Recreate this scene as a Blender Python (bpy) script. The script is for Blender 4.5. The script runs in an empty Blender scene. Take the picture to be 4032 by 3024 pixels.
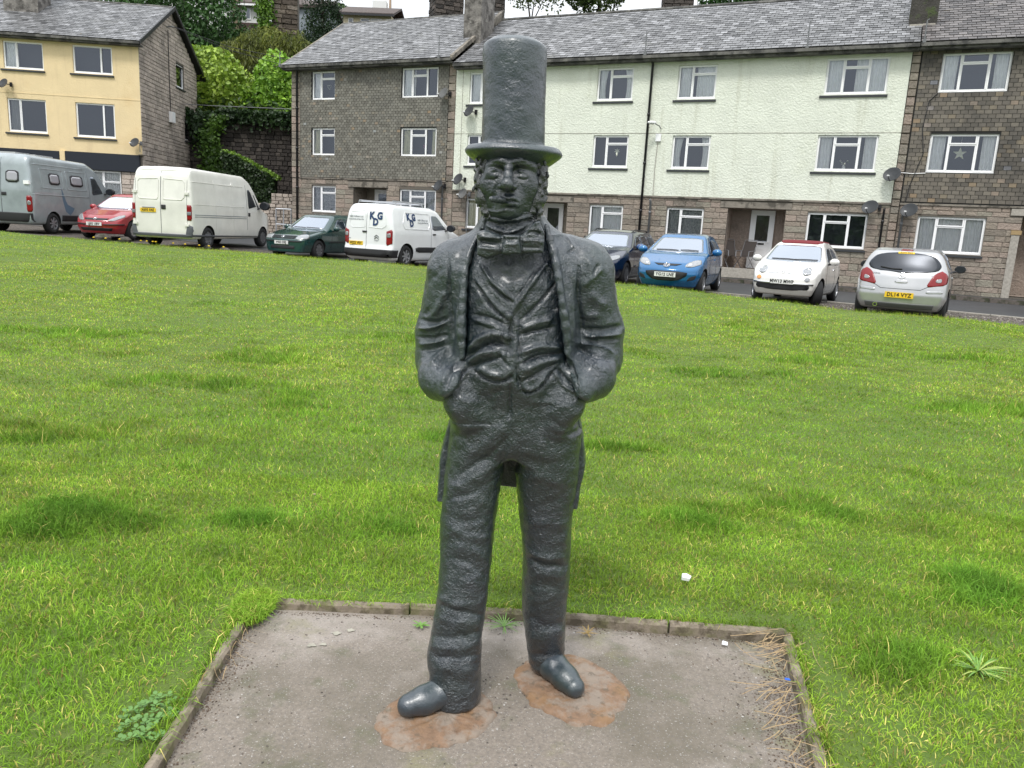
import bpy, bmesh, math, random
import numpy as np
from mathutils import Vector, Matrix, noise as mnoise
from mathutils.bvhtree import BVHTree
random.seed(7); RNG = np.random.default_rng(7)
R = math.radians
sc = bpy.context.scene
COL = sc.collection
# ------------------------------------------------------------------ camera
cam_d = bpy.data.cameras.new('camera'); cam = bpy.data.objects.new('camera', cam_d); COL.objects.link(cam)
sc.camera = cam
cam_d.sensor_width = 36.0; cam_d.lens = 3018.0 / 4032.0 * 36.0
cam_d.clip_start = 0.05; cam_d.clip_end = 2000
PITCH, ROLL = R(11.266), R(3.0536)
_f = Vector((0, math.cos(PITCH), -math.sin(PITCH))); _u = Vector((0, math.sin(PITCH), math.cos(PITCH))); _x = Vector((1, 0, 0))
CX = math.cos(ROLL) * _x + math.sin(ROLL) * _u; CU = -math.sin(ROLL) * _x + math.cos(ROLL) * _u
CAM = Vector((0, 0, 1.5))
cam.matrix_world = Matrix(((CX.x, CU.x, -_f.x, CAM.x), (CX.y, CU.y, -_f.y, CAM.y), (CX.z, CU.z, -_f.z, CAM.z), (0, 0, 0, 1)))
# ------------------------------------------------------------------ world, overcast
SUN_EL, SUN_AZ = R(58), R(200)
w = bpy.data.worlds.new('World'); sc.world = w; w.use_nodes = True
wn = w.node_tree.nodes; wl = w.node_tree.links
bg = wn['Background']; sky = wn.new('ShaderNodeTexSky'); sky.sky_type = 'NISHITA'; sky.sun_disc = False
sky.sun_elevation = SUN_EL; sky.sun_rotation = SUN_AZ; sky.dust_density = 4.0; sky.air_density = 1.0
mixw = wn.new('ShaderNodeMixRGB'); mixw.inputs[0].default_value = 0.93
mixw.inputs[2].default_value = (9.3, 9.75, 10.2, 1)
tc = wn.new('ShaderNodeTexCoord'); nz = wn.new('ShaderNodeTexNoise'); nz.inputs['Scale'].default_value = 1.6; nz.inputs['Detail'].default_value = 5
cr = wn.new('ShaderNodeValToRGB'); cr.color_ramp.elements[0].position = .3; cr.color_ramp.elements[1].position = .7
cr.color_ramp.elements[0].color = (7.6, 8.1, 8.7, 1); cr.color_ramp.elements[1].color = (10.8, 11.0, 11.2, 1)
wl.new(tc.outputs['Generated'], nz.inputs['Vector']); wl.new(nz.outputs['Fac'], cr.inputs['Fac']); wl.new(cr.outputs['Color'], mixw.inputs[2])
sxyz = wn.new('ShaderNodeSeparateXYZ'); mr = wn.new('ShaderNodeMapRange'); mr.inputs['From Min'].default_value = 0; mr.inputs['From Max'].default_value = 1; mr.inputs['To Min'].default_value = .80; mr.inputs['To Max'].default_value = 1.75   # an overcast sky is brighter overhead than at the horizon
mg = wn.new('ShaderNodeVectorMath'); mg.operation = 'SCALE'; wl.new(tc.outputs['Generated'], sxyz.inputs[0]); wl.new(sxyz.outputs['Z'], mr.inputs['Value']); wl.new(mr.outputs[0], mg.inputs['Scale']); wl.new(mixw.outputs['Color'], mg.inputs[0])
wl.new(sky.outputs['Color'], mixw.inputs[1]); wl.new(mg.outputs['Vector'], bg.inputs['Color']); bg.inputs['Strength'].default_value = 0.084
sun_d = bpy.data.lights.new('sun', 'SUN'); sun_d.energy = 1.5; sun_d.angle = R(12); sun_d.color = (1, .97, .93)
sun = bpy.data.objects.new('sun', sun_d); COL.objects.link(sun)
sd = Vector((math.sin(SUN_AZ) * math.cos(SUN_EL), math.cos(SUN_AZ) * math.cos(SUN_EL), math.sin(SUN_EL)))
sun.rotation_euler = (-sd).to_track_quat('-Z', 'Y').to_euler()
vs = sc.view_settings; vs.view_transform = 'Standard'; vs.look = 'None'; vs.exposure = 0.56; vs.gamma = 1.0; vs.use_curve_mapping = False
sc.cycles.max_bounces = 6; sc.cycles.transparent_max_bounces = 12
# ------------------------------------------------------------------ helpers
def tag(o, label=None, cat=None, group=None, kind=None):
    if label: o['label'] = label
    if cat: o['category'] = cat
    if group: o['group'] = group
    if kind: o['kind'] = kind
    return o
def empty(name, loc=(0, 0, 0), rz=0, label=None, cat=None, group=None):
    o = bpy.data.objects.new(name, None); COL.objects.link(o); o.location = loc; o.rotation_euler = (0, 0, rz); o.empty_display_size = .2
    return tag(o, label, cat, group)
def link_mesh(name, me, mat=None, parent=None):
    o = bpy.data.objects.new(name, me); COL.objects.link(o)
    if mat is not None and len(me.materials) == 0: me.materials.append(mat)
    if parent: o.parent = parent
    return o
class MB:
    def __init__(s): s.v = []; s.f = []
    def add(s, vs, fs):
        n = len(s.v); s.v += [tuple(q) for q in vs]; s.f += [tuple(i + n for i in f) for f in fs]; return s
    def box(s, x0, x1, y0, y1, z0, z1, M=None):
        P = [(x0, y0, z0), (x1, y0, z0), (x1, y1, z0), (x0, y1, z0), (x0, y0, z1), (x1, y0, z1), (x1, y1, z1), (x0, y1, z1)]
        if M is not None: P = [M @ Vector(p) for p in P]
        return s.add(P, [(0, 3, 2, 1), (4, 5, 6, 7), (0, 1, 5, 4), (1, 2, 6, 5), (2, 3, 7, 6), (3, 0, 4, 7)])
    def quad(s, *p): return s.add(p, [tuple(range(len(p)))])
    def tube(s, pts, r, n=8, cap=True, sy=1.0):
        pts = [Vector(p) for p in pts]; rs = r if isinstance(r, (list, tuple)) else [r] * len(pts)
        V = []; up0 = None
        for i, p in enumerate(pts):
            t = (pts[min(i + 1, len(pts) - 1)] - pts[max(i - 1, 0)]).normalized()
            if up0 is None: up0 = Vector((0, 0, 1)) if abs(t.z) < .9 else Vector((0, 1, 0))
            a = t.cross(up0).normalized(); b = a.cross(t).normalized(); up0 = b
            for k in range(n):
                an = 2 * math.pi * k / n; V.append(p + a * (math.cos(an) * rs[i]) + b * (math.sin(an) * rs[i] * sy))
        F = []
        for i in range(len(pts) - 1):
            for k in range(n): k2 = (k + 1) % n; F.append((i * n + k, i * n + k2, (i + 1) * n + k2, (i + 1) * n + k))
        if cap: F.append(tuple(range(n - 1, -1, -1))); m = (len(pts) - 1) * n; F.append(tuple(range(m, m + n)))
        return s.add(V, F)
    def lathe(s, prof, n=24, M=None, axis='z', close=False):
        V = []
        for (r, h) in prof:
            for k in range(n):
                a = 2 * math.pi * k / n; c, q = r * math.cos(a), r * math.sin(a)
                p = {'z': (c, q, h), 'y': (c, h, q), 'x': (h, c, q)}[axis]; V.append(M @ Vector(p) if M is not None else p)
        F = []; m = len(prof)
        for i in range(m if close else m - 1):
            j = (i + 1) % m
            for k in range(n): k2 = (k + 1) % n; F.append((i * n + k, i * n + k2, j * n + k2, j * n + k))
        return s.add(V, F)
    def prism(s, poly, axis, a, b):
        # poly: 2D points; extruded along axis from a to b
        n = len(poly)
        def P(u, v, t): return {'x': (t, u, v), 'y': (u, t, v), 'z': (u, v, t)}[axis]
        V = [P(u, v, a) for u, v in poly] + [P(u, v, b) for u, v in poly]
        F = [tuple(range(n)), tuple(range(2 * n - 1, n - 1, -1))] + [(i, i + n, (i + 1) % n + n, (i + 1) % n) for i in range(n)]
        return s.add(V, F)
    def mesh(s, name='mesh', smooth=False, fix=True):
        me = bpy.data.meshes.new(name); me.from_pydata(s.v, [], s.f); 
        if fix:
            bm = bmesh.new(); bm.from_mesh(me); bmesh.ops.recalc_face_normals(bm, faces=bm.faces); bm.to_mesh(me); bm.free()
        if smooth: me.polygons.foreach_set('use_smooth', [True] * len(me.polygons))
        me.update(); return me
    def build(s, name, mat, parent=None, smooth=False, fix=True):
        return link_mesh(name, s.mesh(name, smooth, fix), mat, parent)
def np_mesh(name, V, F, mat=None, parent=None, smooth=False, rnd=None, col=None):
    """V (n,3), F (m,k) arrays"""
    me = bpy.data.meshes.new(name); V = np.asarray(V, np.float32); F = np.asarray(F, np.int32); m, k = F.shape
    me.vertices.add(len(V)); me.vertices.foreach_set('co', V.ravel())
    me.loops.add(m * k); me.loops.foreach_set('vertex_index', F.ravel())
    me.polygons.add(m); me.polygons.foreach_set('loop_start', np.arange(m, dtype=np.int32) * k)
    me.polygons.foreach_set('use_smooth', np.full(m, bool(smooth)))
    me.update(calc_edges=True)
    if rnd is not None:
        at = me.attributes.new('rnd', 'FLOAT', 'POINT'); at.data.foreach_set('value', np.asarray(rnd, np.float32))
    if col is not None:
        at = me.attributes.new('tint', 'FLOAT_COLOR', 'POINT'); c4 = np.ones((len(V), 4), np.float32); c4[:, :3] = col; at.data.foreach_set('color', c4.ravel())
    if mat: me.materials.append(mat)
    o = bpy.data.objects.new(name, me); COL.objects.link(o)
    if parent: o.parent = parent
    return o
# ------------------------------------------------------------------ materials
def N(t, ty, **kw):
    n = t.nodes.new(ty)
    for k, v in kw.items():
        if k in n.inputs: n.inputs[k].default_value = v
        else: setattr(n, k, v)
    return n
def mat(name, col, rough=.8, metal=0.0, spec=.5, var=.0, vscale=4.0, bump=0.0, bscale=30.0, bdist=.01, rndramp=None, stain=None, coat=0.0, col2=None, bdetail=4, coord='Object', streak=None):
    m = bpy.data.materials.new(name); m.use_nodes = True; t = m.node_tree; b = t.nodes['Principled BSDF']
    b.inputs['Roughness'].default_value = rough; b.inputs['Metallic'].default_value = metal; b.inputs['Specular IOR Level'].default_value = spec
    b.inputs['Coat Weight'].default_value = coat; b.inputs['Coat Roughness'].default_value = .05
    L = t.links; vec = N(t, 'ShaderNodeNewGeometry').outputs['Position'] if coord == 'World' else N(t, 'ShaderNodeTexCoord').outputs[coord]
    out = None
    c4 = (*col, 1)
    if rndramp:
        oi = N(t, 'ShaderNodeObjectInfo'); at = N(t, 'ShaderNodeAttribute', attribute_name='rnd'); ad = N(t, 'ShaderNodeMath', operation='ADD'); fr = N(t, 'ShaderNodeMath', operation='FRACT')
        L.new(oi.outputs['Random'], ad.inputs[0]); L.new(at.outputs['Fac'], ad.inputs[1]); L.new(ad.outputs[0], fr.inputs[0])
        rp = N(t, 'ShaderNodeValToRGB'); rp.color_ramp.interpolation = 'LINEAR'
        els = rp.color_ramp.elements
        while len(els) < len(rndramp): els.new(.5)
        for e, (p, c) in zip(els, rndramp): e.position = p; e.color = (*c, 1)
        L.new(fr.outputs[0], rp.inputs['Fac']); out = rp.outputs['Color']
    else:
        rgb = N(t, 'ShaderNodeRGB'); rgb.outputs[0].default_value = c4; out = rgb.outputs[0]
    if var > 0:
        nt = N(t, 'ShaderNodeTexNoise', Scale=vscale, Detail=6.0, Roughness=.6); L.new(vec, nt.inputs['Vector'])
        rp = N(t, 'ShaderNodeValToRGB'); rp.color_ramp.elements[0].position = .32; rp.color_ramp.elements[1].position = .68
        a = col2 if col2 else tuple(1 - var for _ in range(3))
        rp.color_ramp.elements[0].color = (*a, 1) if col2 is None else (1, 1, 1, 1); rp.color_ramp.elements[1].color = (1, 1, 1, 1) if col2 is None else (*col2, 1)
        L.new(nt.outputs['Fac'], rp.inputs['Fac'])
        if col2 is None:
            mx = N(t, 'ShaderNodeMixRGB', blend_type='MULTIPLY'); mx.inputs[0].default_value = 1; L.new(out, mx.inputs[1]); L.new(rp.outputs[0], mx.inputs[2]); out = mx.outputs[0]
        else:
            mx = N(t, 'ShaderNodeMixRGB'); rp.color_ramp.elements[0].color = (0, 0, 0, 1); rp.color_ramp.elements[1].color = (var, var, var, 1)
            L.new(rp.outputs[0], mx.inputs[0]); L.new(out, mx.inputs[1]); mx.inputs[2].default_value = (*col2, 1); out = mx.outputs[0]
    if stain:   # list of (colour, scale, lo, hi, amount)
        for i, (sc_, s_, lo, hi, am) in enumerate(stain):
            nt = N(t, 'ShaderNodeTexNoise', Scale=s_, Detail=5.0, Roughness=.65)
            mp = N(t, 'ShaderNodeMapping'); mp.inputs['Location'].default_value = (3.7 * i + 1.3, 2.1 * i, .7 * i); L.new(vec, mp.inputs['Vector']); L.new(mp.outputs[0], nt.inputs['Vector'])
            rp = N(t, 'ShaderNodeValToRGB'); rp.color_ramp.elements[0].position = lo; rp.color_ramp.elements[1].position = hi
            rp.color_ramp.elements[0].color = (0, 0, 0, 1); rp.color_ramp.elements[1].color = (am, am, am, 1)
            L.new(nt.outputs['Fac'], rp.inputs['Fac']); mx = N(t, 'ShaderNodeMixRGB'); L.new(rp.outputs[0], mx.inputs[0]); L.new(out, mx.inputs[1]); mx.inputs[2].default_value = (*sc_, 1); out = mx.outputs[0]
    if streak:   # damp runs: noise drawn out vertically
        mp = N(t, 'ShaderNodeMapping'); mp.inputs['Scale'].default_value = (2.6, 2.6, .22); L.new(vec, mp.inputs['Vector']); nt = N(t, 'ShaderNodeTexNoise', Scale=1.0, Detail=7.0, Roughness=.7); L.new(mp.outputs[0], nt.inputs['Vector'])
        rp = N(t, 'ShaderNodeValToRGB'); rp.color_ramp.elements[0].position = .54; rp.color_ramp.elements[1].position = .74; rp.color_ramp.elements[0].color = (0, 0, 0, 1); rp.color_ramp.elements[1].color = (streak[1],) * 3 + (1,)
        L.new(nt.outputs['Fac'], rp.inputs['Fac']); mx = N(t, 'ShaderNodeMixRGB'); L.new(rp.outputs[0], mx.inputs[0]); L.new(out, mx.inputs[1]); mx.inputs[2].default_value = (*streak[0], 1); out = mx.outputs[0]
    L.new(out, b.inputs['Base Color'])
    if bump > 0:
        nt = N(t, 'ShaderNodeTexNoise', Scale=bscale, Detail=float(bdetail), Roughness=.6); L.new(vec, nt.inputs['Vector'])
        bp = N(t, 'ShaderNodeBump', Strength=bump, Distance=bdist); L.new(nt.outputs['Fac'], bp.inputs['Height']); L.new(bp.outputs[0], b.inputs['Normal'])
    m['_b'] = 1
    return m
def glass_mat(name, tint=(.03, .035, .04), mirror=.35, rough=.03, see=.5):
    m = bpy.data.materials.new(name); m.use_nodes = True; t = m.node_tree; L = t.links
    for n in list(t.nodes): t.nodes.remove(n)
    o = N(t, 'ShaderNodeOutputMaterial'); g = N(t, 'ShaderNodeBsdfGlossy'); g.inputs['Roughness'].default_value = rough; g.inputs['Color'].default_value = (.82, .88, 1, 1)
    d = N(t, 'ShaderNodeBsdfDiffuse'); d.inputs['Color'].default_value = (*tint, 1); tr = N(t, 'ShaderNodeBsdfTransparent'); tr.inputs['Color'].default_value = (.96, .97, .97, 1)
    m1 = N(t, 'ShaderNodeMixShader'); m1.inputs[0].default_value = see; L.new(d.outputs[0], m1.inputs[1]); L.new(tr.outputs[0], m1.inputs[2])
    fr = N(t, 'ShaderNodeFresnel', IOR=1.5); ad = N(t, 'ShaderNodeMath', operation='ADD'); ad.inputs[1].default_value = mirror; ad.use_clamp = True; L.new(fr.outputs[0], ad.inputs[0])
    m2 = N(t, 'ShaderNodeMixShader'); L.new(ad.outputs[0], m2.inputs[0]); L.new(m1.outputs[0], m2.inputs[1]); L.new(g.outputs[0], m2.inputs[2]); L.new(m2.outputs[0], o.inputs['Surface'])
    return m
# ------------------------------------------------------------------ ground functions
TH = R(-23.97); T1 = (math.cos(TH), math.sin(TH)); P0 = (10.19, 26.66)     # terrace facade line
NF = (math.sin(TH), -math.cos(TH))                                        # towards the lawn
def fac(s, d, z=0.0): return Vector((P0[0] + T1[0] * s + NF[0] * d, P0[1] + T1[1] * s + NF[1] * d, z))
def inv_fac(x, y): dx, dy = x - P0[0], y - P0[1]; return dx * T1[0] + dy * T1[1], dx * NF[0] + dy * NF[1]
def zroad(s): return float(np.interp(s, [-60, -25, -18.5, -15.5, -12, -3, 0, 3, 6, 45], [1.2, .60, .44, .26, .25, .17, .13, .15, .12, -.4]))
EDGE = np.array([(-60, 33, 1.3), (-32, 27.5, .95), (-16.5, 24.6, .66), (-13.6, 24.6, .50), (-9.6, 23.8, .455), (-5.1, 22.4, .37), (-1.68, 21.6, .36), (2.75, 19.8, .31), (5.0, 17.6, .255),
                 (6.83, 15.6, .245), (8.56, 14.9, .24), (9.47, 14.3, .23), (14, 12.2, .2), (30, 5, .1), (60, -8, 0)])
def ye(x): return np.interp(x, EDGE[:, 0], EDGE[:, 1])
def ze(x): return np.interp(x, EDGE[:, 0], EDGE[:, 2])
PAD = [(-.86, .5), (-.95, 2.76), (.03, 2.79), (1.10, 2.745), (.63, .5)]
PADN = np.array(PAD)
def pad_sd(x, y):
    """signed distance to the pad outline (inside negative)"""
    x = np.asarray(x, float); y = np.asarray(y, float); d = np.full(x.shape, 1e9); ins = np.zeros(x.shape, bool); n = len(PADN)
    for i in range(n):
        a = PADN[i]; b = PADN[(i + 1) % n]; e = b - a; px, py = x - a[0], y - a[1]
        t = np.clip((px * e[0] + py * e[1]) / (e @ e), 0, 1); d = np.minimum(d, np.hypot(px - e[0] * t, py - e[1] * t))
        c = ((a[1] <= y) & (b[1] > y)) | ((b[1] <= y) & (a[1] > y))
        with np.errstate(divide='ignore', invalid='ignore'): xi = a[0] + (y - a[1]) / (b[1] - a[1] + 1e-12) * e[0]
        ins ^= c & (x < xi)
    return np.where(ins, -d, d)
_ph = RNG.uniform(0, 6.28, (4, 9)); _kx = RNG.normal(0, 1, (4, 9)); _ky = RNG.normal(0, 1, (4, 9))
def wob(x, y, sc_, i):
    v = 0
    for k in range(9): v = v + np.sin(_kx[i, k] * x * sc_ + _ky[i, k] * y * sc_ * 1.3 + _ph[i, k])
    return v / 3.0
TUFTS = [(-2.9, 6.6, .5, .3), (.3, 7.2, .35, .25), (4.2, 5.4, .5, .3), (-3.3, 3.2, .5, .35), (2.9, 4.9, .35, .2), (-5.2, 8.6, .8, .4), (6.2, 10.5, .9, .5), (.8, 11.5, .8, .4), (-7.5, 15, 1.2, .7), (-2.8, 15.5, 1.0, .6), (2.2, 14.8, 1.0, .5), (1.45, 2.6, .25, .15), (-1.55, 4.3, .55, .22), (-.55, 5.2, .6, .2), (-1.7, 5.9, .4, .35), (-2.0, 3.4, .5, .4), (-1.25, 3.5, .35, .3), (.9, 3.9, .4, .25), (1.9, 4.2, .5, .3), (2.6, 6.6, .7, .35), (2.2, 8.2, 1.0, .4), (-2.5, 8.0, .7, .5), (-1.6, 9.5, .6, .5),
         (1.15, 6.3, .3, .2), (3.6, 9.4, 1.2, .4), (3.5, 12.2, .8, .6), (-.2, 8.4, .5, .5), (-3.6, 4.8, .8, .5), (2.15, 3.3, .45, .3), (-4.5, 12, .8, .7), (-1.2, 11, .6, .6), (4.6, 7.2, .8, .5), (-.35, 3.6, .3, .18), (.75, 5.1, .4, .2)]
def tuft(x, y):
    v = np.zeros(np.shape(x))
    for a, b, ra, rb in TUFTS: v = np.maximum(v, np.exp(-((x - a) / ra) ** 2 - ((y - b) / rb) ** 2))
    v = v * .72 + .24 * wob(x, y, 9.5, 0) + .24 * wob(x, y, 4.1, 1) + .16 * np.clip(wob(x, y, 1.3, 2), -1, 1); return np.clip((v - .36) / .5, 0, 1) * np.clip(1.25 - np.asarray(y) / 16, .25, 1)
def lawn_z(x, y):
    x = np.asarray(x, float); y = np.asarray(y, float)
    t = np.clip((y - 3.0) / (ye(x) - 3.0), -1, 1.0)
    z = t * ze(x) * np.where(t > 0, .35 + .65 * np.clip(t * 1.4, 0, 1), .3) + .02 + .012 * wob(x, y, 1.6, 0) + .03 * wob(x, y, .35, 1) * np.clip((y - 4) / 8, 0, 1)
    sd = pad_sd(x, y); return np.where(sd < .07, -.06 + np.clip(sd, 0, .07) / .07 * .075, z)
def lawn_h(x, y): return float(lawn_z(np.array([x]), np.array([y]))[0])
# ------------------------------------------------------------------ setting
M_soil = mat('soil_turf', (.095, .165, .022), .95, var=.6, col2=(.10, .12, .025), vscale=5, bump=.8, bscale=40, bdist=.03, stain=[((.16, .20, .04), .5, .5, .72, .5)])
M_gravel = mat('gravel', (.17, .145, .125), .9, var=.5, vscale=30, bump=1, bscale=55, bdist=.04, stain=[((.05, .042, .036), 9, .48, .6, .85), ((.3, .27, .24), 22, .55, .62, .6)])
M_road = mat('asphalt_wet', (.062, .064, .068), .5, var=.25, vscale=3, bump=.25, bscale=160, bdist=.004, stain=[((.035, .036, .04), .8, .45, .6, .6)])
M_pave = mat('pavement_dark', (.06, .057, .054), .6, var=.3, vscale=5, bump=.3, bscale=90, stain=[((.03, .04, .018), 3, .55, .65, .7)])
M_kerb = mat('kerb_granite', (.13, .11, .095), .8, var=.4, vscale=9, bump=.6, bscale=40, stain=[((.03, .035, .015), 5, .42, .58, .9)])
M_edging = mat('edging_pale', (.42, .39, .34), .85, var=.35, vscale=14, bump=.5, bscale=50)
def grid_obj(name, xs, ys, zf, mat_, keep=None, kind='structure'):
    X, Y = np.meshgrid(xs, ys); Z = zf(X, Y); V = np.stack([X, Y, Z], -1).reshape(-1, 3); nx, ny = len(xs), len(ys)
    i = (np.arange(ny - 1)[:, None] * nx + np.arange(nx - 1)[None]).ravel(); F = np.stack([i, i + 1, i + nx + 1, i + nx], 1)
    if keep is not None: F = F[keep(V[F].mean(1))]
    o = np_mesh(name, V, F, mat_, None, True); return tag(o, kind=kind)
# distant base ground
grid_obj('ground', np.linspace(-900, 900, 40), np.linspace(-900, 900, 40), lambda x, y: x * 0 - 1.2, mat('earth_far', (.07, .1, .03), .95, var=.4, vscale=.05))
# lawn (columns follow the edge of the parking strip)
xs = np.unique(np.concatenate([np.linspace(-60, -6, 50), np.linspace(-6, -1.3, 40), np.linspace(-1.3, 1.5, 90), np.linspace(1.5, 8, 50), np.linspace(8, 60, 45)]))
us = np.concatenate([np.linspace(-14, .2, 24)[:-1], np.linspace(.2, 3.3, 100), np.linspace(3.3, 7, 40)[1:]])
X, Y = np.meshgrid(xs, us); 
U2 = np.linspace(0, 1, 42)[1:]; X2, T2 = np.meshgrid(xs, U2); Y2 = 7 + (ye(X2) - 7) * T2
Y2 = np.where(ye(X2) > 7.5, Y2, 7 + .02 * T2)
X = np.vstack([X, X2]); Y = np.vstack([Y, Y2]); Z = lawn_z(X, Y)
# bank down to the gravel
X = np.vstack([X, xs, xs]); Y = np.vstack([Y, ye(xs) + .10, ye(xs) + .16]); Z = np.vstack([Z, ze(xs) - .03, ze(xs) - .35])
ny, nx = X.shape; V = np.stack([X, Y, Z], -1).reshape(-1, 3); i = (np.arange(ny - 1)[:, None] * nx + np.arange(nx - 1)[None]).ravel()
lawn = np_mesh('lawn', V, np.stack([i, i + 1, i + nx + 1, i + nx], 1), M_soil, None, True); tag(lawn, kind='structure')
# gravel strip between lawn and road
ex = np.interp(np.linspace(0, 1, 260), np.linspace(0, 1, 5), [-55, -14, 0, 14, 40]); rows = []
for x in ex:
    a = np.array([x, float(ye(x)) - .35]); s, d = inv_fac(*a); s2 = s; b = fac(s2, 7.42); row = []
    for j in range(15):
        t = j / 14; q = a * (1 - t) + np.array([b.x, b.y]) * t; zz = (float(ze(x)) - .10) * (1 - t) ** 2 + zroad(s2) * (1 - (1 - t) ** 2)
        row.append((q[0], q[1], zz + .012 * math.sin(x * 5.1 + j * 2.3) * (t < .95) + .01 * math.sin(x * 2.3 - j) * (t < .95)))
    rows.append(row)
V = np.array(rows).reshape(-1, 3); nx = 15; ny = len(rows); i = (np.arange(ny - 1)[:, None] * nx + np.arange(nx - 1)[None]).ravel()
tag(np_mesh('gravel_parking_strip', V, np.stack([i, i + 1, i + nx + 1, i + nx], 1), M_gravel, None, True), kind='structure')
# loose stones on the strip
def pebbles(name, pts, sizes, mat_, parent=None, rndv=None):
    base = np.array([(1, 0, 0), (-1, 0, 0), (0, 1, 0), (0, -1, 0), (0, 0, 1), (0, 0, -1)], float); fc = np.array([(0, 2, 4), (2, 1, 4), (1, 3, 4), (3, 0, 4), (2, 0, 5), (1, 2, 5), (3, 1, 5), (0, 3, 5)])
    n = len(pts); a = RNG.uniform(0, 6.28, n); sx = sizes * RNG.uniform(.7, 1.3, n); sy = sizes * RNG.uniform(.6, 1.1, n); sz = sizes * RNG.uniform(.35, .7, n)
    B = base[None] * np.stack([sx, sy, sz], 1)[:, None, :] * RNG.uniform(.75, 1.2, (n, 6, 1)); c, s_ = np.cos(a)[:, None], np.sin(a)[:, None]
    V = np.stack([B[..., 0] * c - B[..., 1] * s_, B[..., 0] * s_ + B[..., 1] * c, B[..., 2]], -1) + pts[:, None, :]
    F = (fc[None] + (np.arange(n) * 6)[:, None, None]).reshape(-1, 3)
    return np_mesh(name, V.reshape(-1, 3), F, mat_, parent, False, rnd=np.repeat(RNG.uniform(0, 1, n), 6))
M_stone = mat('loose_stones', (.2, .18, .16), .85, rndramp=[(0, (.06, .052, .045)), (.4, (.15, .125, .105)), (.75, (.22, .19, .165)), (1, (.42, .4, .37))])
n = 15000; xx = RNG.uniform(-3, 13, n); tt = RNG.uniform(.03, .97, n)
P = []
for x, t in zip(xx, tt):
    ay = float(np.interp(x, EDGE[:, 0], EDGE[:, 1])) - .3; s, d = inv_fac(x, ay); b = fac(s, 7.42); az = float(np.interp(x, EDGE[:, 0], EDGE[:, 2])) - .10
    P.append((x * (1 - t) + b.x * t, ay * (1 - t) + b.y * t, az * (1 - t) ** 2 + zroad(s) * (1 - (1 - t) ** 2) + .004))
tag(pebbles('gravel_stones', np.array(P), RNG.uniform(.01, .03, n), M_stone), 'loose brown and grey stones strewn over the gravel parking strip', 'gravel', kind='stuff')
# road, pavement in terrace frame
def strip(name, s0, s1, d0, d1, zf, mat_, ns=60, parent=None):
    V = [];
    for k in range(ns + 1):
        s = s0 + (s1 - s0) * k / ns
        for d in (d0, d1): q = fac(s, d, zf(s)); V.append(q[:])
    F = [(2 * k, 2 * k + 1, 2 * k + 3, 2 * k + 2) for k in range(ns)]
    return np_mesh(name, V, F, mat_, parent)
tag(strip('road', -60, 45, 7.3, 1.25, lambda s: zroad(s) + .002, M_road), kind='structure')
road_edge = tag(strip('road_edge', -60, 45, 7.5, 7.28, lambda s: zroad(s) + .006, M_kerb), kind='structure')
sb = MB().box(-.44, .44, -.075, .075, 0, .03).mesh('edge_sett'); sb.materials.append(M_edging)
for k in range(30):
    s = -6 + k * .9; o = link_mesh('edging_stone', sb, None, road_edge); o.location = fac(s, 7.39, zroad(s) + .0 + random.uniform(-.004, .004)); o.rotation_euler = (0, R(.97), TH + random.uniform(-.01, .01))
pav = tag(strip('pavement', -60, 45, 1.12, -.3, lambda s: zroad(s) + .125, M_pave), kind='structure')
kb = MB().box(-.447, .447, -.07, .07, -.12, .128)
kme = kb.mesh('kerb_block'); kme.materials.append(M_kerb)
for k in range(40):
    s = -18 + k * .905; o = link_mesh('kerbstone', kme, None, pav); o.location = fac(s, 1.19, zroad(s) + random.uniform(-.01, .006)); o.rotation_euler = (0, R(.97), TH + random.uniform(-.008, .008))
# ------------------------------------------------------------------ concrete pad
M_pad = mat('pad_concrete', (.25, .213, .175), .82, var=.35, vscale=90, bump=.45, bscale=220, bdist=.004, bdetail=6, stain=[((.13, .112, .082), 1.9, .45, .62, .8), ((.33, .29, .255), 1.3, .5, .62, .8), ((.08, .09, .04), 6.5, .54, .7, .6), ((.20, .19, .09), 2.6, .56, .68, .6), ((.12, .11, .1), 130, .56, .64, .7), ((.45, .43, .4), 160, .6, .66, .7)])
mb = MB(); n = 60
gx = np.linspace(-1.0, 1.2, 120); gy = np.linspace(.4, 2.85, 130)
def padz(x, y): return .004 * wob(x, y, 3, 2) + .0015 * wob(x, y, 14, 3) - .012 * np.exp(-((pad_sd(x, y) + .0) / .08) ** 2)
pad = grid_obj('concrete_pad', gx, gy, padz, M_pad, keep=lambda c: pad_sd(c[:, 0], c[:, 1]) < .02)
M_pk = mat('pad_kerb', (.30, .25, .19), .9, var=.4, vscale=14, bump=.7, bscale=60, bdist=.006, stain=[((.12, .12, .04), 9, .46, .6, .7), ((.07, .055, .035), 16, .5, .6, .7)])
def kerb_piece(a, b, wdt=.036, h=.030):
    a = Vector(a); b = Vector(b); n_ = 26; prof = [(-wdt / 2, -.09), (-wdt / 2, h - .010), (-wdt / 2 + .009, h), (wdt / 2 - .009, h - .002), (wdt / 2, h - .012), (wdt / 2, -.09)]
    t = (b - a).normalized(); nn = Vector((t.y, -t.x)); V = []; F = []
    for i in range(n_ + 1):
        c = a + (b - a) * (i / n_)
        for (u, v) in prof: u2 = u + random.uniform(-.002, .002); V.append((c.x + nn.x * u2, c.y + nn.y * u2, v + random.uniform(-.002, .002)))
    m = len(prof)
    for i in range(n_):
        for k in range(m - 1): F.append((i * m + k, i * m + k + 1, (i + 1) * m + k + 1, (i + 1) * m + k))
    F.append(tuple(range(m))); F.append(tuple(range(n_ * m + m - 1, n_ * m - 1, -1)))
    return MB().add(V, F).build('edging_kerb', M_pk, pad)
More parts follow.
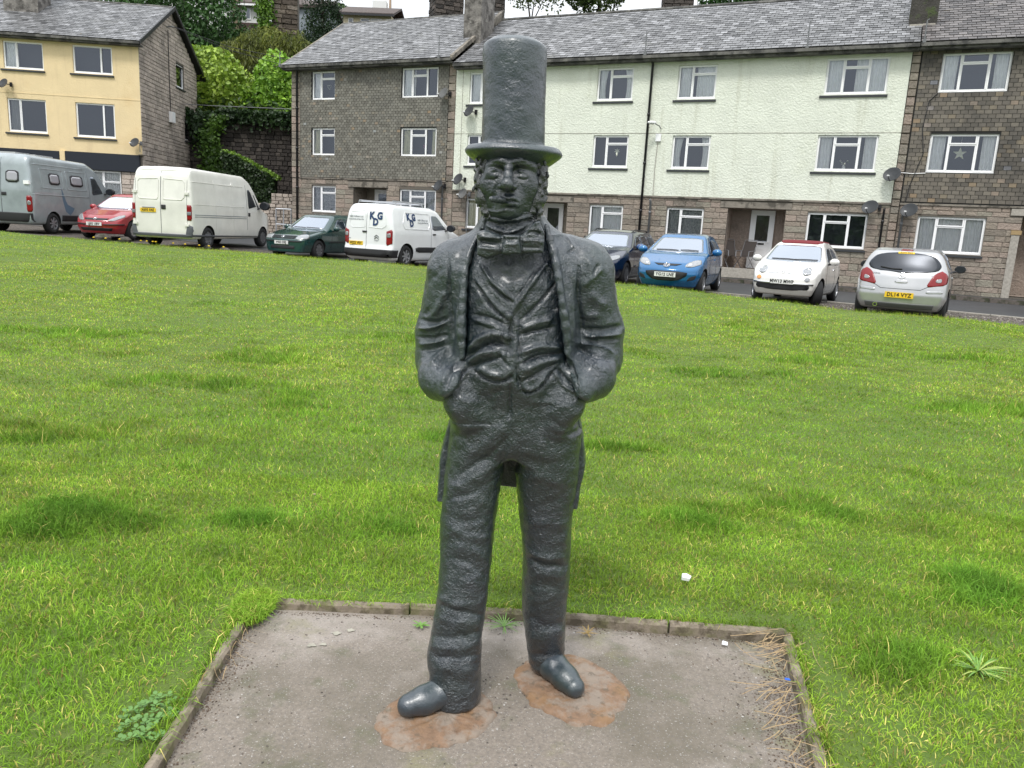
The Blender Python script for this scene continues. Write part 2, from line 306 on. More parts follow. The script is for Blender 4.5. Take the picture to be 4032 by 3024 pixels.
for a, b in [((-1.0, 2.79), (-.36, 2.805)), ((-.352, 2.808), (.115, 2.808)), ((.122, 2.806), (.66, 2.78)), ((.668, 2.778), (1.12, 2.762)), ((-.968, 2.76), (-.925, 1.80)), ((-.923, 1.79), (-.878, .9)), ((-.877, .89), (-.86, .3)), ((1.12, 2.74), (.955, 1.95)), ((.953, 1.94), (.77, 1.06))]: kerb_piece(a, b)
# cement patches under the shoes
M_patch = mat('cement_patch', (.25, .155, .095), .75, var=.35, vscale=30, bump=.7, bscale=70, bdist=.006, stain=[((.23, .13, .055), 5, .5, .62, .6), ((.25, .21, .17), 11, .45, .58, .8), ((.30, .225, .165), 5, .56, .66, .5), ((.10, .08, .055), 26, .57, .66, .7), ((.05, .06, .03), 7, .64, .7, .5)])
def patch(cx, cy, outline, h, label):
    n_ = 150; V = [(cx, cy, h)]; rr_ = random.Random(int(cx * 1000)); ns = [rr_.gauss(0, 1) for _ in range(n_)]; ns = [(ns[i - 2] + 2 * ns[i - 1] + 3 * ns[i] + 2 * ns[(i + 1) % n_] + ns[(i + 2) % n_]) / 9 for i in range(n_)]; F = []; rings = [.25, .5, .75, .9, .97, 1.0]; an = [2 * math.pi * k / n_ for k in range(n_)]
    oa = [math.atan2(y - cy, x - cx) for x, y in outline]; od = [math.hypot(x - cx, y - cy) for x, y in outline]; srt = sorted(zip(oa, od)); xa = [s_[0] for s_ in srt]; xd = [s_[1] for s_ in srt]
    for r_ in rings:
        for k, a in enumerate(an):
            aa = (a + math.pi) % (2 * math.pi) - math.pi
            d = float(np.interp(aa, [xa[-1] - 2 * math.pi] + xa + [xa[0] + 2 * math.pi], [xd[-1]] + xd + [xd[0]])) * (1 + .02 * math.sin(5 * a + 1) + .05 * ns[k])
            z = h * (1 - .25 * r_) if r_ < .95 else (h * .6 if r_ < .99 else -.004)
            V.append((cx + math.cos(a) * d * r_, cy + math.sin(a) * d * r_, z + (.0028 * math.sin(7 * a + 9 * r_) + .002 * math.sin(17 * a - 20 * r_)) * (r_ < .95)))
    for k in range(n_): F.append((0, 1 + k, 1 + (k + 1) % n_))
    for j in range(len(rings) - 1):
        for k in range(n_): a0 = 1 + j * n_ + k; a1 = 1 + j * n_ + (k + 1) % n_; F.append((a0, a0 + n_, a1 + n_, a1))
    o = MB().add(V, F).build('cement_patch', M_patch, pad, True); o['label'] = label; return o
patch(-.16, 2.16, [(-.37, 2.13), (-.31, 2.22), (-.2, 2.30), (-.04, 2.29), (.0, 2.2), (-.02, 2.10), (-.11, 2.03), (-.19, 1.99), (-.27, 1.98), (-.33, 2.02)], .008, 'orange stained cement patch under the left shoe')
patch(.24, 2.36, [(.06, 2.42), (.09, 2.30), (.18, 2.19), (.27, 2.13), (.35, 2.16), (.44, 2.28), (.41, 2.43), (.3, 2.53), (.15, 2.52)], .010, 'pinkish brown cement patch under the right shoe')
M_lich = mat('lichen_spot', (.40, .38, .31), .9, var=.3, vscale=40)
for k, (x, y, r_) in enumerate([(-.60, 2.60, .016), (-.555, 2.63, .014), (-.67, 2.51, .015), (-.63, 2.52, .012)]):
    mb = MB(); n_ = 14; V = [(x + r_ * (1 + .3 * math.sin(3 * a + k)) * math.cos(a), y + r_ * (.8 + .2 * math.cos(4 * a + k)) * math.sin(a), padz(x, y) + .0035) for a in [2 * math.pi * j / n_ for j in range(n_)]]
    mb.add(V, [tuple(range(n_))]); mb.build('lichen_spot', M_lich, pad)
# grit on pad, concentrated by the edges and between the feet
n = 1500; P = []
while len(P) < n:
    x, y = RNG.uniform(-.98, 1.14), RNG.uniform(.8, 2.78); sd_ = float(pad_sd(x, y))
    if sd_ > -.01: continue
    pr = .10 + .9 * math.exp(sd_ / .05) + .9 * math.exp(-((x - .03) / .07) ** 2 - ((y - 2.25) / .2) ** 2)
    if x > .8 and y > 2.2: pr += .4
    if RNG.uniform() < pr: P.append((x, y, float(padz(x, y)) + .001))
tag(pebbles('grit', np.array(P), RNG.uniform(.0015, .0055, n), M_stone), 'small stones and grit scattered over the concrete pad', 'grit', kind='stuff')

M_crumb = mat('soil_crumbs', (.07, .045, .03), .95, rndramp=[(0, (.06, .042, .03)), (.7, (.12, .085, .06)), (.93, (.2, .15, .11)), (1, (.35, .28, .2))])
P = []
while len(P) < 3600:
    x, y = RNG.uniform(-.98, 1.14), RNG.uniform(.9, 2.79); sd_ = float(pad_sd(x, y))
    if sd_ > -.004: continue
    wd_ = .012 if y > 2.7 and abs(x) < .85 else .022 + .01 * math.sin(y * 9) + (.03 if x > .5 and 1.9 < y < 2.6 else 0)
    if RNG.uniform() < math.exp(sd_ / wd_): P.append((x, y, float(padz(x, y)) + .001))
tag(pebbles('soil_debris', np.array(P), RNG.uniform(.0015, .0045, len(P)), M_crumb), 'dark crumbs of soil washed along the inner edges of the pad', 'soil', kind='stuff')
# ------------------------------------------------------------------ building materials
W_ = dict(coord='World')
M_slate = mat('roof_slate', (.2, .2, .2), .42, spec=.6, rndramp=[(0, (.06, .06, .063)), (.2, (.12, .12, .123)), (.8, (.195, .195, .2)), (1, (.30, .30, .31))], bump=.3, bscale=25, stain=[((.13, .125, .09), .9, .58, .72, .3), ((.30, .20, .03), 1.7, .70, .75, .6)], **W_)
M_hung = mat('hung_slate', (.14, .13, .1), .6, rndramp=[(0, (.115, .108, .088)), (.4, (.155, .148, .122)), (.9, (.195, .187, .157)), (.965, (.21, .185, .14)), (.985, (.25, .18, .11)), (1, (.28, .29, .28))], bump=.35, bscale=30, stain=[((.09, .088, .075), .7, .5, .65, .4)], **W_)
M_hung2 = mat('hung_slate_brown', (.14, .11, .08), .6, rndramp=[(0, (.075, .066, .052)), (.35, (.115, .10, .08)), (.88, (.16, .14, .11)), (.95, (.185, .15, .10)), (.975, (.23, .165, .10)), (1, (.22, .23, .26))], bump=.35, bscale=30, stain=[((.03, .028, .025), .9, .5, .65, .6)], **W_)
M_granite = mat('granite_block', (.3, .24, .2), .85, rndramp=[(0, (.19, .165, .135)), (.25, (.27, .23, .185)), (.5, (.32, .255, .21)), (.7, (.27, .25, .20)), (.88, (.35, .275, .23)), (1, (.22, .20, .165))], bump=1, bscale=13, bdist=.05, stain=[((.11, .10, .085), .9, .52, .66, .45), ((.4, .33, .28), 6, .56, .66, .4)], **W_)
M_gable = mat('gable_block', (.25, .21, .18), .85, rndramp=[(0, (.34, .295, .25)), (.35, (.42, .36, .31)), (.7, (.48, .41, .35)), (1, (.53, .455, .39))], bump=.9, bscale=13, bdist=.04, stain=[((.11, .10, .09), .7, .5, .66, .5)], **W_)
M_mortar = mat('mortar', (.13, .115, .095), .95, bump=.4, bscale=40, **W_)
M_hungback = mat('slate_backing', (.03, .03, .028), .9, **W_)
M_mint = mat('mint_render', (.77, .80, .69), .9, var=.10, vscale=1.4, bump=1, bscale=16, bdist=.035, bdetail=3, stain=[((.60, .63, .48), .55, .56, .72, .35), ((.52, .56, .42), 5, .64, .72, .25)], streak=((.42, .42, .30), .5), **W_)
M_yell = mat('yellow_render', (.80, .64, .38), .9, var=.08, vscale=1.5, bump=.7, bscale=18, bdist=.02, stain=[((.65, .46, .22), .6, .58, .75, .4)], streak=((.45, .33, .20), .4), **W_)
M_conc = mat('concrete_trim', (.27, .24, .20), .85, var=.35, vscale=5, bump=.6, bscale=25, stain=[((.05, .045, .035), 2.2, .5, .6, .8)], **W_)
M_gut = mat('gutter_stained', (.16, .155, .14), .7, var=.4, vscale=6, stain=[((.03, .03, .028), 2.5, .45, .56, .9)], **W_)
M_chim = mat('chimney_render', (.27, .25, .23), .9, var=.5, vscale=3, bump=1, bscale=14, bdist=.03, stain=[((.055, .05, .045), 2.5, .46, .6, .85), ((.42, .4, .37), 5, .6, .7, .5)], **W_)
M_chimd = mat('chimney_dark', (.06, .055, .048), .9, var=.5, vscale=3, bump=1, bscale=14, bdist=.03, stain=[((.06, .09, .02), 2.5, .56, .66, .7)], **W_)
M_upvc = mat('upvc_white', (.90, .90, .90), .35); M_sill = mat('sill_slate', (.035, .038, .042), .5, **W_)
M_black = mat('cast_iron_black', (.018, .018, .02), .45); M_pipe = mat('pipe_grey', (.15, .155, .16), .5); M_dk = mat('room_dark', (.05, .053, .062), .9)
M_nvy = mat('fascia_navy', (.008, .012, .022), .55, bump=.2, bscale=40); M_dish = mat('dish_grey', (.04, .043, .047), .45); M_dish2 = mat('dish_light', (.13, .13, .127), .45)
M_pane = glass_mat('window_glass', (.03, .035, .045), .08, .02, .95); M_pane2 = glass_mat('window_glass_dark', (.012, .014, .018), .08, .02, .5)
M_curt = mat('curtain_net', (.95, .95, .95), .95, var=.12, vscale=7); M_curtw = mat('curtain_cream', (.75, .72, .5), .95, var=.2, vscale=8)
M_lace = mat('curtain_lace', (.7, .7, .7), .95, var=1, col2=(.12, .14, .15), vscale=22)
M_strk = mat('damp_streak', (.05, .045, .035), .9, var=.4, vscale=4)
class FR:
    def __init__(s, ox, oy, ang): s.M = Matrix.Translation((ox, oy, 0)) @ Matrix.Rotation(ang, 4, 'Z'); s.ang = ang
    def root(s, name, x, y, z, label, cat, group=None):
        o = empty(name, s.M @ Vector((x, y, z)), s.ang, label, cat, group); o['_o'] = (x, y, z); s.off = Vector((x, y, z)); return o
    def part(s, mb, name, m, root, smooth=False, sub=False, fix=True, label=None):
        o = mb.build(name, m, root, smooth, fix)
        if not sub: o.location = -Vector(root['_o'])
        if label: o['label'] = label
        return o
F1 = FR(P0[0], P0[1], TH); F2 = FR(-17.17, 35.7, R(4.78))
def wall_panels(mb, x0, x1, z0, z1, holes, rev=.12, y=0.0, M=None):
    xs = sorted({x0, x1, *[min(max(v, x0), x1) for h in holes for v in h[:2]]}); zs = sorted({z0, z1, *[min(max(v, z0), z1) for h in holes for v in h[2:]]})
    T = (lambda p: M @ Vector(p)) if M is not None else (lambda p: p)
    for a, b in zip(xs, xs[1:]):
        for c, d in zip(zs, zs[1:]):
            cx, cz = (a + b) / 2, (c + d) / 2
            if any(h[0] < cx < h[1] and h[2] < cz < h[3] for h in holes): continue
            mb.quad(T((a, y, c)), T((b, y, c)), T((b, y, d)), T((a, y, d)))
    for (a, b, c, d) in holes:
        mb.quad(T((a, y, c)), T((a, y, d)), T((a, y + rev, d)), T((a, y + rev, c))); mb.quad(T((b, y, d)), T((b, y, c)), T((b, y + rev, c)), T((b, y + rev, d)))
        mb.quad(T((a, y, d)), T((b, y, d)), T((b, y + rev, d)), T((a, y + rev, d))); mb.quad(T((b, y, c)), T((a, y, c)), T((a, y + rev, c)), T((b, y + rev, c)))
    return mb
UNIT = {}
def unit_block(kind, m_):
    key = (kind, m_.name)
    if key not in UNIT:
        mb = MB(); c = .5
        if kind == 'slate': mb.box(-.5, .5, -.5, .5, -.5, .5)
        else:
            b = .44; P = [(-c, 0, -c), (c, 0, -c), (c, 0, c), (-c, 0, c), (-b, -1, -b * .92), (b, -1, -b), (b * 1.02, -1, b), (-b, -1, b * .96)]
            mb.add(P, [(0, 1, 5, 4), (1, 2, 6, 5), (2, 3, 7, 6), (3, 0, 4, 7), (4, 5, 6, 7)])
        me = mb.mesh(kind + '_' + m_.name); me.materials.append(m_); UNIT[key] = me
    return UNIT[key]
def place_pieces(root, name, items, m_, kind, M, limit=300, key=None):
    """items: (u, v, w, su, sw, sv, tilt) in frame M (local building coordinates); the largest in view become parts, the rest one part"""
    off = Vector(root['_o']); items = sorted(items, key=key) if key else items
    me = unit_block(kind, m_); unit = [v.co.copy() for v in me.vertices]; fs = [tuple(p.vertices) for p in me.polygons]
    for it in items[:limit]:
        u, v, w_, su, sw, sv, tl = it
        o = bpy.data.objects.new(name, me); COL.objects.link(o); o.parent = root
        o.matrix_local = Matrix.Translation(-off) @ M @ Matrix.Translation((u, w_, v)) @ Matrix.Rotation(tl, 4, 'X') @ Matrix.Diagonal((su, sw, sv, 1))
    rest = items[limit:]
    if rest:
        U = np.array([c[:] for c in unit]); V = []; rn = []
        for (u, v, w_, su, sw, sv, tl) in rest:
            X = U * np.array([su, sw, sv]); c, s_ = math.cos(tl), math.sin(tl); Yv = X[:, 1] * c - X[:, 2] * s_; Zv = X[:, 1] * s_ + X[:, 2] * c
            V.append(np.stack([X[:, 0] + u, Yv + w_, Zv + v], 1)); rn.append(np.full(len(U), random.random()))
        V = np.concatenate(V); Mn = np.array(Matrix.Translation(-off) @ M); V = V @ Mn[:3, :3].T + Mn[:3, 3]
        nb = len(U); k = len(fs[0]); F = (np.array(fs)[None] + (np.arange(len(rest)) * nb)[:, None, None]).reshape(-1, k)
        o = np_mesh(name, V, F, m_, root, rnd=np.concatenate(rn)); o['kind'] = 'stuff'
def in_holes(a, b, c, d, holes): return any(a < h[1] - .01 and b > h[0] + .01 and c < h[3] - .01 and d > h[2] + .01 for h in holes)
def stones(root, x0, x1, z0, z1, holes, m_, name='stone_block', M=Matrix.Identity(4), hmin=.14, hmax=.24, lmin=.28, lmax=.62, rh=None, limit=300, key=None, th=.02, clip=None):
    items = []; z = z0
    while z < z1 - .04:
        h = random.uniform(hmin, hmax); h = min(h, z1 - z)
        if z1 - z - h < .08: h = z1 - z
        segs = [(x0, x1)]
        for hh in holes:
            if hh[2] < z + h - .02 and hh[3] > z + .02:
                ns = []
                for a, b in segs:
                    if hh[1] <= a or hh[0] >= b: ns.append((a, b)); continue
                    if hh[0] > a: ns.append((a, hh[0]))
                    if hh[1] < b: ns.append((hh[1], b))
                segs = ns
        for a, b in segs:
            x = a
            while x < b - .02:
                l = random.uniform(lmin, lmax) 
                if b - x - l < lmin * .6: l = b - x
                if clip is None or clip(x + l / 2, z + h / 2): items.append((x + l / 2, z + h / 2, 0, l - .012, th * random.uniform(.5, 1.3), h - .012, 0))
                x += l
        z += h
    place_pieces(root, name, items, m_, 'block', M, limit, key)
def hung(root, x0, x1, z0, z1, holes, m_, cw=.2, ch=.122, limit=300, key=None):
    items = []; r = 0; z = z0
    while z < z1:
        x = x0 + (cw / 2 if r % 2 else 0) - cw / 2
        while x < x1:
            a, b = max(x, x0), min(x + cw, x1); 
            if b - a > .03:
                segs = [(a, b)]
                for hh in holes:
                    if hh[2] < z + ch - .02 and hh[3] > z + .03:
                        ns = []
                        for p, q in segs:
                            if hh[1] <= p or hh[0] >= q: ns.append((p, q)); continue
                            if hh[0] > p + .02: ns.append((p, hh[0]))
                            if hh[1] < q - .02: ns.append((hh[1], q))
                        segs = ns
                for p, q in segs: items.append(((p + q) / 2, z + ch * .55, -.014 + random.uniform(-.002, .002), q - p - .016, .012, ch * .99, R(-5)))
            x += cw
        z += ch; r += 1
    place_pieces(root, 'wall_slate', items, m_, 'slate', Matrix.Identity(4), limit, key)
def roof(root, fr, x0, x1, ye_, ze_, yr, zr, m_, cw=.25, ch=.215, limit=300, key=None, skip=None, clipl=None, back=True):
    L = math.hypot(yr - ye_, zr - ze_); an = math.atan2(zr - ze_, yr - ye_)
    M = Matrix.Translation((0, ye_, ze_)) @ Matrix.Rotation(an - math.pi / 2, 4, 'X')   # local z runs up the slope, -y is outward
    items = []; nr = int(L / ch)
    for r in range(nr):
        v = r * ch; x = x0 - (cw / 2 if r % 2 else 0)
        while x < x1:
            a, b = max(x, x0), min(x + cw, x1)
            if b - a > .04 and not (skip and skip((a + b) / 2, v)): items.append(((a + b) / 2, v + ch * .55, -.03 + random.uniform(-.004, .004), b - a - random.uniform(.010, .018), .014, ch * 1.04 + random.uniform(-.01, .01), R(-4)))
            x += cw
    place_pieces(root, 'roof_slate', items, m_, 'slate', M, limit, key)
    yb = 2 * yr - ye_
    fr.part(MB().add([(x0, ye_, ze_), (x1, ye_, ze_), (x1, yr, zr), (x0, yr, zr), (x0, yb, ze_), (x1, yb, ze_), (x0, ye_ + .05, ze_ - .12), (x1, ye_ + .05, ze_ - .12), (x0, yb, ze_ - .12), (x1, yb, ze_ - .12)],
        [(0, 1, 2, 3), (3, 2, 5, 4), (0, 6, 7, 1), (4, 5, 9, 8)]), 'roof', M_hungback, root)
    me = MB().tube([(-.22, 0, 0), (.22, 0, 0)], .085, 8).mesh('ridge_tile'); me.materials.append(M_gut); k = 0; x = x0 + .22
    while x < x1 - .1:
        o = link_mesh('ridge_tile', me, None, root); o.location = Vector((x, yr, zr - .01 + random.uniform(-.006, .006))) - Vector(root['_o']); x += .445
def window(root, fr, s0, s1, z0, z1, kind, sill='slate', cur='none', dark=False, y=.07, M=None, openlight=False):
    fw = .066; mb = MB(); D = .05; BX = lambda a, b, c, d, e=0: mb.box(a, b, y - e, y + D, c, d, M)
    BX(s0, s0 + fw, z0, z1); BX(s1 - fw, s1, z0, z1); BX(s0 + fw, s1 - fw, z1 - fw, z1); BX(s0 + fw, s1 - fw, z0, z0 + fw * 1.3)
    W = s1 - s0; H = z1 - z0; panes = []
    if kind == '3': a, b = s0 + W * .29, s0 + W * .69
    elif kind == '2': a, b = s0 + W * .385, s1
    elif kind == 'yl': a, b = s0 + W * .33, s1
    elif kind == 'yr': a, b = s0, s0 + W * .70
    elif kind == '1': a, b = s0, s1
    zt = z1 - H * .27
    if kind in '32': BX(a - .035, a + .035, z0 + fw, z1 - fw)
    if kind == '3': BX(b - .035, b + .035, z0 + fw, z1 - fw)
    if kind == 'yl': BX(a - .035, a + .035, z0 + fw, z1 - fw)
    if kind == 'yr': BX(b - .035, b + .035, z0 + fw, z1 - fw)
    if kind in '32': BX(a + .035, (b if kind == '3' else s1 - fw) - (.035 if kind == '3' else 0), zt - .035, zt + .035)
    # raised sashes
    def sash(p, q, c, d, open_=False):
        t_ = .04; 
        mb.box(p, p + t_, y - .02, y, c, d, M); mb.box(q - t_, q, y - .02, y, c, d, M); mb.box(p + t_, q - t_, y - .02, y, c, c + t_, M); mb.box(p + t_, q - t_, y - .02, y, d - t_, d, M)
    if kind in '32': sash(s0 + .03, a - .005, z0 + .03, z1 - .03); sash(a + .005, (b - .005 if kind == '3' else s1 - .03), zt + .01, z1 - .03)
    if kind == '3': sash(b + .005, s1 - .03, z0 + .03, z1 - .03)
    if kind == 'yl': sash(s0 + .03, a - .005, z0 + .03, z1 - .03)
    if kind == 'yr': sash(b + .005, s1 - .03, z0 + .03, z1 - .03)
    if kind == '1': sash(s0 + .03, s1 - .03, z0 + .03, z1 - .03)
    mb.box(s0 - .01, s1 + .01, y - .035, y, z0 - .03, z0 + .02, M)
    wn_ = fr.part(mb, 'window', M_upvc, root)
    g = M_pane2 if dark else M_pane
    def pane(p, q, c, d):
        m2 = MB(); yy = y + .02; P = [(p, yy, c), (q, yy, c), (q, yy, d), (p, yy, d)]
        if M is not None: P = [M @ Vector(v) for v in P]
        m2.quad(*P); m2.build('pane', g, wn_, fix=False)
    if kind in '32': pane(s0 + fw, a - .035, z0 + fw, z1 - fw); pane(a + .035, (b - .035) if kind == '3' else s1 - fw, z0 + fw, zt - .035); pane(a + .035, (b - .035) if kind == '3' else s1 - fw, zt + .035, z1 - fw)
    if kind == '3': pane(b + .035, s1 - fw, z0 + fw, z1 - fw)
    if kind == 'yl': pane(s0 + fw, a - .035, z0 + fw, z1 - fw); pane(a + .035, s1 - fw, z0 + fw, z1 - fw)
    if kind == 'yr': pane(s0 + fw, b - .035, z0 + fw, z1 - fw); pane(b + .035, s1 - fw, z0 + fw, z1 - fw)
    if kind == '1': pane(s0 + fw, s1 - fw, z0 + fw, z1 - fw)
    # room behind
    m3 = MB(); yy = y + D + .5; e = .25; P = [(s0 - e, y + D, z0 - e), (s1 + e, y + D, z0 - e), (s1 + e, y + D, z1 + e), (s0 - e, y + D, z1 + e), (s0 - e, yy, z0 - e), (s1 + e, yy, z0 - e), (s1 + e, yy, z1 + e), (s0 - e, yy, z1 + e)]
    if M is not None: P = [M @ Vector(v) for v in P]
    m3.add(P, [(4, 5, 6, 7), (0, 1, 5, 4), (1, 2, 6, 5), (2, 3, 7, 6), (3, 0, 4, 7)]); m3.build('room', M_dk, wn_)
    def curtain(p, q, m_, bot=None, swag=0, dens=16):
        V = []; n_ = max(8, int((q - p) * 60)); rows = 6; zb = bot if bot is not None else z0 + .03
        for r in range(rows + 1):
            zz = z1 - .03 + (zb - z1 + .03) * r / rows; t_ = r / rows; sq = 1 - abs(swag) * (math.sin(t_ * 2.6) if t_ < .9 else .5)
            for i in range(n_ + 1):
                u = i / n_; x = (p + (q - p) * u * sq) if swag >= 0 else (q - (q - p) * (1 - u) * sq); v = (x, y + D + .05 + .02 * math.sin(u * (q - p) * 70 + 1.3 * math.sin(r)), zz); V.append(M @ Vector(v) if M is not None else v)
        F = [(r * (n_ + 1) + i, r * (n_ + 1) + i + 1, (r + 1) * (n_ + 1) + i + 1, (r + 1) * (n_ + 1) + i) for r in range(rows) for i in range(n_)]
        MB().add(V, F).build('curtain', m_, wn_, True, False)
    i0, i1 = s0 + fw, s1 - fw; w3 = (i1 - i0)
    if cur == 'both': curtain(i0, i0 + w3 * .24, M_curt, swag=.3); curtain(i1 - w3 * .24, i1, M_curt, swag=-.3)
    if cur == 'bothc': curtain(i0, i0 + w3 * .2, M_curtw); curtain(i1 - w3 * .14, i1, M_curtw)
    if cur == 'wide': curtain(i0, i0 + w3 * .3, M_curt); curtain(i1 - w3 * .52, i1, M_curt)
    if cur == 'left': curtain(i0, i0 + w3 * .33, M_curt)
    if cur == 'sides': curtain(i0, i0 + w3 * .22, M_curt); curtain(i1 - w3 * .2, i1, M_curt)
    if cur == 'full': curtain(i0, i1, M_curt)
    if cur == 'fullc': curtain(i0, i1, M_curtw)
    if cur == 'lace': curtain(i0, i1, M_lace)
    if cur == 'leftc': curtain(i0, i0 + w3 * .3, M_curtw)
    if sill == 'slate': mb = MB(); mb.box(s0 - .12, s1 + .05, -.07, y, z0 - .10, z0 - .032, M); mb.build('sill', M_sill, wn_)
    return wn_
def downpipe(root, fr, s, z0, z1, y=-.09, r=.045, m_=None):
    mb = MB(); mb.tube([(s, y, z0), (s, y, z1 - .12), (s, y - .12, z1)], r, 10)
    for z in np.arange(z0 + .4, z1 - .3, 1.7): mb.tube([(s, y, z), (s, y, z + .09)], r * 1.35, 10)
    return fr.part(mb, 'drainpipe', m_ or M_black, root, True)
def gutter(root, fr, s0, s1, y, z):
    mb = MB().box(s0, s1, y - .10, y, z - .05, z + .05).box(s0, s1, y, .0, z - .12, z - .052); fr.part(mb, 'gutter', M_gut, root)
def door(root, fr, s0, s1, z0, z1, y, glassy=.5):
    mb = MB(); mb.box(s0, s0 + .06, y, y + .08, z0, z1).box(s1 - .06, s1, y, y + .08, z0, z1).box(s0 + .06, s1 - .06, y, y + .08, z1 - .06, z1)
    a, b = s0 + .06, s1 - .06; zg = z0 + (z1 - z0) * .47
    mb.box(a, b, y + .02, y + .06, z0, zg).box(a, a + .13, y + .02, y + .06, zg, z1 - .06).box(b - .13, b, y + .02, y + .06, zg, z1 - .06).box(a + .13, b - .13, y + .02, y + .06, z1 - .18, z1 - .06)
    mb.box(a + .15, b - .15, y + .005, y + .02, z0 + .15, z0 + .2).box(a + .15, b - .15, y + .005, y + .02, zg - .3, zg - .25).box(a + .15, a + .19, y + .005, y + .02, z0 + .2, zg - .3).box(b - .19, b - .15, y + .005, y + .02, z0 + .2, zg - .3)
    d = fr.part(mb, 'door', M_upvc, root); MB().quad((a + .13, y + .04, zg), (b - .13, y + .04, zg), (b - .13, y + .04, z1 - .18), (a + .13, y + .04, z1 - .18)).build('pane', M_pane2, d, fix=False)
    MB().box((a + b) / 2 - .13, (a + b) / 2 + .13, y, y + .022, zg - .12, zg - .06).build('letterbox', M_black, d)
    MB().tube([(b - .05, y - .03, zg - .02), (b - .17, y - .03, zg - .02)], .012, 6).build('handle', M_upvc, d)
    return d
# ================================================================== grey slate-hung house
zg_ = lambda s: zroad(s) + .05
def key_near(it): return -it[0]
gr = F1.root('slate_hung_house', -18.45, 0, .4, 'three storey grey slate hung house with stone ground floor, left of the statue', 'house')
gh = [(-21.5, -20.25, 6.68, 7.86), (-21.5, -20.25, 4.34, 5.51), (-16.87, -15.13, 6.67, 7.85), (-16.87, -15.13, 4.34, 5.49)]
gg = [(-21.5, -20.18, 1.89, 3.04), (-16.86, -15.07, 1.87, 3.0), (-19.23, -17.51, .55, 3.03)]
F1.part(wall_panels(MB(), -22.6, -14.3, 3.36, 8.0, gh, .10), 'upper_wall', M_hungback, gr)
F1.part(wall_panels(MB(), -22.6, -14.3, -.5, 3.36, gg, .10), 'ground_floor_wall', M_mortar, gr)
hung(gr, -22.12, -14.62, 3.40, 7.98, gh, M_hung, .172, .106, 300, key_near)
stones(gr, -22.6, -14.3, .1, 3.32, gg + [(-19.49, -17.44, 3.03, 3.25)], M_granite, key=key_near)
stones(gr, -22.62, -22.14, 3.36, 7.95, [], M_granite, 'quoin_stone', lmin=.4, lmax=.6, hmin=.22, hmax=.34, th=.04); stones(gr, -14.62, -14.30, 3.36, 7.95, [], M_granite, 'quoin_stone', lmin=.3, lmax=.5, hmin=.22, hmax=.34, th=.04)
F1.part(MB().box(-22.14, -14.62, -.05, -.001, 3.335, 3.385), 'string_course', M_conc, gr)
F1.part(MB().box(-19.49, -17.44, -.03, .14, 3.03, 3.25), 'porch_lintel', M_conc, gr)
mb = MB(); mb.box(-22.6, -14.3, 7.9, 8.0, -.5, 8.0); mb.add([(-22.6, 0, 8.0), (-22.6, 8, 8.0), (-22.6, 4, 10.8), (-22.6, 0, -.5), (-22.6, 8, -.5)], [(0, 1, 2), (3, 4, 1, 0)]); mb.add([(-14.3, 0, 8.0), (-14.3, 8, 8.0), (-14.3, 4, 10.8), (-14.3, 0, 7), (-14.3, 8, 7)], [(0, 1, 2), (3, 4, 1, 0)])
F1.part(mb, 'side_wall', M_conc, gr)
def recess(root, s0, s1, z0, z1, dp, m_):
    mb = MB(); mb.quad((s0, 0.1, z0), (s0, dp, z0), (s0, dp, z1), (s0, .1, z1)).quad((s1, .1, z0), (s1, .1, z1), (s1, dp, z1), (s1, dp, z0)).quad((s0, dp, z0), (s1, dp, z0), (s1, dp, z1), (s0, dp, z1)).quad((s0, .1, z1), (s0, dp, z1), (s1, dp, z1), (s1, .1, z1)).quad((s0, -.02, z0), (s1, -.02, z0), (s1, dp, z0), (s0, dp, z0))
    F1.part(mb, 'porch', m_, root, fix=False)
recess(gr, -19.23, -17.51, .6, 3.03, 1.0, M_granite); door(gr, F1, -18.75, -17.85, .62, 3.0, .92)
for (a, b, c, d), k, cu in [(gh[0], '2', 'left'), (gh[1], '2', 'leftc'), (gg[0], '2', 'lace')]: window(gr, F1, a, b, c, d, k, 'none', cu)
for (a, b, c, d), k, cu in [(gh[2], '3', 'left'), (gh[3], '3', 'bothc'), (gg[1], '3', 'lace')]: window(gr, F1, a, b, c, d, k, 'none', cu)
roof(gr, F1, -22.85, -14.38, -.38, 8.08, 4.0, 10.85, M_slate, key=key_near)
gutter(gr, F1, -22.85, -14.35, -.36, 8.02)
F1.part(MB().prism([(-.40, 8.0), (4, 10.78), (4, 10.95), (-.40, 8.17)], 'x', -14.4, -14.25), 'verge', M_conc, gr); F1.part(MB().prism([(-.40, 8.0), (4, 10.78), (4, 10.9), (-.40, 8.12)], 'x', -22.9, -22.8), 'verge', M_conc, gr)
F1.part(MB().box(-14.82, -14.02, 1.4, 2.6, 8.6, 12.2), 'chimney', M_chim, gr)
F1.part(MB().box(-15.0, -14.3, 1.25, 1.4, 9.02, 9.12), 'flashing', M_conc, gr)
downpipe(gr, F1, -22.25, .8, 8.0, m_=M_black); downpipe(gr, F1, -14.72, .5, 3.3, r=.035, m_=M_pipe)
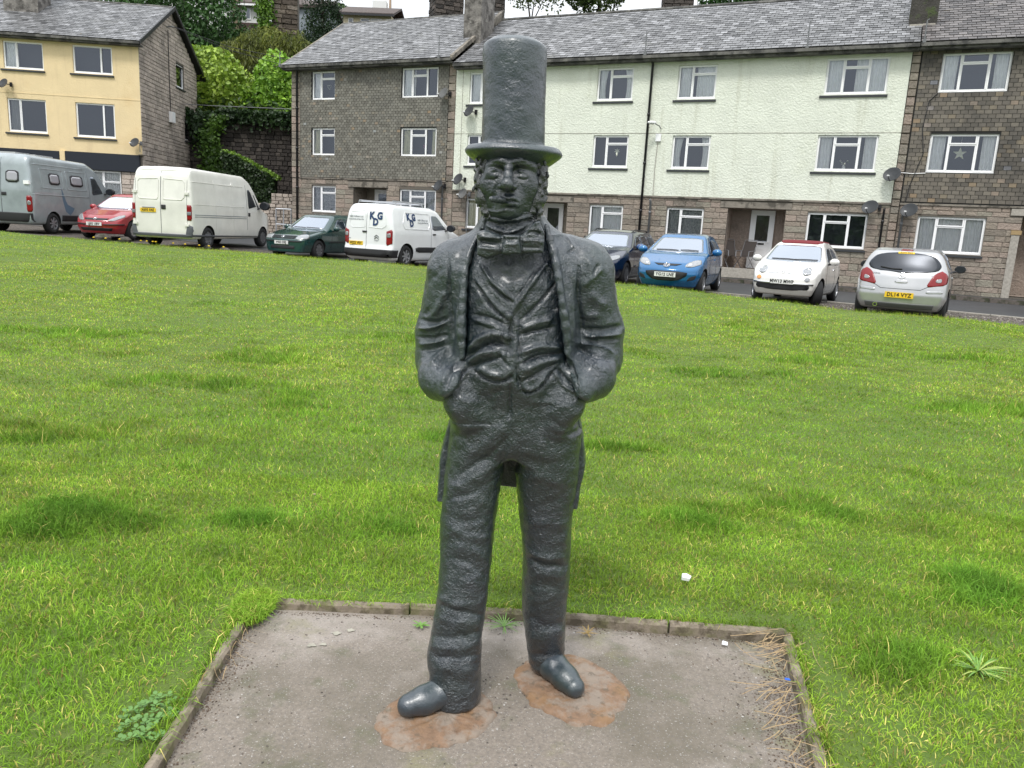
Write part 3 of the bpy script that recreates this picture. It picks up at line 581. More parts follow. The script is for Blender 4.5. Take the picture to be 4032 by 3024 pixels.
# ================================================================== mint rendered house
mi = F1.root('rendered_house', -6.1, 0, .3, 'long three storey terrace house with pale mint green render over stone ground floor', 'house')
mh = [(-13.68, -12.35, 6.39, 7.57), (-13.68, -12.35, 4.03, 5.21), (-8.34, -6.97, 6.40, 7.55), (-8.34, -6.97, 4.02, 5.18), (-5.34, -3.99, 6.40, 7.54), (-5.34, -3.98, 4.01, 5.17), (-.45, 1.43, 6.45, 7.59), (-.45, 1.41, 4.02, 5.18)]
mg = [(-13.65, -12.35, 1.53, 2.72), (-8.31, -6.98, 1.5, 2.65), (-5.33, -3.98, 1.5, 2.65), (-.47, 1.41, 1.51, 2.66), (-3.14, -1.19, .3, 2.72), (-11.0, -9.22, .3, 2.70)]
F1.part(wall_panels(MB(), -14.28, 2.03, 3.05, 7.85, mh, .10, y=-.02), 'upper_wall', M_mint, mi)
F1.part(wall_panels(MB(), -14.29, 2.05, -.5, 3.03, mg, .10), 'ground_floor_wall', M_mortar, mi)
stones(mi, -14.28, 2.02, .0, 2.98, mg + [(-3.42, -1.01, 2.72, 2.93), (-11.2, -8.97, 2.7, 2.91)], M_granite, key=key_near)
stones(mi, 2.04, 2.29, -.1, 7.7, [], M_granite, 'quoin_stone', lmin=.25, lmax=.5, hmin=.2, hmax=.34, th=.05)
stones(mi, -14.5, -14.29, .0, 7.6, [], M_granite, 'quoin_stone', lmin=.3, lmax=.5, hmin=.22, hmax=.34, th=.03)
F1.part(MB().box(-14.28, 2.04, -.06, -.001, 2.985, 3.045), 'string_course', M_conc, mi)
F1.part(MB().box(-14.28, 2.03, -.026, -.0205, 5.235, 5.25), 'joint_line', M_conc, mi); F1.part(MB().box(-13.98, -13.965, -.026, -.0205, 3.05, 7.8), 'joint_line', M_conc, mi)
F1.part(MB().box(-3.42, -1.01, -.03, .14, 2.72, 2.93), 'porch_lintel', M_conc, mi); F1.part(MB().box(-11.2, -8.97, -.03, .14, 2.70, 2.91), 'porch_lintel', M_conc, mi)
recess(mi, -3.14, -1.19, .62, 2.72, 1.0, M_granite); door(mi, F1, -2.45, -1.62, .64, 2.70, .92); recess(mi, -11.0, -9.22, .62, 2.70, 1.0, M_granite); door(mi, F1, -10.6, -9.72, .64, 2.68, .92)
F1.part(MB().box(-3.3, -1.0, -.35, .0, .3, .63), 'porch_step', M_edging, mi)
mb = MB(); mb.box(-14.28, 2.3, 7.9, 8.0, -.5, 7.8); mb.add([(-14.29, 0, 7.85), (-14.29, 8, 7.85), (-14.29, 4, 10.5)], [(0, 1, 2)]); F1.part(mb, 'side_wall', M_conc, mi)
cur = ['full', 'none', 'both', 'none', 'wide', 'both', 'wide', 'sides']
for k, (a, b, c, d) in enumerate(mh): window(mi, F1, a, b, c, d, '3' if k > 5 else '2', 'slate', cur[k], y=.06)
for k, (a, b, c, d) in enumerate(mg[:4]): window(mi, F1, a, b, c, d, '3' if k == 3 else '2', 'slate', ['fullc', 'full', 'lace', 'none'][k], dark=(k == 3))
roof(mi, F1, -14.24, 2.2, -.38, 7.86, 4.0, 10.55, M_slate, key=key_near)
gutter(mi, F1, -14.24, 2.2, -.36, 7.79)
downpipe(mi, F1, -6.28, .35, 7.72); downpipe(mi, F1, -5.93, .3, 2.9, r=.04, m_=M_pipe); downpipe(mi, F1, 1.86, .3, 2.85, r=.035)
F1.part(MB().box(-5.95, -5.76, -.10, -.03, 4.96, 5.22), 'junction_box', M_upvc, mi)
F1.part(MB().tube([(-5.87, -.05, 4.96), (-5.9, -.05, 4.0), (-5.88, -.05, 3.05)], .012, 6), 'cable', M_edging, mi)
F1.part(MB().box(1.80, 2.62, 1.0, 1.75, 8.3, 12.0), 'chimney', M_chimd, mi); F1.part(MB().box(1.84, 2.58, .88, 1.0, 8.62, 8.72), 'flashing', M_edging, mi)
# ================================================================== right slate-hung house
rt = F1.root('slate_hung_house', 5.6, 0, .2, 'brown slate hung house with stone ground floor at the right edge', 'house')
rh = [(2.90, 4.77, 6.45, 7.61), (2.89, 4.78, 4.03, 5.21)]; rg = [(2.88, 4.80, 1.52, 2.67), (5.75, 6.9, .3, 2.75)]
F1.part(wall_panels(MB(), 2.30, 9.0, 3.05, 7.85, rh, .10), 'upper_wall', M_hungback, rt)
F1.part(wall_panels(MB(), 2.30, 9.0, -.5, 3.05, rg, .10), 'ground_floor_wall', M_mortar, rt)
kn2 = lambda it: (it[0] > 6.4, -it[0])
hung(rt, 2.32, 9.0, 3.10, 7.72, rh, M_hung2, .215, .128, 300, kn2)
stones(rt, 2.32, 9.0, -.1, 3.0, rg + [(5.4, 7.1, 2.75, 2.98)], M_granite, key=kn2)
F1.part(MB().box(2.30, 9.0, -.05, -.001, 3.0, 3.06), 'string_course', M_conc, rt)
F1.part(MB().box(5.42, 7.1, -.04, .14, 2.78, 2.98), 'porch_lintel', M_edging, rt); F1.part(MB().box(5.52, 5.74, -.06, .06, .25, 2.2), 'porch_post', M_edging, rt); F1.part(MB().box(5.5, 5.78, -.08, .08, 2.2, 2.33), 'post_cap', mat('post_cap_tan', (.34, .24, .12), .8), rt)
recess(rt, 5.75, 6.9, .32, 2.78, .9, M_granite)
mb = MB(); mb.box(2.3, 9.0, 7.9, 8.0, -.5, 7.8).box(8.9, 9.0, 0.01, 7.9, -.5, 7.8); mb.add([(8.95, 0, 7.8), (8.95, 8, 7.8), (8.95, 4, 10.5)], [(0, 1, 2)]); F1.part(mb, 'side_wall', M_conc, rt)
for k, (a, b, c, d) in enumerate(rh): window(rt, F1, a, b, c, d, '3', 'none', ['wide', 'sides'][k] if k else 'sides')
window(rt, F1, *rg[0], '3', 'slate', 'full')
roof(rt, F1, 2.22, 9.2, -.38, 7.87, 4.0, 10.56, mat('roof_slate_brown', (.2, .2, .2), .5, rndramp=[(0, (.05, .045, .045)), (.4, (.095, .085, .082)), (1, (.17, .155, .15))], stain=[((.22, .17, .03), 1.4, .64, .72, .7)], **W_), key=kn2)
gutter(rt, F1, 2.22, 9.2, -.36, 7.80); downpipe(rt, F1, 2.42, .25, 2.9, r=.035, m_=M_pipe)
F1.part(MB().tube([(2.9, -.04, 6.42), (2.7, -.04, 6.2), (2.62, -.04, 5.4), (2.75, -.05, 4.6), (2.5, -.04, 3.6), (2.45, -.04, 3.1)], .014, 6), 'cable', M_black, rt)
F1.part(MB().tube([(2.9, -.04, 4.0), (2.5, -.04, 3.98), (2.0, -.08, 4.02)], .012, 6), 'cable', M_upvc, rt)
# ================================================================== yellow house, stone gable
ye_h = F2.root('yellow_house', -3.5, 0, .8, 'three storey yellow rendered house with grey stone gable end at the left', 'house')
yh = [(-5.70, -4.03, 7.31, 8.45), (-2.80, -1.12, 7.31, 8.47), (-5.68, -4.04, 4.66, 6.08), (-2.80, -1.12, 4.62, 6.08)]
F2.part(wall_panels(MB(), -9, 0.0, 3.94, 8.75, yh, .12), 'upper_wall', M_yell, ye_h)
F2.part(wall_panels(MB(), -9, 0.0, 0, 3.94, [(-2.25, -.98, 1.4, 3.2)], .1), 'ground_floor_wall', M_mortar, ye_h)
stones(ye_h, -.95, -.02, .3, 3.2, [], M_gable, lmin=.3, lmax=.5, th=.03); stones(ye_h, -9, -2.3, .3, 3.2, [], M_gable, limit=80, key=key_near)
F2.part(MB().box(-3.31, -.1, -.10, -.002, 3.22, 3.96), 'shop_fascia', M_nvy, ye_h); F2.part(MB().box(-8.9, -3.57, -.10, -.002, 3.22, 3.94), 'shop_fascia', M_nvy, ye_h); F2.part(MB().box(-3.55, -3.33, -.08, -.002, 3.2, 3.97), 'fascia_post', M_yell, ye_h)
F2.part(MB().box(-9, -.0, -.012, -.001, 6.30, 6.33), 'joint_line', M_yell, ye_h); F2.part(MB().box(-.12, .12, -.14, .1, 3.96, 4.0), 'flashing', M_conc, ye_h)
window(ye_h, F2, -2.25, -.98, 1.4, 3.2, '2', 'none', 'full'); 
for k, (a, b, c, d) in enumerate(yh): window(ye_h, F2, a, b, c, d, 'yr' if k in (1, 3) else 'yl', 'slate', ['left', 'none', 'left', 'none'][k], dark=(k in (2, 3)))
# gable wall in the plane x = 0, running back
MG = Matrix(((0, -1, 0, 0), (1, 0, 0, 0), (0, 0, 1, 0), (0, 0, 0, 1)))     # wall x -> building y, outward -y -> +x
gbl = [(4.62, 5.78, 7.72, 8.84), (5.68, 6.55, 5.25, 6.28)]
top = lambda u: 8.75 + (11.15 - 8.75) * (u / 4.05) if u < 4.05 else 8.75 + (11.15 - 8.75) * (8.1 - u) / 4.05
mb = wall_panels(MB(), 0, 7.72, 0, 8.75, [gbl[1], (gbl[0][0], gbl[0][1], gbl[0][2], 8.74)], .12, M=MG)
mb.add([MG @ Vector(p) for p in [(0, 0, 8.75), (4.62, 0, 8.75), (4.62, 0, top(4.62)), (4.05, 0, 11.15)]], [(0, 1, 2, 3)]); mb.add([MG @ Vector(p) for p in [(5.78, 0, 8.75), (7.72, 0, 8.75), (7.72, 0, 8.95), (5.78, 0, top(5.78))]], [(0, 1, 2, 3)]); mb.add([MG @ Vector(p) for p in [(4.62, 0, 8.84), (5.78, 0, 8.84), (5.78, 0, top(5.78)), (4.62, 0, top(4.62))]], [(0, 1, 2, 3)])
F2.part(mb, 'gable_wall', M_mortar, ye_h)
stones(ye_h, 0.0, 7.72, 1.0, 11.0, gbl, M_gable, M=MG, lmin=.22, lmax=.5, hmin=.13, hmax=.22, key=lambda it: it[0], clip=lambda x, z: z < top(x) - .08, th=.025)
window(ye_h, F2, *gbl[0], '1', 'slate', 'none', M=MG); window(ye_h, F2, *gbl[1], '1', 'slate', 'none', M=MG)
F2.part(MB().box(-9, 0, 7.6, 7.7, 0, 8.75).box(-9, -8.9, 0.01, 7.6, 0, 8.75), 'back_wall', M_gable, ye_h)
roof(ye_h, F2, -9.2, .22, -.35, 8.72, 4.05, 11.22, M_slate, key=key_near)
F2.part(MB().prism([(-.4, 8.62), (4.05, 11.12), (8.5, 8.62), (8.5, 8.8), (4.05, 11.3), (-.4, 8.8)], 'x', .22, .28), 'verge_board', M_black, ye_h)
gutter(ye_h, F2, -9.2, .2, -.33, 8.66)
F2.part(MB().box(-6.6, -5.1, 2.0, 3.2, 9.6, 13), 'chimney', M_chim, ye_h)
F2.part(MB().tube([(.05, 3.58, 10.1), (.05, 3.55, 8), (.05, 3.6, 6.35)], .018, 6), 'cable', M_black, ye_h); F2.part(MB().box(.03, .2, 3.4, 3.8, 5.85, 6.35), 'meter_box', M_upvc, ye_h)
F2.part(MB().tube([(.03, 3.45, 10.2), (.25, 3.45, 10.25), (.25, 3.8, 10.3)], .03, 6), 'cable_bracket', M_pipe, ye_h)
# ------------------------------------------------------------------ satellite dishes
def dish(fr, s, z, w_, label, m_=None, mast=None, arm=.35, flip=1, mount=None):
    rt_ = fr.root('satellite_dish', s, -arm, z, label, 'satellite dish', 'satellite dishes on the house fronts'); m_ = m_ or M_dish; rad = w_ / 2
    A = Matrix.Translation((0, 0, 0)) @ Matrix.Rotation(R(-26 * flip), 4, 'Z') @ Matrix.Rotation(R(-24), 4, 'X') @ Matrix.Diagonal((1, 1, .86, 1))
    prof = [(0, .055), (rad * .35, .047), (rad * .7, .027), (rad * .97, 0), (rad, .0), (rad, .012), (rad * .7, .04), (rad * .35, .06), (0, .068)]
    MB().lathe(prof, 28, A, 'y').build('reflector', m_, rt_, True)
    lnb = A @ Vector((0, -.22, -rad * .7)); foot = A @ Vector((0, .03, -rad * .95))
    MB().tube([foot, foot.lerp(lnb, .6) + Vector((0, 0, -.03)), lnb], .012, 6).build('arm', M_black, rt_); MB().tube([lnb, lnb + (A.to_3x3() @ Vector((0, .07, .03)))], .026, 8).build('receiver', M_upvc, rt_)
    mx = mount if mount is not None else .18
    mb = MB().tube([A @ Vector((0, .07, 0)), (mx * .7, .16, -.02), (mx, arm - .09, -.02)], .018, 8).box(mx - .05, mx + .05, arm - .09, arm - .035, -.1, .08)
    if mast: mb.tube([(mx, .14, -.02), (mx, .14, -mast)], .018, 8)
    mb.build('bracket', M_black if not mast else M_pipe, rt_)
dish(F1, -14.70, 6.77, .55, 'pale grey dish right of the top window on the grey slate house', M_dish2)
dish(F1, -14.81, 3.18, .56, 'dark dish above the stone ground floor of the grey slate house, left of the corner', arm=.33)
dish(F1, -13.50, 6.07, .55, 'dark dish under the top left window of the mint house')
dish(F1, -13.88, 3.45, .57, 'dark dish low on the mint house just above the string course')
dish(F1, -13.65, 2.89, .52, 'pale dish on a tall grey mast left of the statue\'s neck', M_dish2, mast=1.6)
dish(F1, 1.93, 3.93, .56, 'dark dish on the stone pilaster, highest at the right', mount=.12)
dish(F1, 1.42, 2.89, .54, 'black dish above the right ground floor window of the mint house', mount=.3)
dish(F1, 2.57, 2.83, .54, 'black dish left of the ground floor window of the brown slate house', mount=-.05)
dish(F2, -.20, 4.49, .5, 'grey dish at the bottom right corner of the yellow wall', mast=.4)
dish(F2, -5.6, 6.64, .5, 'grey dish between windows at the far left of the yellow wall')
# wall lamp
lp = F1.root('street_lamp', -6.0, -.1, 5.2, 'white wall mounted street lamp beside the black drainpipe on the mint wall', 'street lamp')
MB().tube([(.2, .06, .2), (.18, -.12, .27), (.05, -.3, .33)], .018, 8).build('bracket', M_pipe, lp)
mb = MB(); mb.lathe([(0, -.26), (.05, -.25), (.10, -.12), (.11, .0), (.09, .12), (.04, .2), (0, .21)], 14, Matrix.Translation((-.02, -.33, .36)) @ Matrix.Rotation(R(35), 4, 'Z') @ Matrix.Diagonal((.7, .7, .55, 1)), 'x'); mb.build('lamp_head', M_upvc, lp, True)
MB().lathe([(0, -.2), (.07, -.1), (.08, .05), (0, .12)], 12, Matrix.Translation((-.02, -.33, .33)) @ Matrix.Rotation(R(35), 4, 'Z') @ Matrix.Diagonal((.7, .7, .45, 1)), 'x').build('lens', M_black, lp, True)
# antennas on eaves
for k, (s, z0, hh) in enumerate([(-6.5, 7.9, .7), (-1.1, 7.85, .8), (2.3, 7.9, .6), (-14.9, 8.1, .8), (-22.9, 8.1, .5)]):
    o = empty('eaves_bracket', F1.M @ Vector((s, -.42, z0)), TH, ['thin grey bracket on the gutter above the black drainpipe', 'thin grey bracket on the mint house gutter above the porch', 'grey bracket on the gutter beside the right chimney', 'thin grey bracket at the right end of the grey house eaves', 'short pale bracket at the left end of the grey house eaves'][k], 'bracket', 'cable brackets standing on the eaves')
    MB().tube([(0, 0, -.05), (0, 0, hh), (.06, 0, hh + .02)], .02, 6).build('post', M_pipe, o); MB().box(-.05, .05, -.03, .03, -.08, .06).build('foot', M_pipe, o)
# garden chairs in the porch
M_tex = mat('mesh_fabric_brown', (.055, .045, .04), .9, var=.3, vscale=60); M_alu = mat('chair_frame', (.25, .25, .26), .35, .6)
def gchair(s, y, rz, label):
    r_ = F1.root('garden_chair', s, y, .63, label, 'chair', 'folding chairs in the porch'); r_.rotation_euler = (0, 0, TH + rz)
    MB().box(-.22, .22, -.22, .2, .40, .415).build('seat', M_tex, r_)
    MB().prism([(.20, .42), (.42, .95), (.40, .955), (.18, .425)], 'x', -.22, .22).build('backrest', M_tex, r_)
    for s_ in (-1, 1):
        x = .24 * s_; MB().tube([(x, .43, .97), (x, .2, .42), (x, -.28, 0)], .012, 6).build('leg', M_alu, r_); MB().tube([(x, -.24, .42), (x, .3, .0)], .012, 6).build('leg', M_alu, r_); MB().tube([(x, .3, .62), (x, -.2, .6), (x, -.22, .42)], .014, 6).build('armrest', M_alu, r_)
    MB().tube([(-.24, .43, .97), (-.2, .44, 1.0), (.2, .44, 1.0), (.24, .43, .97)], .012, 6).build('top_rail', M_alu, r_)
gchair(-2.88, .25, .6, 'brown mesh folding chair at the left of the porch'); gchair(-2.42, .15, -.3, 'brown mesh folding chair beside the white porch door')
# ornaments in windows
def star_mb(r1, r2, n, x, y, z): return MB().prism([(x + (r1 if k % 2 == 0 else r2) * math.sin(math.pi * k / n), z + (r1 if k % 2 == 0 else r2) * math.cos(math.pi * k / n)) for k in range(2 * n)], 'y', y - .01, y + .01)
M_orn = mat('ornament_white', (.75, .75, .62), .8); M_pink = mat('orchid_pink', (.6, .2, .4), .7); M_leafo = mat('ornament_leaf', (.06, .14, .04), .6)
o = F1.root('star_ornament', 3.78, .10, 4.62, 'white five pointed star hanging in the middle window of the brown slate house', 'star'); star_mb(.2, .08, 5, 0, 0, 0).build('star', M_orn, o); MB().tube([(0, 0, .2), (0, 0, .5)], .003, 4).build('string', M_orn, o)
o = F1.root('flower_vase', .45, .16, 4.08, 'vase of white flowers on the sill of the mint house middle window', 'vase'); MB().lathe([(0, 0), (.05, 0), (.06, .08), (.03, .15), (.035, .17)], 10).build('vase', M_upvc, o)
for k in range(9): a = k * .7; r_ = .04 + .02 * (k % 3); MB().lathe([(0, -.03), (.035, 0), (0, .03)], 6, Matrix.Translation((.13 * math.cos(a), r_ * math.sin(a), .24 + .05 * math.sin(a * 2.3)))).build('flower', M_orn if k % 4 else M_leafo, o)
o = F1.root('orchid', -15.75, .16, 4.40, 'pink orchid in the middle window of the grey slate house', 'orchid'); MB().lathe([(0, 0), (.05, 0), (.06, .1)], 8).build('pot', M_black, o); MB().tube([(0, 0, .1), (.02, 0, .3), (-.03, 0, .45)], .005, 5).build('stem', M_leafo, o)
for k in range(6): MB().lathe([(0, -.035), (.04, 0), (0, .035)], 6, Matrix.Translation((-.05 + .05 * (k % 3), 0, .32 + .06 * (k // 3) + .02 * (k % 2)))).build('flower', M_pink, o)
o = F1.root('heart_ornament', -20.62, .10, 7.22, 'white outline heart hanging in the top left window of the grey slate house', 'ornament'); MB().tube([(.1 * math.sin(t_) ** 3 * 1.0, 0, .09 * (math.cos(t_) - .35 * math.cos(2 * t_) - .12 * math.cos(3 * t_))) for t_ in [2 * math.pi * k / 20 for k in range(21)]], .008, 5, cap=False).build('heart', M_orn, o)
o = F1.root('flower_ornament', -7.42, .10, 4.62, 'white dried flower bunch hanging in the middle window right of the statue', 'ornament'); star_mb(.12, .05, 7, 0, 0, 0).build('petals', M_orn, o); MB().lathe([(0, -.2), (.035, -.14), (.03, -.06), (0, -.03)], 8).build('stem_wrap', M_orn, o)
# ------------------------------------------------------------------ the statue, sculpted as distance fields
SY = 2.33
class Field:
    def __init__(s, lo, hi, h):
        s.lo = np.array(lo, np.float32); s.h = h; s.n = np.ceil((np.array(hi) - s.lo) / h).astype(int) + 1
        s.ax = [s.lo[i] + h * np.arange(s.n[i], dtype=np.float32) for i in range(3)]; s.D = np.full(s.n, .2, np.float32)
    def sub(s, lo, hi):
        sl = []
        for i in range(3):
            a = int(np.clip(np.floor((lo[i] - s.lo[i]) / s.h), 0, s.n[i])); b = int(np.clip(np.ceil((hi[i] - s.lo[i]) / s.h) + 1, 0, s.n[i])); sl.append(slice(a, b))
        X = s.ax[0][sl[0]][:, None, None]; Y = s.ax[1][sl[1]][None, :, None]; Z = s.ax[2][sl[2]][None, None, :]
        return tuple(sl), X, Y, Z
    def op(s, sl, d, k, mode):
        a = s.D[sl]
        if a.size == 0: return
        if mode == 'add': h = np.maximum(k - np.abs(a - d), 0) / max(k, 1e-6); s.D[sl] = np.minimum(a, d) - h * h * k * .25
        elif mode == 'cut': d = -d; h = np.maximum(k - np.abs(a - d), 0) / max(k, 1e-6); s.D[sl] = np.maximum(a, d) + h * h * k * .25
    def cone(s, pts, rs, k=.02, mode='add', sy=1.0, sz=1.0):
        rs = rs if isinstance(rs, (list, tuple)) else [rs] * len(pts)
        for (a, b, ra, rb) in zip(pts, pts[1:], rs, rs[1:]):
            a = np.array(a, float); b = np.array(b, float); m = max(ra, rb) * max(1, sy, sz) + k + .012
            sl, X, Y, Z = s.sub(np.minimum(a, b) - m, np.maximum(a, b) + m); ba = b - a; L = ba @ ba
            t = np.clip(((X - a[0]) * ba[0] + (Y - a[1]) * ba[1] + (Z - a[2]) * ba[2]) / max(L, 1e-9), 0, 1)
            d = np.sqrt((X - a[0] - t * ba[0]) ** 2 + ((Y - a[1] - t * ba[1]) / sy) ** 2 + ((Z - a[2] - t * ba[2]) / sz) ** 2) - (ra + (rb - ra) * t); s.op(sl, d, k, mode)
    def ball(s, c, r, k=.02, mode='add', sc_=(1, 1, 1)):
        c = np.array(c, float); q = np.array(sc_, float); m = r * q + k + .012; sl, X, Y, Z = s.sub(c - m, c + m)
        d = (np.sqrt(((X - c[0]) / q[0]) ** 2 + ((Y - c[1]) / q[1]) ** 2 + ((Z - c[2]) / q[2]) ** 2) - r) * q.min(); s.op(sl, d, k, mode)
    def stack(s, rows, k=.02, mode='add', p=2.0, shell=None, pre=None):
        rows = np.array(sorted(rows), float); z0, z1 = rows[0, 0], rows[-1, 0]; R_ = rows[:, [2, 4]].max(); cx = rows[:, 1]; cy = rows[:, 3]
        m = R_ + k + .02; sl, X, Y, Z = s.sub((cx.min() - m, cy.min() - m, z0 - k - .01), (cx.max() + m, cy.max() + m, z1 + k + .01)); zz = Z.ravel()
        fine = np.linspace(z0, z1, 200); w = max(1, int(200 * .012 / (z1 - z0))); out = []
        for i in range(1, 5):
            f = np.interp(fine, rows[:, 0], rows[:, i]); ker = np.ones(2 * w + 1) / (2 * w + 1); f = np.convolve(np.pad(f, w, 'edge'), ker, 'valid'); out.append(np.interp(zz, fine, f)[None, None, :])
        cX, rX, cY, rY = out; u = np.abs(X - cX) / rX; v = np.abs(Y - cY) / rY; d = ((u ** p + v ** p) ** (1 / p) - 1) * np.minimum(rX, rY)
        if shell: d = np.abs(d + shell / 2) - shell / 2
        e = np.maximum(z0 - Z, Z - z1); d = np.maximum(d, e)
        if pre is not None: d = pre(d, X, Y, Z)
        s.op(sl, d.astype(np.float32), k, mode)
    def slab(s, pts, half, rnd, k=.01, mode='add', axis=1):
        """rounded convex polygon in x-z at depth range half=(y0,y1)"""
        P = np.array(pts, float); m = k + .02; sl, X, Y, Z = s.sub((P[:, 0].min() - m, half[0] - m, P[:, 1].min() - m), (P[:, 0].max() + m, half[1] + m, P[:, 1].max() + m))
        n = len(P); ar = sum(P[i][0] * P[(i + 1) % n][1] - P[(i + 1) % n][0] * P[i][1] for i in range(n)); d = None
        for i in range(n):
            a, b = P[i], P[(i + 1) % n]; e = b - a; nn = np.array([e[1], -e[0]]) / np.hypot(*e) * (1 if ar > 0 else -1); q = (X - a[0]) * nn[0] + (Z - a[1]) * nn[1] + rnd; d = q if d is None else np.maximum(d, q)
        yc = (half[0] + half[1]) / 2; dy = np.abs(Y - yc) - (half[1] - half[0]) / 2 + rnd
        dd = np.minimum(np.maximum(d, dy), 0) + np.sqrt(np.maximum(d, 0) ** 2 + np.maximum(dy, 0) ** 2) - rnd; s.op(sl, dd, k, mode)
    def mesh(s):
        D = s.D; I = D < 0; nx, ny, nz = D.shape
        # cells that the surface crosses
        c = np.zeros((nx - 1, ny - 1, nz - 1), np.uint8)
        for i in (0, 1):
            for j in (0, 1):
                for k in (0, 1): c += I[i:nx - 1 + i, j:ny - 1 + j, k:nz - 1 + k]
        act = (c > 0) & (c < 8); idx = np.argwhere(act); vid = np.full(act.shape, -1, np.int32); vid[act] = np.arange(len(idx))
        acc = np.zeros((len(idx), 3), np.float64); cnt = np.zeros(len(idx)); co = [(i, j, k) for i in (0, 1) for j in (0, 1) for k in (0, 1)]
        for a in co:
            for ax in range(3):
                if a[ax] == 1: continue
                b = list(a); b[ax] = 1; va = D[idx[:, 0] + a[0], idx[:, 1] + a[1], idx[:, 2] + a[2]]; vb = D[idx[:, 0] + b[0], idx[:, 1] + b[1], idx[:, 2] + b[2]]
                m = (va < 0) != (vb < 0); t = np.where(m, va / np.where(m, va - vb, 1), 0)
                q = np.array(a, float)[None] + t[:, None] * np.eye(3)[ax][None]; acc += q * m[:, None]; cnt += m
        V = (idx + acc / cnt[:, None]) * s.h + s.lo; Fs = []
        for ax in range(3):
            o1, o2 = [(1, 2), (2, 0), (0, 1)][ax]; sl0 = [slice(1, n_ - 1) for n_ in D.shape]; sl0[ax] = slice(0, D.shape[ax] - 1); sl1 = list(sl0); sl1[ax] = slice(1, D.shape[ax])
            A = I[tuple(sl0)]; B = I[tuple(sl1)]; e = np.argwhere(A != B); st = np.array([s_.start for s_ in sl0]); fl = A[tuple(e.T)]; e = e + st; e1 = e.copy(); e1[:, o1] -= 1; e2 = e.copy(); e2[:, o2] -= 1; e12 = e1.copy(); e12[:, o2] -= 1
            q = np.stack([vid[tuple(e.T)], vid[tuple(e1.T)], vid[tuple(e12.T)], vid[tuple(e2.T)]], 1); q[~fl] = q[~fl][:, ::-1]; Fs.append(q)
        F = np.concatenate(Fs); F = F[(F >= 0).all(1)]
        return V, F
def vnormals(V, F):
    a = V[F[:, 2]] - V[F[:, 0]]; b = V[F[:, 3]] - V[F[:, 1]]; n = np.cross(a, b); out = np.zeros_like(V)
    for k in range(4): np.add.at(out, F[:, k], n)
    return out / np.maximum(np.linalg.norm(out, axis=1, keepdims=True), 1e-12)
def relax(V, F, it=1, lam=.5):
    E = np.concatenate([F[:, [0, 1]], F[:, [1, 2]], F[:, [2, 3]], F[:, [3, 0]]])
    for _ in range(it):
        s_ = np.zeros_like(V); c = np.zeros(len(V)); np.add.at(s_, E[:, 0], V[E[:, 1]]); np.add.at(s_, E[:, 1], V[E[:, 0]]); np.add.at(c, E[:, 0], 1); np.add.at(c, E[:, 1], 1); V = V + lam * (s_ / c[:, None] - V)
    return V
# folds traced as lines: (points, half width, height in mm); each point is the place on the statue's front, as x and z read at the given depth
AX = np.array(CX), np.array(CU), np.array(_f)
def front_uv(V):   # direction from the sculptor's view point: folds are pressed in along these lines
    q = V + np.array([0, SY, 0]) - np.array(CAM); w_ = q @ AX[2]; return 2016 + 3018 * (q @ AX[0]) / w_, 1512 - 3018 * (q @ AX[1]) / w_, -q / np.linalg.norm(q, axis=1, keepdims=True)
def folds(V, F, strokes, org, k, amp=1.0):
    Nn = vnormals(V, F); px, py, view = front_uv(V); fac_ = np.clip((Nn * view).sum(1) * 2.2, 0, 1); disp = np.zeros(len(V))
    for pts, w_, a in strokes:
        P = np.array(pts, float) * k + np.array(org); w2 = w_ * k
        m = (px > P[:, 0].min() - 3 * w2) & (px < P[:, 0].max() + 3 * w2) & (py > P[:, 1].min() - 3 * w2) & (py < P[:, 1].max() + 3 * w2) & (fac_ > 0); ii = np.where(m)[0]
        if not len(ii): continue
        # resample with smoothing
        L = np.r_[0, np.cumsum(np.hypot(*np.diff(P, axis=0).T))]; tt = np.linspace(0, L[-1], max(8, int(L[-1] / 8))); Q = np.stack([np.interp(tt, L, P[:, 0]), np.interp(tt, L, P[:, 1])], 1)
        if len(Q) > 6:
            for _ in range(4): Q[1:-1] = (Q[:-2] + Q[1:-1] * 2 + Q[2:]) / 4
        best = np.full(len(ii), 1e9); bt = np.zeros(len(ii))
        for i in range(len(Q) - 1):
            e = Q[i + 1] - Q[i]; t = np.clip(((px[ii] - Q[i, 0]) * e[0] + (py[ii] - Q[i, 1]) * e[1]) / (e @ e + 1e-9), 0, 1); d = np.hypot(px[ii] - Q[i, 0] - t * e[0], py[ii] - Q[i, 1] - t * e[1]); u = d < best; best[u] = d[u]; bt[u] = ((i + t) / (len(Q) - 1))[u]
        taper = np.clip(np.minimum(bt, 1 - bt) * 5 + .25, 0, 1); disp[ii] += a * .001 * amp * np.exp(-(best / w2) ** 2) * taper
    return V + Nn * (disp * fac_)[:, None]
def crinkle(V, F, a=.0008, f=38, seed=0):
    Nn = vnormals(V, F); r = np.random.default_rng(seed); d = np.zeros(len(V))
    for fr_, am in ((f, 1), (f * 2.1, .6), (f * .35, 1.6)):
        for _ in range(7): kx = r.normal(0, 1, 3) * fr_; d += am / 3 * np.sin(V @ kx + r.uniform(0, 6.28) + 2.2 * np.sin(V @ r.normal(0, 1, 3) * fr_ * .5))
    return V + Nn * (d * a)[:, None]
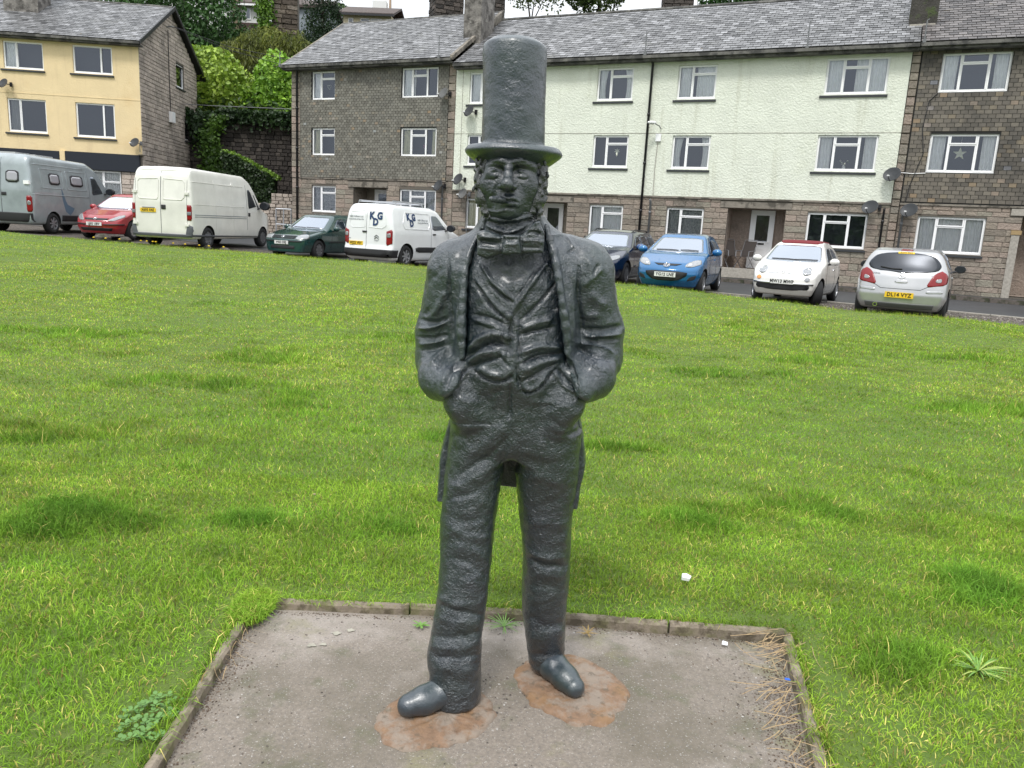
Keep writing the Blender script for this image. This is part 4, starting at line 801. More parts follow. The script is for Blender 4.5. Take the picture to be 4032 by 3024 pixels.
def m_statue(name, base, rough, bump, scale, green=.35, dist=.004, moss=False):
    m = bpy.data.materials.new(name); m.use_nodes = True; t = m.node_tree; b = t.nodes['Principled BSDF']; L = t.links; tc_ = N(t, 'ShaderNodeTexCoord')
    n1 = N(t, 'ShaderNodeTexNoise', Scale=7.0, Detail=5.0); L.new(tc_.outputs['Object'], n1.inputs['Vector']); rp = N(t, 'ShaderNodeValToRGB'); rp.color_ramp.elements[0].position = .35; rp.color_ramp.elements[1].position = .68
    rp.color_ramp.elements[0].color = (*base, 1); rp.color_ramp.elements[1].color = (base[0] * .8, base[1] * 1.15, base[2] * .82, 1); L.new(n1.outputs['Fac'], rp.inputs['Fac'])
    n4 = N(t, 'ShaderNodeTexNoise', Scale=26.0, Detail=6.0, Roughness=.7); L.new(tc_.outputs['Object'], n4.inputs['Vector']); r4 = N(t, 'ShaderNodeValToRGB'); r4.color_ramp.elements[0].position = .60; r4.color_ramp.elements[1].position = .74; r4.color_ramp.elements[0].color = (0, 0, 0, 1); r4.color_ramp.elements[1].color = (green, green, green, 1)
    L.new(n4.outputs['Fac'], r4.inputs['Fac']); mx = N(t, 'ShaderNodeMixRGB'); L.new(r4.outputs[0], mx.inputs[0]); L.new(rp.outputs[0], mx.inputs[1]); mx.inputs[2].default_value = (.07, .10, .07, 1); out = mx.outputs[0]
    if moss:
        sx = N(t, 'ShaderNodeSeparateXYZ'); L.new(tc_.outputs['Object'], sx.inputs[0]); mr = N(t, 'ShaderNodeMapRange'); mr.inputs['From Min'].default_value = 1.722; mr.inputs['From Max'].default_value = 1.70; L.new(sx.outputs['Z'], mr.inputs['Value'])
        ab = N(t, 'ShaderNodeMath', operation='ABSOLUTE'); ad_ = N(t, 'ShaderNodeMath', operation='ADD'); ad_.inputs[1].default_value = .032; L.new(sx.outputs['X'], ad_.inputs[0]); L.new(ad_.outputs[0], ab.inputs[0]); m2 = N(t, 'ShaderNodeMapRange'); m2.inputs['From Min'].default_value = .07; m2.inputs['From Max'].default_value = .11; L.new(ab.outputs[0], m2.inputs['Value'])
        mu = N(t, 'ShaderNodeMath', operation='MULTIPLY'); L.new(mr.outputs[0], mu.inputs[0]); L.new(m2.outputs[0], mu.inputs[1]); r5 = N(t, 'ShaderNodeMapRange'); r5.inputs['From Min'].default_value = .45; r5.inputs['From Max'].default_value = .6; L.new(n4.outputs['Fac'], r5.inputs['Value'])
        mu2 = N(t, 'ShaderNodeMath', operation='MULTIPLY'); L.new(mu.outputs[0], mu2.inputs[0]); L.new(r5.outputs[0], mu2.inputs[1]); m3 = N(t, 'ShaderNodeMixRGB'); L.new(mu2.outputs[0], m3.inputs[0]); L.new(out, m3.inputs[1]); m3.inputs[2].default_value = (.13, .15, .02, 1); out = m3.outputs[0]
    L.new(out, b.inputs['Base Color'])
    b.inputs['Roughness'].default_value = rough; b.inputs['Specular IOR Level'].default_value = 1.0; b.inputs['Coat Weight'].default_value = .45; b.inputs['Coat Roughness'].default_value = .24
    n2 = N(t, 'ShaderNodeTexNoise', Scale=scale, Detail=4.0, Roughness=.6, Distortion=1.4); L.new(tc_.outputs['Object'], n2.inputs['Vector']); n3 = N(t, 'ShaderNodeTexVoronoi', Scale=scale * .55, feature='SMOOTH_F1'); L.new(tc_.outputs['Object'], n3.inputs['Vector'])
    ad0 = N(t, 'ShaderNodeMath', operation='ADD'); L.new(n2.outputs['Fac'], ad0.inputs[0]); L.new(n3.outputs['Distance'], ad0.inputs[1]); n6 = N(t, 'ShaderNodeTexNoise', Scale=scale * 3.2, Detail=3.0, Distortion=.8); L.new(tc_.outputs['Object'], n6.inputs['Vector']); m6 = N(t, 'ShaderNodeMath', operation='MULTIPLY'); m6.inputs[1].default_value = .45; L.new(n6.outputs['Fac'], m6.inputs[0]); ad = N(t, 'ShaderNodeMath', operation='ADD'); L.new(ad0.outputs[0], ad.inputs[0]); L.new(m6.outputs[0], ad.inputs[1]); bp = N(t, 'ShaderNodeBump', Strength=bump, Distance=dist); L.new(ad.outputs[0], bp.inputs['Height']); L.new(bp.outputs[0], b.inputs['Normal'])
    rr = N(t, 'ShaderNodeMapRange'); rr.inputs['To Min'].default_value = rough - .08; rr.inputs['To Max'].default_value = rough + .14; L.new(n1.outputs['Fac'], rr.inputs['Value']); L.new(rr.outputs[0], b.inputs['Roughness'])
    return m
M_st = m_statue('painted_cast', (.012, .019, .029), .27, .9, 55, .2, dist=.008); M_coat = m_statue('painted_cast_coat', (.021, .031, .043), .30, .95, 70, .3, dist=.006); M_hat = m_statue('painted_cast_hat', (.020, .030, .043), .34, .7, 50, .08, moss=True)
M_shoe = m_statue('painted_cast_shoe', (.020, .030, .045), .34, .4, 60, .1); M_wh = m_statue('painted_cast_hair', (.009, .012, .015), .25, 1.0, 110, .3); M_face = m_statue('painted_cast_face', (.011, .017, .025), .28, .65, 60, .3, dist=.006)
statue = empty('statue', (0, SY, 0), 0, 'dark painted statue of a top hatted man, hands in pockets, on the pad', 'statue')
def finish(name, F_, mat_, strokes=(), cr_=.0011, relax_=1, label=None, post=None, fr_=38):
    V, Fc = F_.mesh(); V = relax(V, Fc, relax_)
    for st, org, k in strokes: V = folds(V, Fc, st, org, k, {'head': 1, 'figure': .72 if org == LG[0] else 1.2}.get(name, 1.15))
    if post: V = post(V, Fc)
    if cr_: V = crinkle(V, Fc, cr_, fr_, len(name))
    o = np_mesh(name, V, Fc, mat_, statue, True)
    if label: o['label'] = label
    return o
C2 = ((1550, 900), .452); LG = ((1450, 1500), .8737); FC = ((1820, 560), .2773)
# ---- figure: legs, trousers, waistcoat, shirt and stock
F_ = Field((-.36, -.26, -.01), (.36, .24, 1.60), .0042)
F_.stack([(.01, -.131, .083, -.094, .085), (.03, -.131, .084, -.094, .086), (.10, -.133, .082, -.088, .082), (.15, -.139, .088, -.082, .085), (.22, -.133, .083, -.075, .083), (.32, -.126, .081, -.064, .083), (.45, -.117, .081, -.05, .085), (.60, -.116, .086, -.033, .09), (.72, -.107, .090, -.018, .10), (.82, -.098, .095, -.005, .11), (.92, -.09, .09, 0, .12)], k=.0, p=2.2)
F_.stack([(.035, .172, .062, .102, .062), (.10, .164, .066, .097, .068), (.17, .157, .071, .09, .072), (.26, .150, .077, .08, .078), (.37, .149, .079, .065, .08), (.52, .139, .081, .045, .086), (.65, .131, .090, .03, .095), (.78, .122, .104, .01, .108), (.90, .118, .105, 0, .12)], k=.012, p=2.2)
F_.stack([(.81, .018, .12, .0, .09), (.85, .02, .185, 0, .118), (.92, .02, .192, 0, .132), (1.0, .018, .180, 0, .138), (1.08, .008, .172, -.002, .148), (1.18, 0, .168, -.004, .152), (1.28, -.003, .168, -.002, .145), (1.37, -.008, .160, .0, .128), (1.44, -.015, .135, .0, .105), (1.49, -.022, .095, -.004, .092), (1.52, -.024, .078, -.008, .084)], k=.03, p=2.25)
F_.stack([(1.45, -.024, .084, -.006, .092), (1.50, -.025, .080, -.012, .092), (1.54, -.028, .080, -.014, .098), (1.562, -.03, .078, -.014, .096)], k=.015)
F_.ball((-.015, -.06, 1.10), .115, .05, sc_=(1.1, .9, .8)); F_.ball((-.015, -.05, 1.34), .10, .05, sc_=(1.1, .85, .9))
F_.cone([(-.180, -.09, 1.06), (-.145, -.105, .985), (-.12, -.100, .94)], [.046, .040, .026], .05); F_.cone([(.195, -.085, 1.07), (.165, -.102, .995), (.14, -.100, .95)], [.046, .040, .026], .05)
F_.cone([(.01, -.14, .84), (.012, -.12, .80), (.015, .1, .78)], [.012, .018, .02], .02, 'cut')
for (x, z) in ((-.018, 1.262), (-.02, 1.205), (-.026, 1.15)): F_.ball((x, -.163, z), .010, .004, sc_=(1, .8, 1))
tor = [([(700, 470), (850, 680), (990, 800)], 13, -11), ([(720, 440), (860, 640), (990, 760)], 16, 5), ([(760, 300), (860, 470), (1040, 620)], 15, 9), ([(830, 480), (960, 590), (1030, 640)], 13, -8), ([(1340, 290), (1200, 470), (1100, 620), (1030, 740)], 17, 11), ([(1420, 470), (1300, 620), (1110, 800)], 12, -10), ([(1260, 340), (1150, 500), (1080, 600)], 12, -6),
       ([(1300, 300), (1400, 380), (1430, 500)], 14, 6), ([(1060, 760), (1060, 1000), (1030, 1160)], 24, 6), ([(1102, 790), (1095, 1000), (1100, 1200)], 8, -8), ([(1018, 800), (1010, 960), (990, 1100)], 8, -6), ([(690, 790), (840, 830), (970, 890)], 24, 7), ([(690, 750), (830, 770), (990, 840)], 12, -7),
       ([(650, 1085), (740, 970), (860, 915), (980, 940)], 30, 13), ([(640, 1120), (750, 1030), (870, 990), (990, 1020)], 14, -13), ([(640, 1175), (760, 1095), (910, 1065)], 26, 11), ([(650, 1215), (780, 1155), (930, 1125)], 12, -11), ([(900, 1080), (940, 1150), (1010, 1210)], 14, -6), ([(690, 1235), (790, 1310), (890, 1345), (1010, 1320), (1050, 1250)], 13, -12), ([(730, 1200), (840, 1270), (950, 1290)], 30, 8),
       ([(1110, 880), (1250, 820), (1390, 790)], 22, 8), ([(1100, 930), (1230, 890), (1400, 860)], 13, -10), ([(1110, 1090), (1250, 1030), (1450, 1030)], 26, 12), ([(1095, 1190), (1250, 1110), (1470, 1080)], 13, -12), ([(1120, 1250), (1280, 1165), (1450, 1125)], 30, 11), ([(1120, 1340), (1280, 1250), (1420, 1170)], 13, -8),
       ([(1110, 1410), (1170, 1445), (1270, 1400), (1330, 1330), (1420, 1220)], 14, -13), ([(1130, 1380), (1200, 1405), (1270, 1350), (1320, 1280)], 22, 9), ([(1075, 1180), (1085, 1330), (1110, 1400)], 14, -9), ([(1012, 1350), (1005, 1500), (1005, 1660)], 8, -5), ([(665, 1225), (600, 1300), (505, 1425)], 9, 7), ([(640, 1215), (570, 1290), (480, 1400)], 14, -10),
       ([(1390, 1240), (1480, 1380), (1600, 1440)], 9, 7), ([(1430, 1220), (1540, 1350), (1640, 1400)], 14, -9), ([(850, 1450), (950, 1400)], 30, -4), ([(1180, 1500), (1400, 1520)], 30, 4), ([(560, 1480), (700, 1520)], 30, 4), ([(900, 380), (1050, 420), (1150, 360)], 50, -4)]
legs = [([(640, 20), (641, 130), (640, 250)], 7, -5), ([(655, 40), (656, 230)], 9, 3), ([(430, 210), (540, 130), (620, 90)], 26, 5), ([(400, 370), (520, 290), (630, 190)], 24, 9), ([(400, 425), (540, 345), (640, 240)], 13, -8), ([(355, 490), (480, 445), (600, 345)], 22, 7), ([(350, 535), (480, 505), (600, 425)], 13, -6), ([(360, 250), (460, 250), (560, 200)], 14, -5),
        ([(340, 640), (440, 705), (560, 705)], 20, 6), ([(345, 600), (450, 640), (570, 600)], 16, -4), ([(380, 740), (480, 765), (550, 830)], 24, 7), ([(350, 790), (450, 820), (530, 880)], 14, -5), ([(330, 1000), (400, 1040), (530, 1060)], 15, -10), ([(305, 960), (360, 1010), (480, 1010)], 16, 7), ([(300, 1060), (400, 1090), (510, 1100)], 18, 7), ([(280, 1150), (400, 1160), (510, 1130)], 14, -7), ([(275, 1195), (400, 1210), (515, 1180)], 18, 8), ([(290, 1245), (400, 1250), (510, 1235)], 12, -7), ([(285, 1290), (400, 1305), (500, 1300)], 22, 6), ([(420, 900), (500, 930)], 26, 5),
        ([(400, 1130), (480, 1210)], 16, -5), ([(830, 225), (890, 225), (950, 200)], 13, 9), ([(760, 240), (830, 280), (920, 290)], 20, -6), ([(740, 420), (860, 465), (920, 440)], 22, 6), ([(700, 350), (800, 380), (900, 360)], 18, -4), ([(720, 805), (800, 838), (890, 835)], 13, -10), ([(715, 770), (800, 800), (895, 790)], 15, 9), ([(740, 870), (880, 880)], 18, 6), ([(730, 920), (860, 930)], 16, -5), ([(720, 1060), (800, 1110), (890, 1090)], 20, -9), ([(715, 1140), (800, 1160), (885, 1120)], 34, 11), ([(730, 1235), (800, 1240), (880, 1225)], 18, -9), ([(720, 1290), (800, 1310), (870, 1290)], 18, 5), ([(700, 620), (800, 650), (900, 640)], 20, 5), ([(620, 270), (608, 360), (600, 470)], 16, -8), ([(800, 560), (890, 520)], 20, -5), ([(740, 980), (830, 1000)], 26, 5), ([(560, 300), (600, 260), (640, 230)], 10, 4), ([(900, 680), (870, 740)], 14, 6)]
neck = [([(340, 1050), (450, 1095), (700, 1105), (900, 1070), (1070, 1010)], 13, 7), ([(345, 1100), (500, 1160), (700, 1165), (1080, 1080)], 15, -8), ([(350, 1170), (500, 1250), (650, 1290), (800, 1235), (920, 1170)], 18, 9), ([(420, 1170), (640, 1215), (860, 1160)], 12, -7), ([(370, 1000), (600, 1040), (960, 985)], 15, 5), ([(380, 1240), (560, 1330)], 16, -6)]
finish('figure', F_, M_st, [(tor, *C2), (legs, *LG), (neck, *FC)], .0012)
# ---- tailcoat with sleeves
F_ = Field((-.37, -.26, .58), (.40, .28, 1.60), .0042)
F_.stack([(.985, .014, .190, .02, .150), (1.03, .010, .192, .02, .160), (1.12, .003, .198, .01, .170), (1.22, 0, .198, .005, .176), (1.31, -.002, .196, .005, .170), (1.38, -.005, .190, .005, .152), (1.43, -.008, .168, .006, .132), (1.47, -.012, .135, .006, .118), (1.50, -.018, .112, .004, .112), (1.53, -.022, .099, .004, .106), (1.55, -.022, .092, .006, .098)], p=2.3, k=0)
def tails(d, X, Y, Z): return np.maximum(d, (-.02 + (1.0 - Z) * .06) - Y)
F_.stack([(.635, .005, .232, .05, .165), (.70, .008, .232, .05, .165), (.78, .015, .234, .045, .165), (.88, .018, .217, .035, .165), (.95, .018, .197, .03, .158), (1.02, .014, .190, .02, .158)], k=.01, p=2.3, shell=.024, pre=tails)
sl, X, Y, Z = F_.sub((.16, -.2, .6), (.4, .3, .69))
F_.cone([(-.06, .01, 1.43), (-.178, .0, 1.385)], [.075, .086], .05); F_.cone([(.06, .01, 1.44), (.188, .0, 1.402)], [.075, .088], .05)
F_.cone([(-.188, .0, 1.36), (-.226, .035, 1.18), (-.226, .03, 1.10)], [.083, .079, .072], .03); F_.cone([(.203, .0, 1.375), (.248, .035, 1.21), (.254, .03, 1.13)], [.086, .085, .079], .03)
F_.cone([(-.228, .03, 1.10), (-.213, -.06, 1.055), (-.172, -.125, 1.045)], [.073, .063, .052], .025); F_.cone([(.256, .03, 1.13), (.238, -.06, 1.085), (.192, -.12, 1.055)], [.079, .068, .054], .025)
# opening at the front
zz = np.array([.9, 1.02, 1.07, 1.10, 1.14, 1.24, 1.39, 1.45, 1.50, 1.53, 1.56]); xl = np.array([-.19, -.172, -.15, -.143, -.144, -.148, -.146, -.132, -.112, -.098, -.092]); xr = np.array([.21, .19, .175, .162, .156, .137, .106, .090, .075, .064, .056])
sl, X, Y, Z = F_.sub((-.25, -.27, .9), (.25, .03, 1.6)); zq = Z.ravel(); a = np.interp(zq, zz, xl)[None, None]; b = np.interp(zq, zz, xr)[None, None]
F_.op(sl, np.maximum(np.maximum(a - X, X - b), Y - (-.02 - .04 * (Z > 1.5))) + 0 * Z, .012, 'cut')
# hollow, so the waistcoat sits inside
F_.stack([(.95, .01, .176, 0, .135), (1.08, .008, .176, -.002, .155), (1.28, -.003, .172, -.002, .150), (1.37, -.008, .162, .0, .134), (1.44, -.015, .139, .0, .111), (1.50, -.022, .09, -.004, .096), (1.56, -.024, .08, -.008, .09)], k=.006, mode='cut', p=2.25)
F_.cone([(-.20, -.150, .975), (-.10, -.165, 1.03)], [.030, .034], .02, 'cut'); F_.cone([(.22, -.145, .985), (.12, -.165, 1.04)], [.030, .034], .02, 'cut')
# rolled lapel edge
for xs_, sg in ((xl, -1), (xr, 1)):
    pts = []
    for z in np.linspace(1.13, 1.52, 12):
        x = float(np.interp(z, zz, xs_)) + sg * .008; ry = float(np.interp(z, [1.12, 1.22, 1.31, 1.38, 1.43, 1.47, 1.50, 1.53], [.170, .176, .170, .152, .132, .118, .112, .106])); rx = float(np.interp(z, [1.12, 1.31, 1.38, 1.43, 1.47, 1.50, 1.53], [.198, .196, .19, .168, .135, .112, .099])); q = max(0, 1 - (abs(x) / rx) ** 2.3) ** (1 / 2.3); pts.append((x, .005 - ry * q - .002, z))
    F_.cone(pts, .0075, .014)
cs = [([(480, 270), (480, 560), (500, 760), (520, 1010)], 12, -10), ([(450, 540), (400, 680), (330, 760)], 28, 8), ([(300, 700), (260, 760)], 22, -6), ([(225, 790), (370, 830), (470, 780)], 15, -11), ([(210, 870), (330, 870), (455, 805)], 20, 11), ([(205, 945), (350, 960), (470, 925)], 11, -9), ([(220, 1005), (340, 1000), (450, 965)], 20, 8), ([(250, 1065), (380, 1045), (480, 1005)], 11, -7), ([(320, 1190), (390, 1090), (480, 1040)], 22, 8), ([(380, 1220), (440, 1120), (520, 1080)], 12, -6), ([(455, 1400), (480, 1290), (550, 1200), (625, 1170)], 14, -8), ([(420, 1370), (450, 1260), (530, 1170), (600, 1130)], 18, 6), ([(420, 330), (340, 440)], 26, -5), ([(360, 260), (300, 380)], 22, 4),
      ([(1612, 330), (1608, 560), (1640, 800), (1640, 980)], 12, -11), ([(1700, 560), (1850, 690)], 40, 7), ([(1650, 885), (1830, 885), (1995, 850)], 20, -13), ([(1670, 940), (1850, 930), (1985, 920)], 15, 11), ([(1660, 985), (1850, 972), (1960, 965)], 10, -7), ([(1580, 985), (1740, 1030), (1920, 1095)], 24, 13), ([(1600, 1030), (1740, 1095), (1910, 1145)], 13, -10), ([(1740, 1180), (1860, 1250)], 30, 5), ([(1700, 270), (1725, 400), (1650, 520)], 20, 6), ([(1790, 310), (1740, 420)], 15, -6), ([(1820, 340), (1700, 470)], 18, 6), ([(1490, 1060), (1580, 1200), (1625, 1420)], 18, 7), ([(1440, 1130), (1500, 1280), (1600, 1440)], 14, -9), ([(1530, 1150), (1585, 1300), (1605, 1400)], 11, -8), ([(1360, 60), (1500, 60), (1575, 175)], 8, 5), ([(1575, 175), (1510, 210)], 8, -6), ([(1660, 760), (1800, 760)], 30, 5), ([(520, 280), (560, 700), (560, 1000)], 26, 3), ([(1550, 300), (1560, 900)], 26, 3)]
finish('tailcoat', F_, M_coat, [(cs, *C2)], .0013, relax_=1)
# ---- bow tie
F_ = Field((-.15, -.24, 1.38), (.10, -.06, 1.56), .003)
F_.slab([(-.119, 1.492), (-.098, 1.499), (-.046, 1.484), (-.044, 1.438), (-.088, 1.418), (-.117, 1.43)], (-.172, -.118), .012, .006)
F_.slab([(.0, 1.488), (.05, 1.534), (.068, 1.50), (.068, 1.444), (.006, 1.440)], (-.168, -.115), .012, .006)
F_.slab([(-.048, 1.490), (.002, 1.491), (.005, 1.440), (-.046, 1.434)], (-.188, -.13), .010, .004)
F_.cone([(-.046, -.178, 1.476), (-.10, -.178, 1.462)], [.006, .012], .012, 'cut'); F_.cone([(.005, -.175, 1.474), (.06, -.178, 1.49)], [.006, .013], .012, 'cut'); F_.cone([(-.03, -.168, 1.424), (-.10, -.165, 1.408)], [.008, .01], .01, 'cut')
bs = [([(240, 1400), (400, 1420), (560, 1440)], 20, -6), ([(260, 1340), (420, 1350), (570, 1370)], 20, 5), ([(230, 1500), (400, 1520), (570, 1530)], 24, 5), ([(830, 1290), (1000, 1260), (1130, 1320)], 26, -7), ([(840, 1230), (1000, 1170), (1090, 1140)], 22, 5), ([(840, 1400), (1000, 1400), (1140, 1420)], 24, 6), ([(850, 1490), (1120, 1500)], 22, -5), ([(620, 1370), (700, 1390), (790, 1360)], 20, -5), ([(600, 1450), (790, 1450)], 24, 4)]
finish('bow_tie', F_, M_st, [(bs, *FC)], .0007, relax_=1)
# ---- head
F_ = Field((-.155, -.20, 1.50), (.09, .13, 1.76), .0027)
F_.stack([(1.51, -.032, .072, -.005, .080), (1.54, -.035, .080, -.014, .090), (1.565, -.036, .084, -.018, .098), (1.60, -.035, .085, -.018, .101), (1.65, -.033, .086, -.017, .104), (1.70, -.033, .09, -.014, .104), (1.745, -.033, .088, -.012, .10)], p=2.25, k=0)
F_.cone([(-.094, -.094, 1.676), (-.060, -.114, 1.684), (-.033, -.114, 1.684), (-.012, -.114, 1.686), (.026, -.094, 1.680)], [.012, .016, .012, .016, .012], .014)
for s_ in (-1, 1):
    ex_ = -.0415 + s_ * .037; F_.ball((ex_, -.128, 1.6635), .020, .022, 'cut', (1.25, .8, .6)); F_.ball((ex_, -.1015, 1.660), .0145, .008, sc_=(1.1, .6, .5))
    F_.cone([(ex_ - .018, -.1075, 1.661), (ex_ - .004, -.1135, 1.6655), (ex_ + .018, -.1075, 1.661)], [.0015, .003, .0015], .004); F_.cone([(ex_ - .017, -.112, 1.6585), (ex_, -.1175, 1.6575), (ex_ + .017, -.112, 1.6585)], .0016, .003, 'cut')
    F_.cone([(ex_ - .018, -.106, 1.653), (ex_, -.111, 1.6495), (ex_ + .018, -.106, 1.653)], [.002, .0035, .002], .008)
    F_.ball((ex_ + s_ * .016, -.086, 1.628), .026, .03, sc_=(1, .7, 1)); F_.ball((-.0415 + s_ * .017, -.134, 1.620), .0105, .006, sc_=(1, 1, .9))
F_.cone([(-.041, -.112, 1.684), (-.042, -.132, 1.655), (-.043, -.152, 1.627)], [.012, .0115, .0155], .010); F_.ball((-.043, -.153, 1.624), .0155, .006)
for s_ in (-1, 1): F_.ball((-.0425 + s_ * .010, -.147, 1.6125), .006, .003, 'cut'); F_.cone([(-.042 + s_ * .026, -.120, 1.612), (-.042 + s_ * .034, -.112, 1.588), (-.04 + s_ * .036, -.106, 1.566)], [.002, .003, .002], .010, 'cut')
F_.ball((-.035, -.096, 1.585), .034, .02, sc_=(1.05, .9, 1.0)); F_.cone([(-.043, -.132, 1.610), (-.038, -.136, 1.600)], .004, .006, 'cut')
F_.cone([(-.060, -.119, 1.583), (-.046, -.127, 1.590), (-.034, -.130, 1.589), (-.024, -.128, 1.590), (-.010, -.119, 1.583)], [.003, .006, .0055, .006, .003], .006)
F_.cone([(-.054, -.119, 1.573), (-.031, -.128, 1.574), (-.010, -.119, 1.573)], [.004, .0075, .004], .006); F_.cone([(-.060, -.126, 1.579), (-.03, -.134, 1.583), (-.010, -.126, 1.579)], .0026, .003, 'cut')
F_.cone([(-.05, -.128, 1.560), (-.02, -.128, 1.561)], .006, .008, 'cut'); F_.ball((-.036, -.098, 1.550), .030, .015, sc_=(1.1, .9, .75))
fcs = [([(470, 560), (440, 660), (400, 760)], 22, 2.5), ([(400, 290), (560, 300), (620, 330)], 12, -2), ([(700, 320), (850, 290), (950, 290)], 12, -2), ([(345, 520), (430, 545), (520, 500)], 12, -3), ([(760, 500), (860, 545), (950, 515)], 12, -3), ([(360, 960), (480, 1000), (650, 960)], 14, 4)]
finish('head', F_, M_face, [(fcs, *FC)], .0005)
# ---- side whiskers, curled
F_ = Field((-.16, -.13, 1.52), (.10, .08, 1.72), .0027)
F_.cone([(-.112, -.02, 1.70), (-.113, -.042, 1.64), (-.107, -.05, 1.59), (-.088, -.06, 1.552)], [.024, .026, .026, .02], .01, sy=1.5); F_.cone([(.045, -.02, 1.705), (.044, -.042, 1.64), (.038, -.05, 1.59), (.024, -.058, 1.558)], [.026, .028, .027, .02], .01, sy=1.5)
rw = np.random.default_rng(4)
for k in range(150):
    s_ = k % 2; z = rw.uniform(1.545, 1.705); t_ = (z - 1.545) / .16; cxx = (-.092 - .022 * min(1, t_ * 2)) if s_ == 0 else (.028 + .018 * min(1, t_ * 2)); a = rw.uniform(-2.6, -.2) if s_ == 0 else rw.uniform(-2.9, -.5); x = cxx + .026 * math.cos(a); y = -.045 + .038 * math.sin(a)
    F_.cone([(x, y, z), (x + rw.uniform(-.006, .006), y + rw.uniform(-.004, .004), z - .010), (x + rw.uniform(-.009, .009), y, z - .016)], [.0045, .005, .0035], .002)
finish('side_whiskers', F_, M_wh, [], .0007, relax_=1, fr_=90)
# ---- cigar
F_ = Field((-.12, -.21, 1.55), (-.03, -.10, 1.62), .0025); F_.cone([(-.048, -.126, 1.583), (-.066, -.145, 1.584), (-.084, -.165, 1.583)], [.008, .0105, .0085], .0); finish('cigar', F_, M_st, [], .0008)
# ---- hat
F_ = Field((-.20, -.18, 1.66), (.13, .18, 2.06), .0036)
F_.stack([(1.684, -.032, .095, -.005, .10), (1.70, -.032, .120, -.005, .124), (1.711, -.032, .136, -.005, .142), (1.721, -.032, .1455, -.005, .151), (1.731, -.032, .1445, -.005, .150), (1.738, -.033, .125, -.005, .13)], k=0)
F_.stack([(1.72, -.034, .093, -.005, .098), (1.78, -.035, .0915, -.005, .097), (1.90, -.038, .0915, -.005, .097), (1.99, -.042, .0925, -.005, .098), (2.015, -.042, .0915, -.005, .096), (2.026, -.042, .084, -.005, .088), (2.030, -.042, .06, -.005, .06)], k=.014)
finish('top_hat', F_, M_hat, [], .0006, relax_=1)
# ---- shoes
def shoe(pts, rs, sz):
    lo = np.min([p for p in pts], 0) - .09; hi = np.max([p for p in pts], 0) + .09; lo[2] = -.005; F2_ = Field(lo, hi, .0035); F2_.cone(pts, rs, .015, sz=sz)
    sl, X, Y, Z = F2_.sub(lo, hi); F2_.op(sl, (Z - .012) + 0 * X + 0 * Y, .006, 'cut'); return finish('shoe', F2_, M_shoe, [], .0006)
shoe([(-.115, -.085, .045), (-.165, -.125, .052), (-.225, -.165, .040), (-.268, -.185, .034)], [.045, .048, .044, .036], 1.0); shoe([(.165, .09, .045), (.195, .05, .052), (.232, .0, .042), (.258, -.038, .034)], [.042, .046, .043, .036], 1.0)
# ------------------------------------------------------------------ vehicles (x forward, y left, z up; wheels stand on z = 0)
def paint(name, c, rough=.25, metal=.0, coat=1.0, dirt=.12): return mat(name, c, rough, metal, .5, coat=coat, var=dirt, vscale=2.2)
M_tyre = mat('tyre', (.02, .02, .021), .85, bump=.3, bscale=60); M_rim = mat('alloy', (.42, .43, .45), .35, .6); M_cap = mat('wheel_cap', (.5, .5, .5), .4, .3); M_steel = mat('steel_wheel', (.20, .20, .21), .5, .5)
M_trim = mat('black_trim', (.018, .018, .02), .6, bump=.1, bscale=90); M_trimg = mat('grey_trim', (.10, .105, .12), .65); M_cg = glass_mat('car_glass', (.02, .024, .026), .12, .03, .55); M_ws = glass_mat('windscreen', (.25, .27, .28), .30, .08, .25); M_cgd = glass_mat('car_glass_dark', (.02, .022, .025), .0, .3, .12)
M_red = mat('lamp_red', (.22, .004, .006), .25, coat=.3); M_lens = mat('lamp_clear', (.38, .39, .40), .12, .3, coat=1, var=.4, vscale=30); M_amber = mat('lamp_amber', (.75, .32, .10), .2); M_pw = mat('plate_white', (.72, .72, .70), .5); M_py = mat('plate_yellow', (.80, .52, .02), .5); M_ink = mat('plate_ink', (.01, .01, .01), .6); M_navyp = mat('print_navy', (.012, .04, .12), .5); M_chrome = mat('chrome', (.7, .7, .72), .12, 1.0); M_pgrey = mat('print_grey', (.18, .2, .22), .6); M_int = mat('cabin_dark', (.02, .02, .022), .9)
def text_mesh(txt, size, m_, parent, M, name='lettering', bold=0.0, sx=1.0, th=.002):
    cu = bpy.data.curves.new(name, 'FONT'); cu.body = txt; cu.size = size; cu.align_x = 'CENTER'; cu.align_y = 'CENTER'; cu.extrude = th; cu.offset = bold; cu.space_character = 1.05; cu.resolution_u = 2
    o = bpy.data.objects.new('t_', cu); COL.objects.link(o); bpy.context.view_layer.update(); dg = bpy.context.evaluated_depsgraph_get(); me = bpy.data.meshes.new_from_object(o.evaluated_get(dg)); bpy.data.objects.remove(o); bpy.data.curves.remove(cu)
    me.materials.clear(); r = link_mesh(name, me, m_, parent); r.matrix_local = M @ Matrix.Diagonal((sx, 1, 1, 1)); return r
def interp(pts, x): return float(np.interp(x, [p[0] for p in pts], [p[1] for p in pts]))
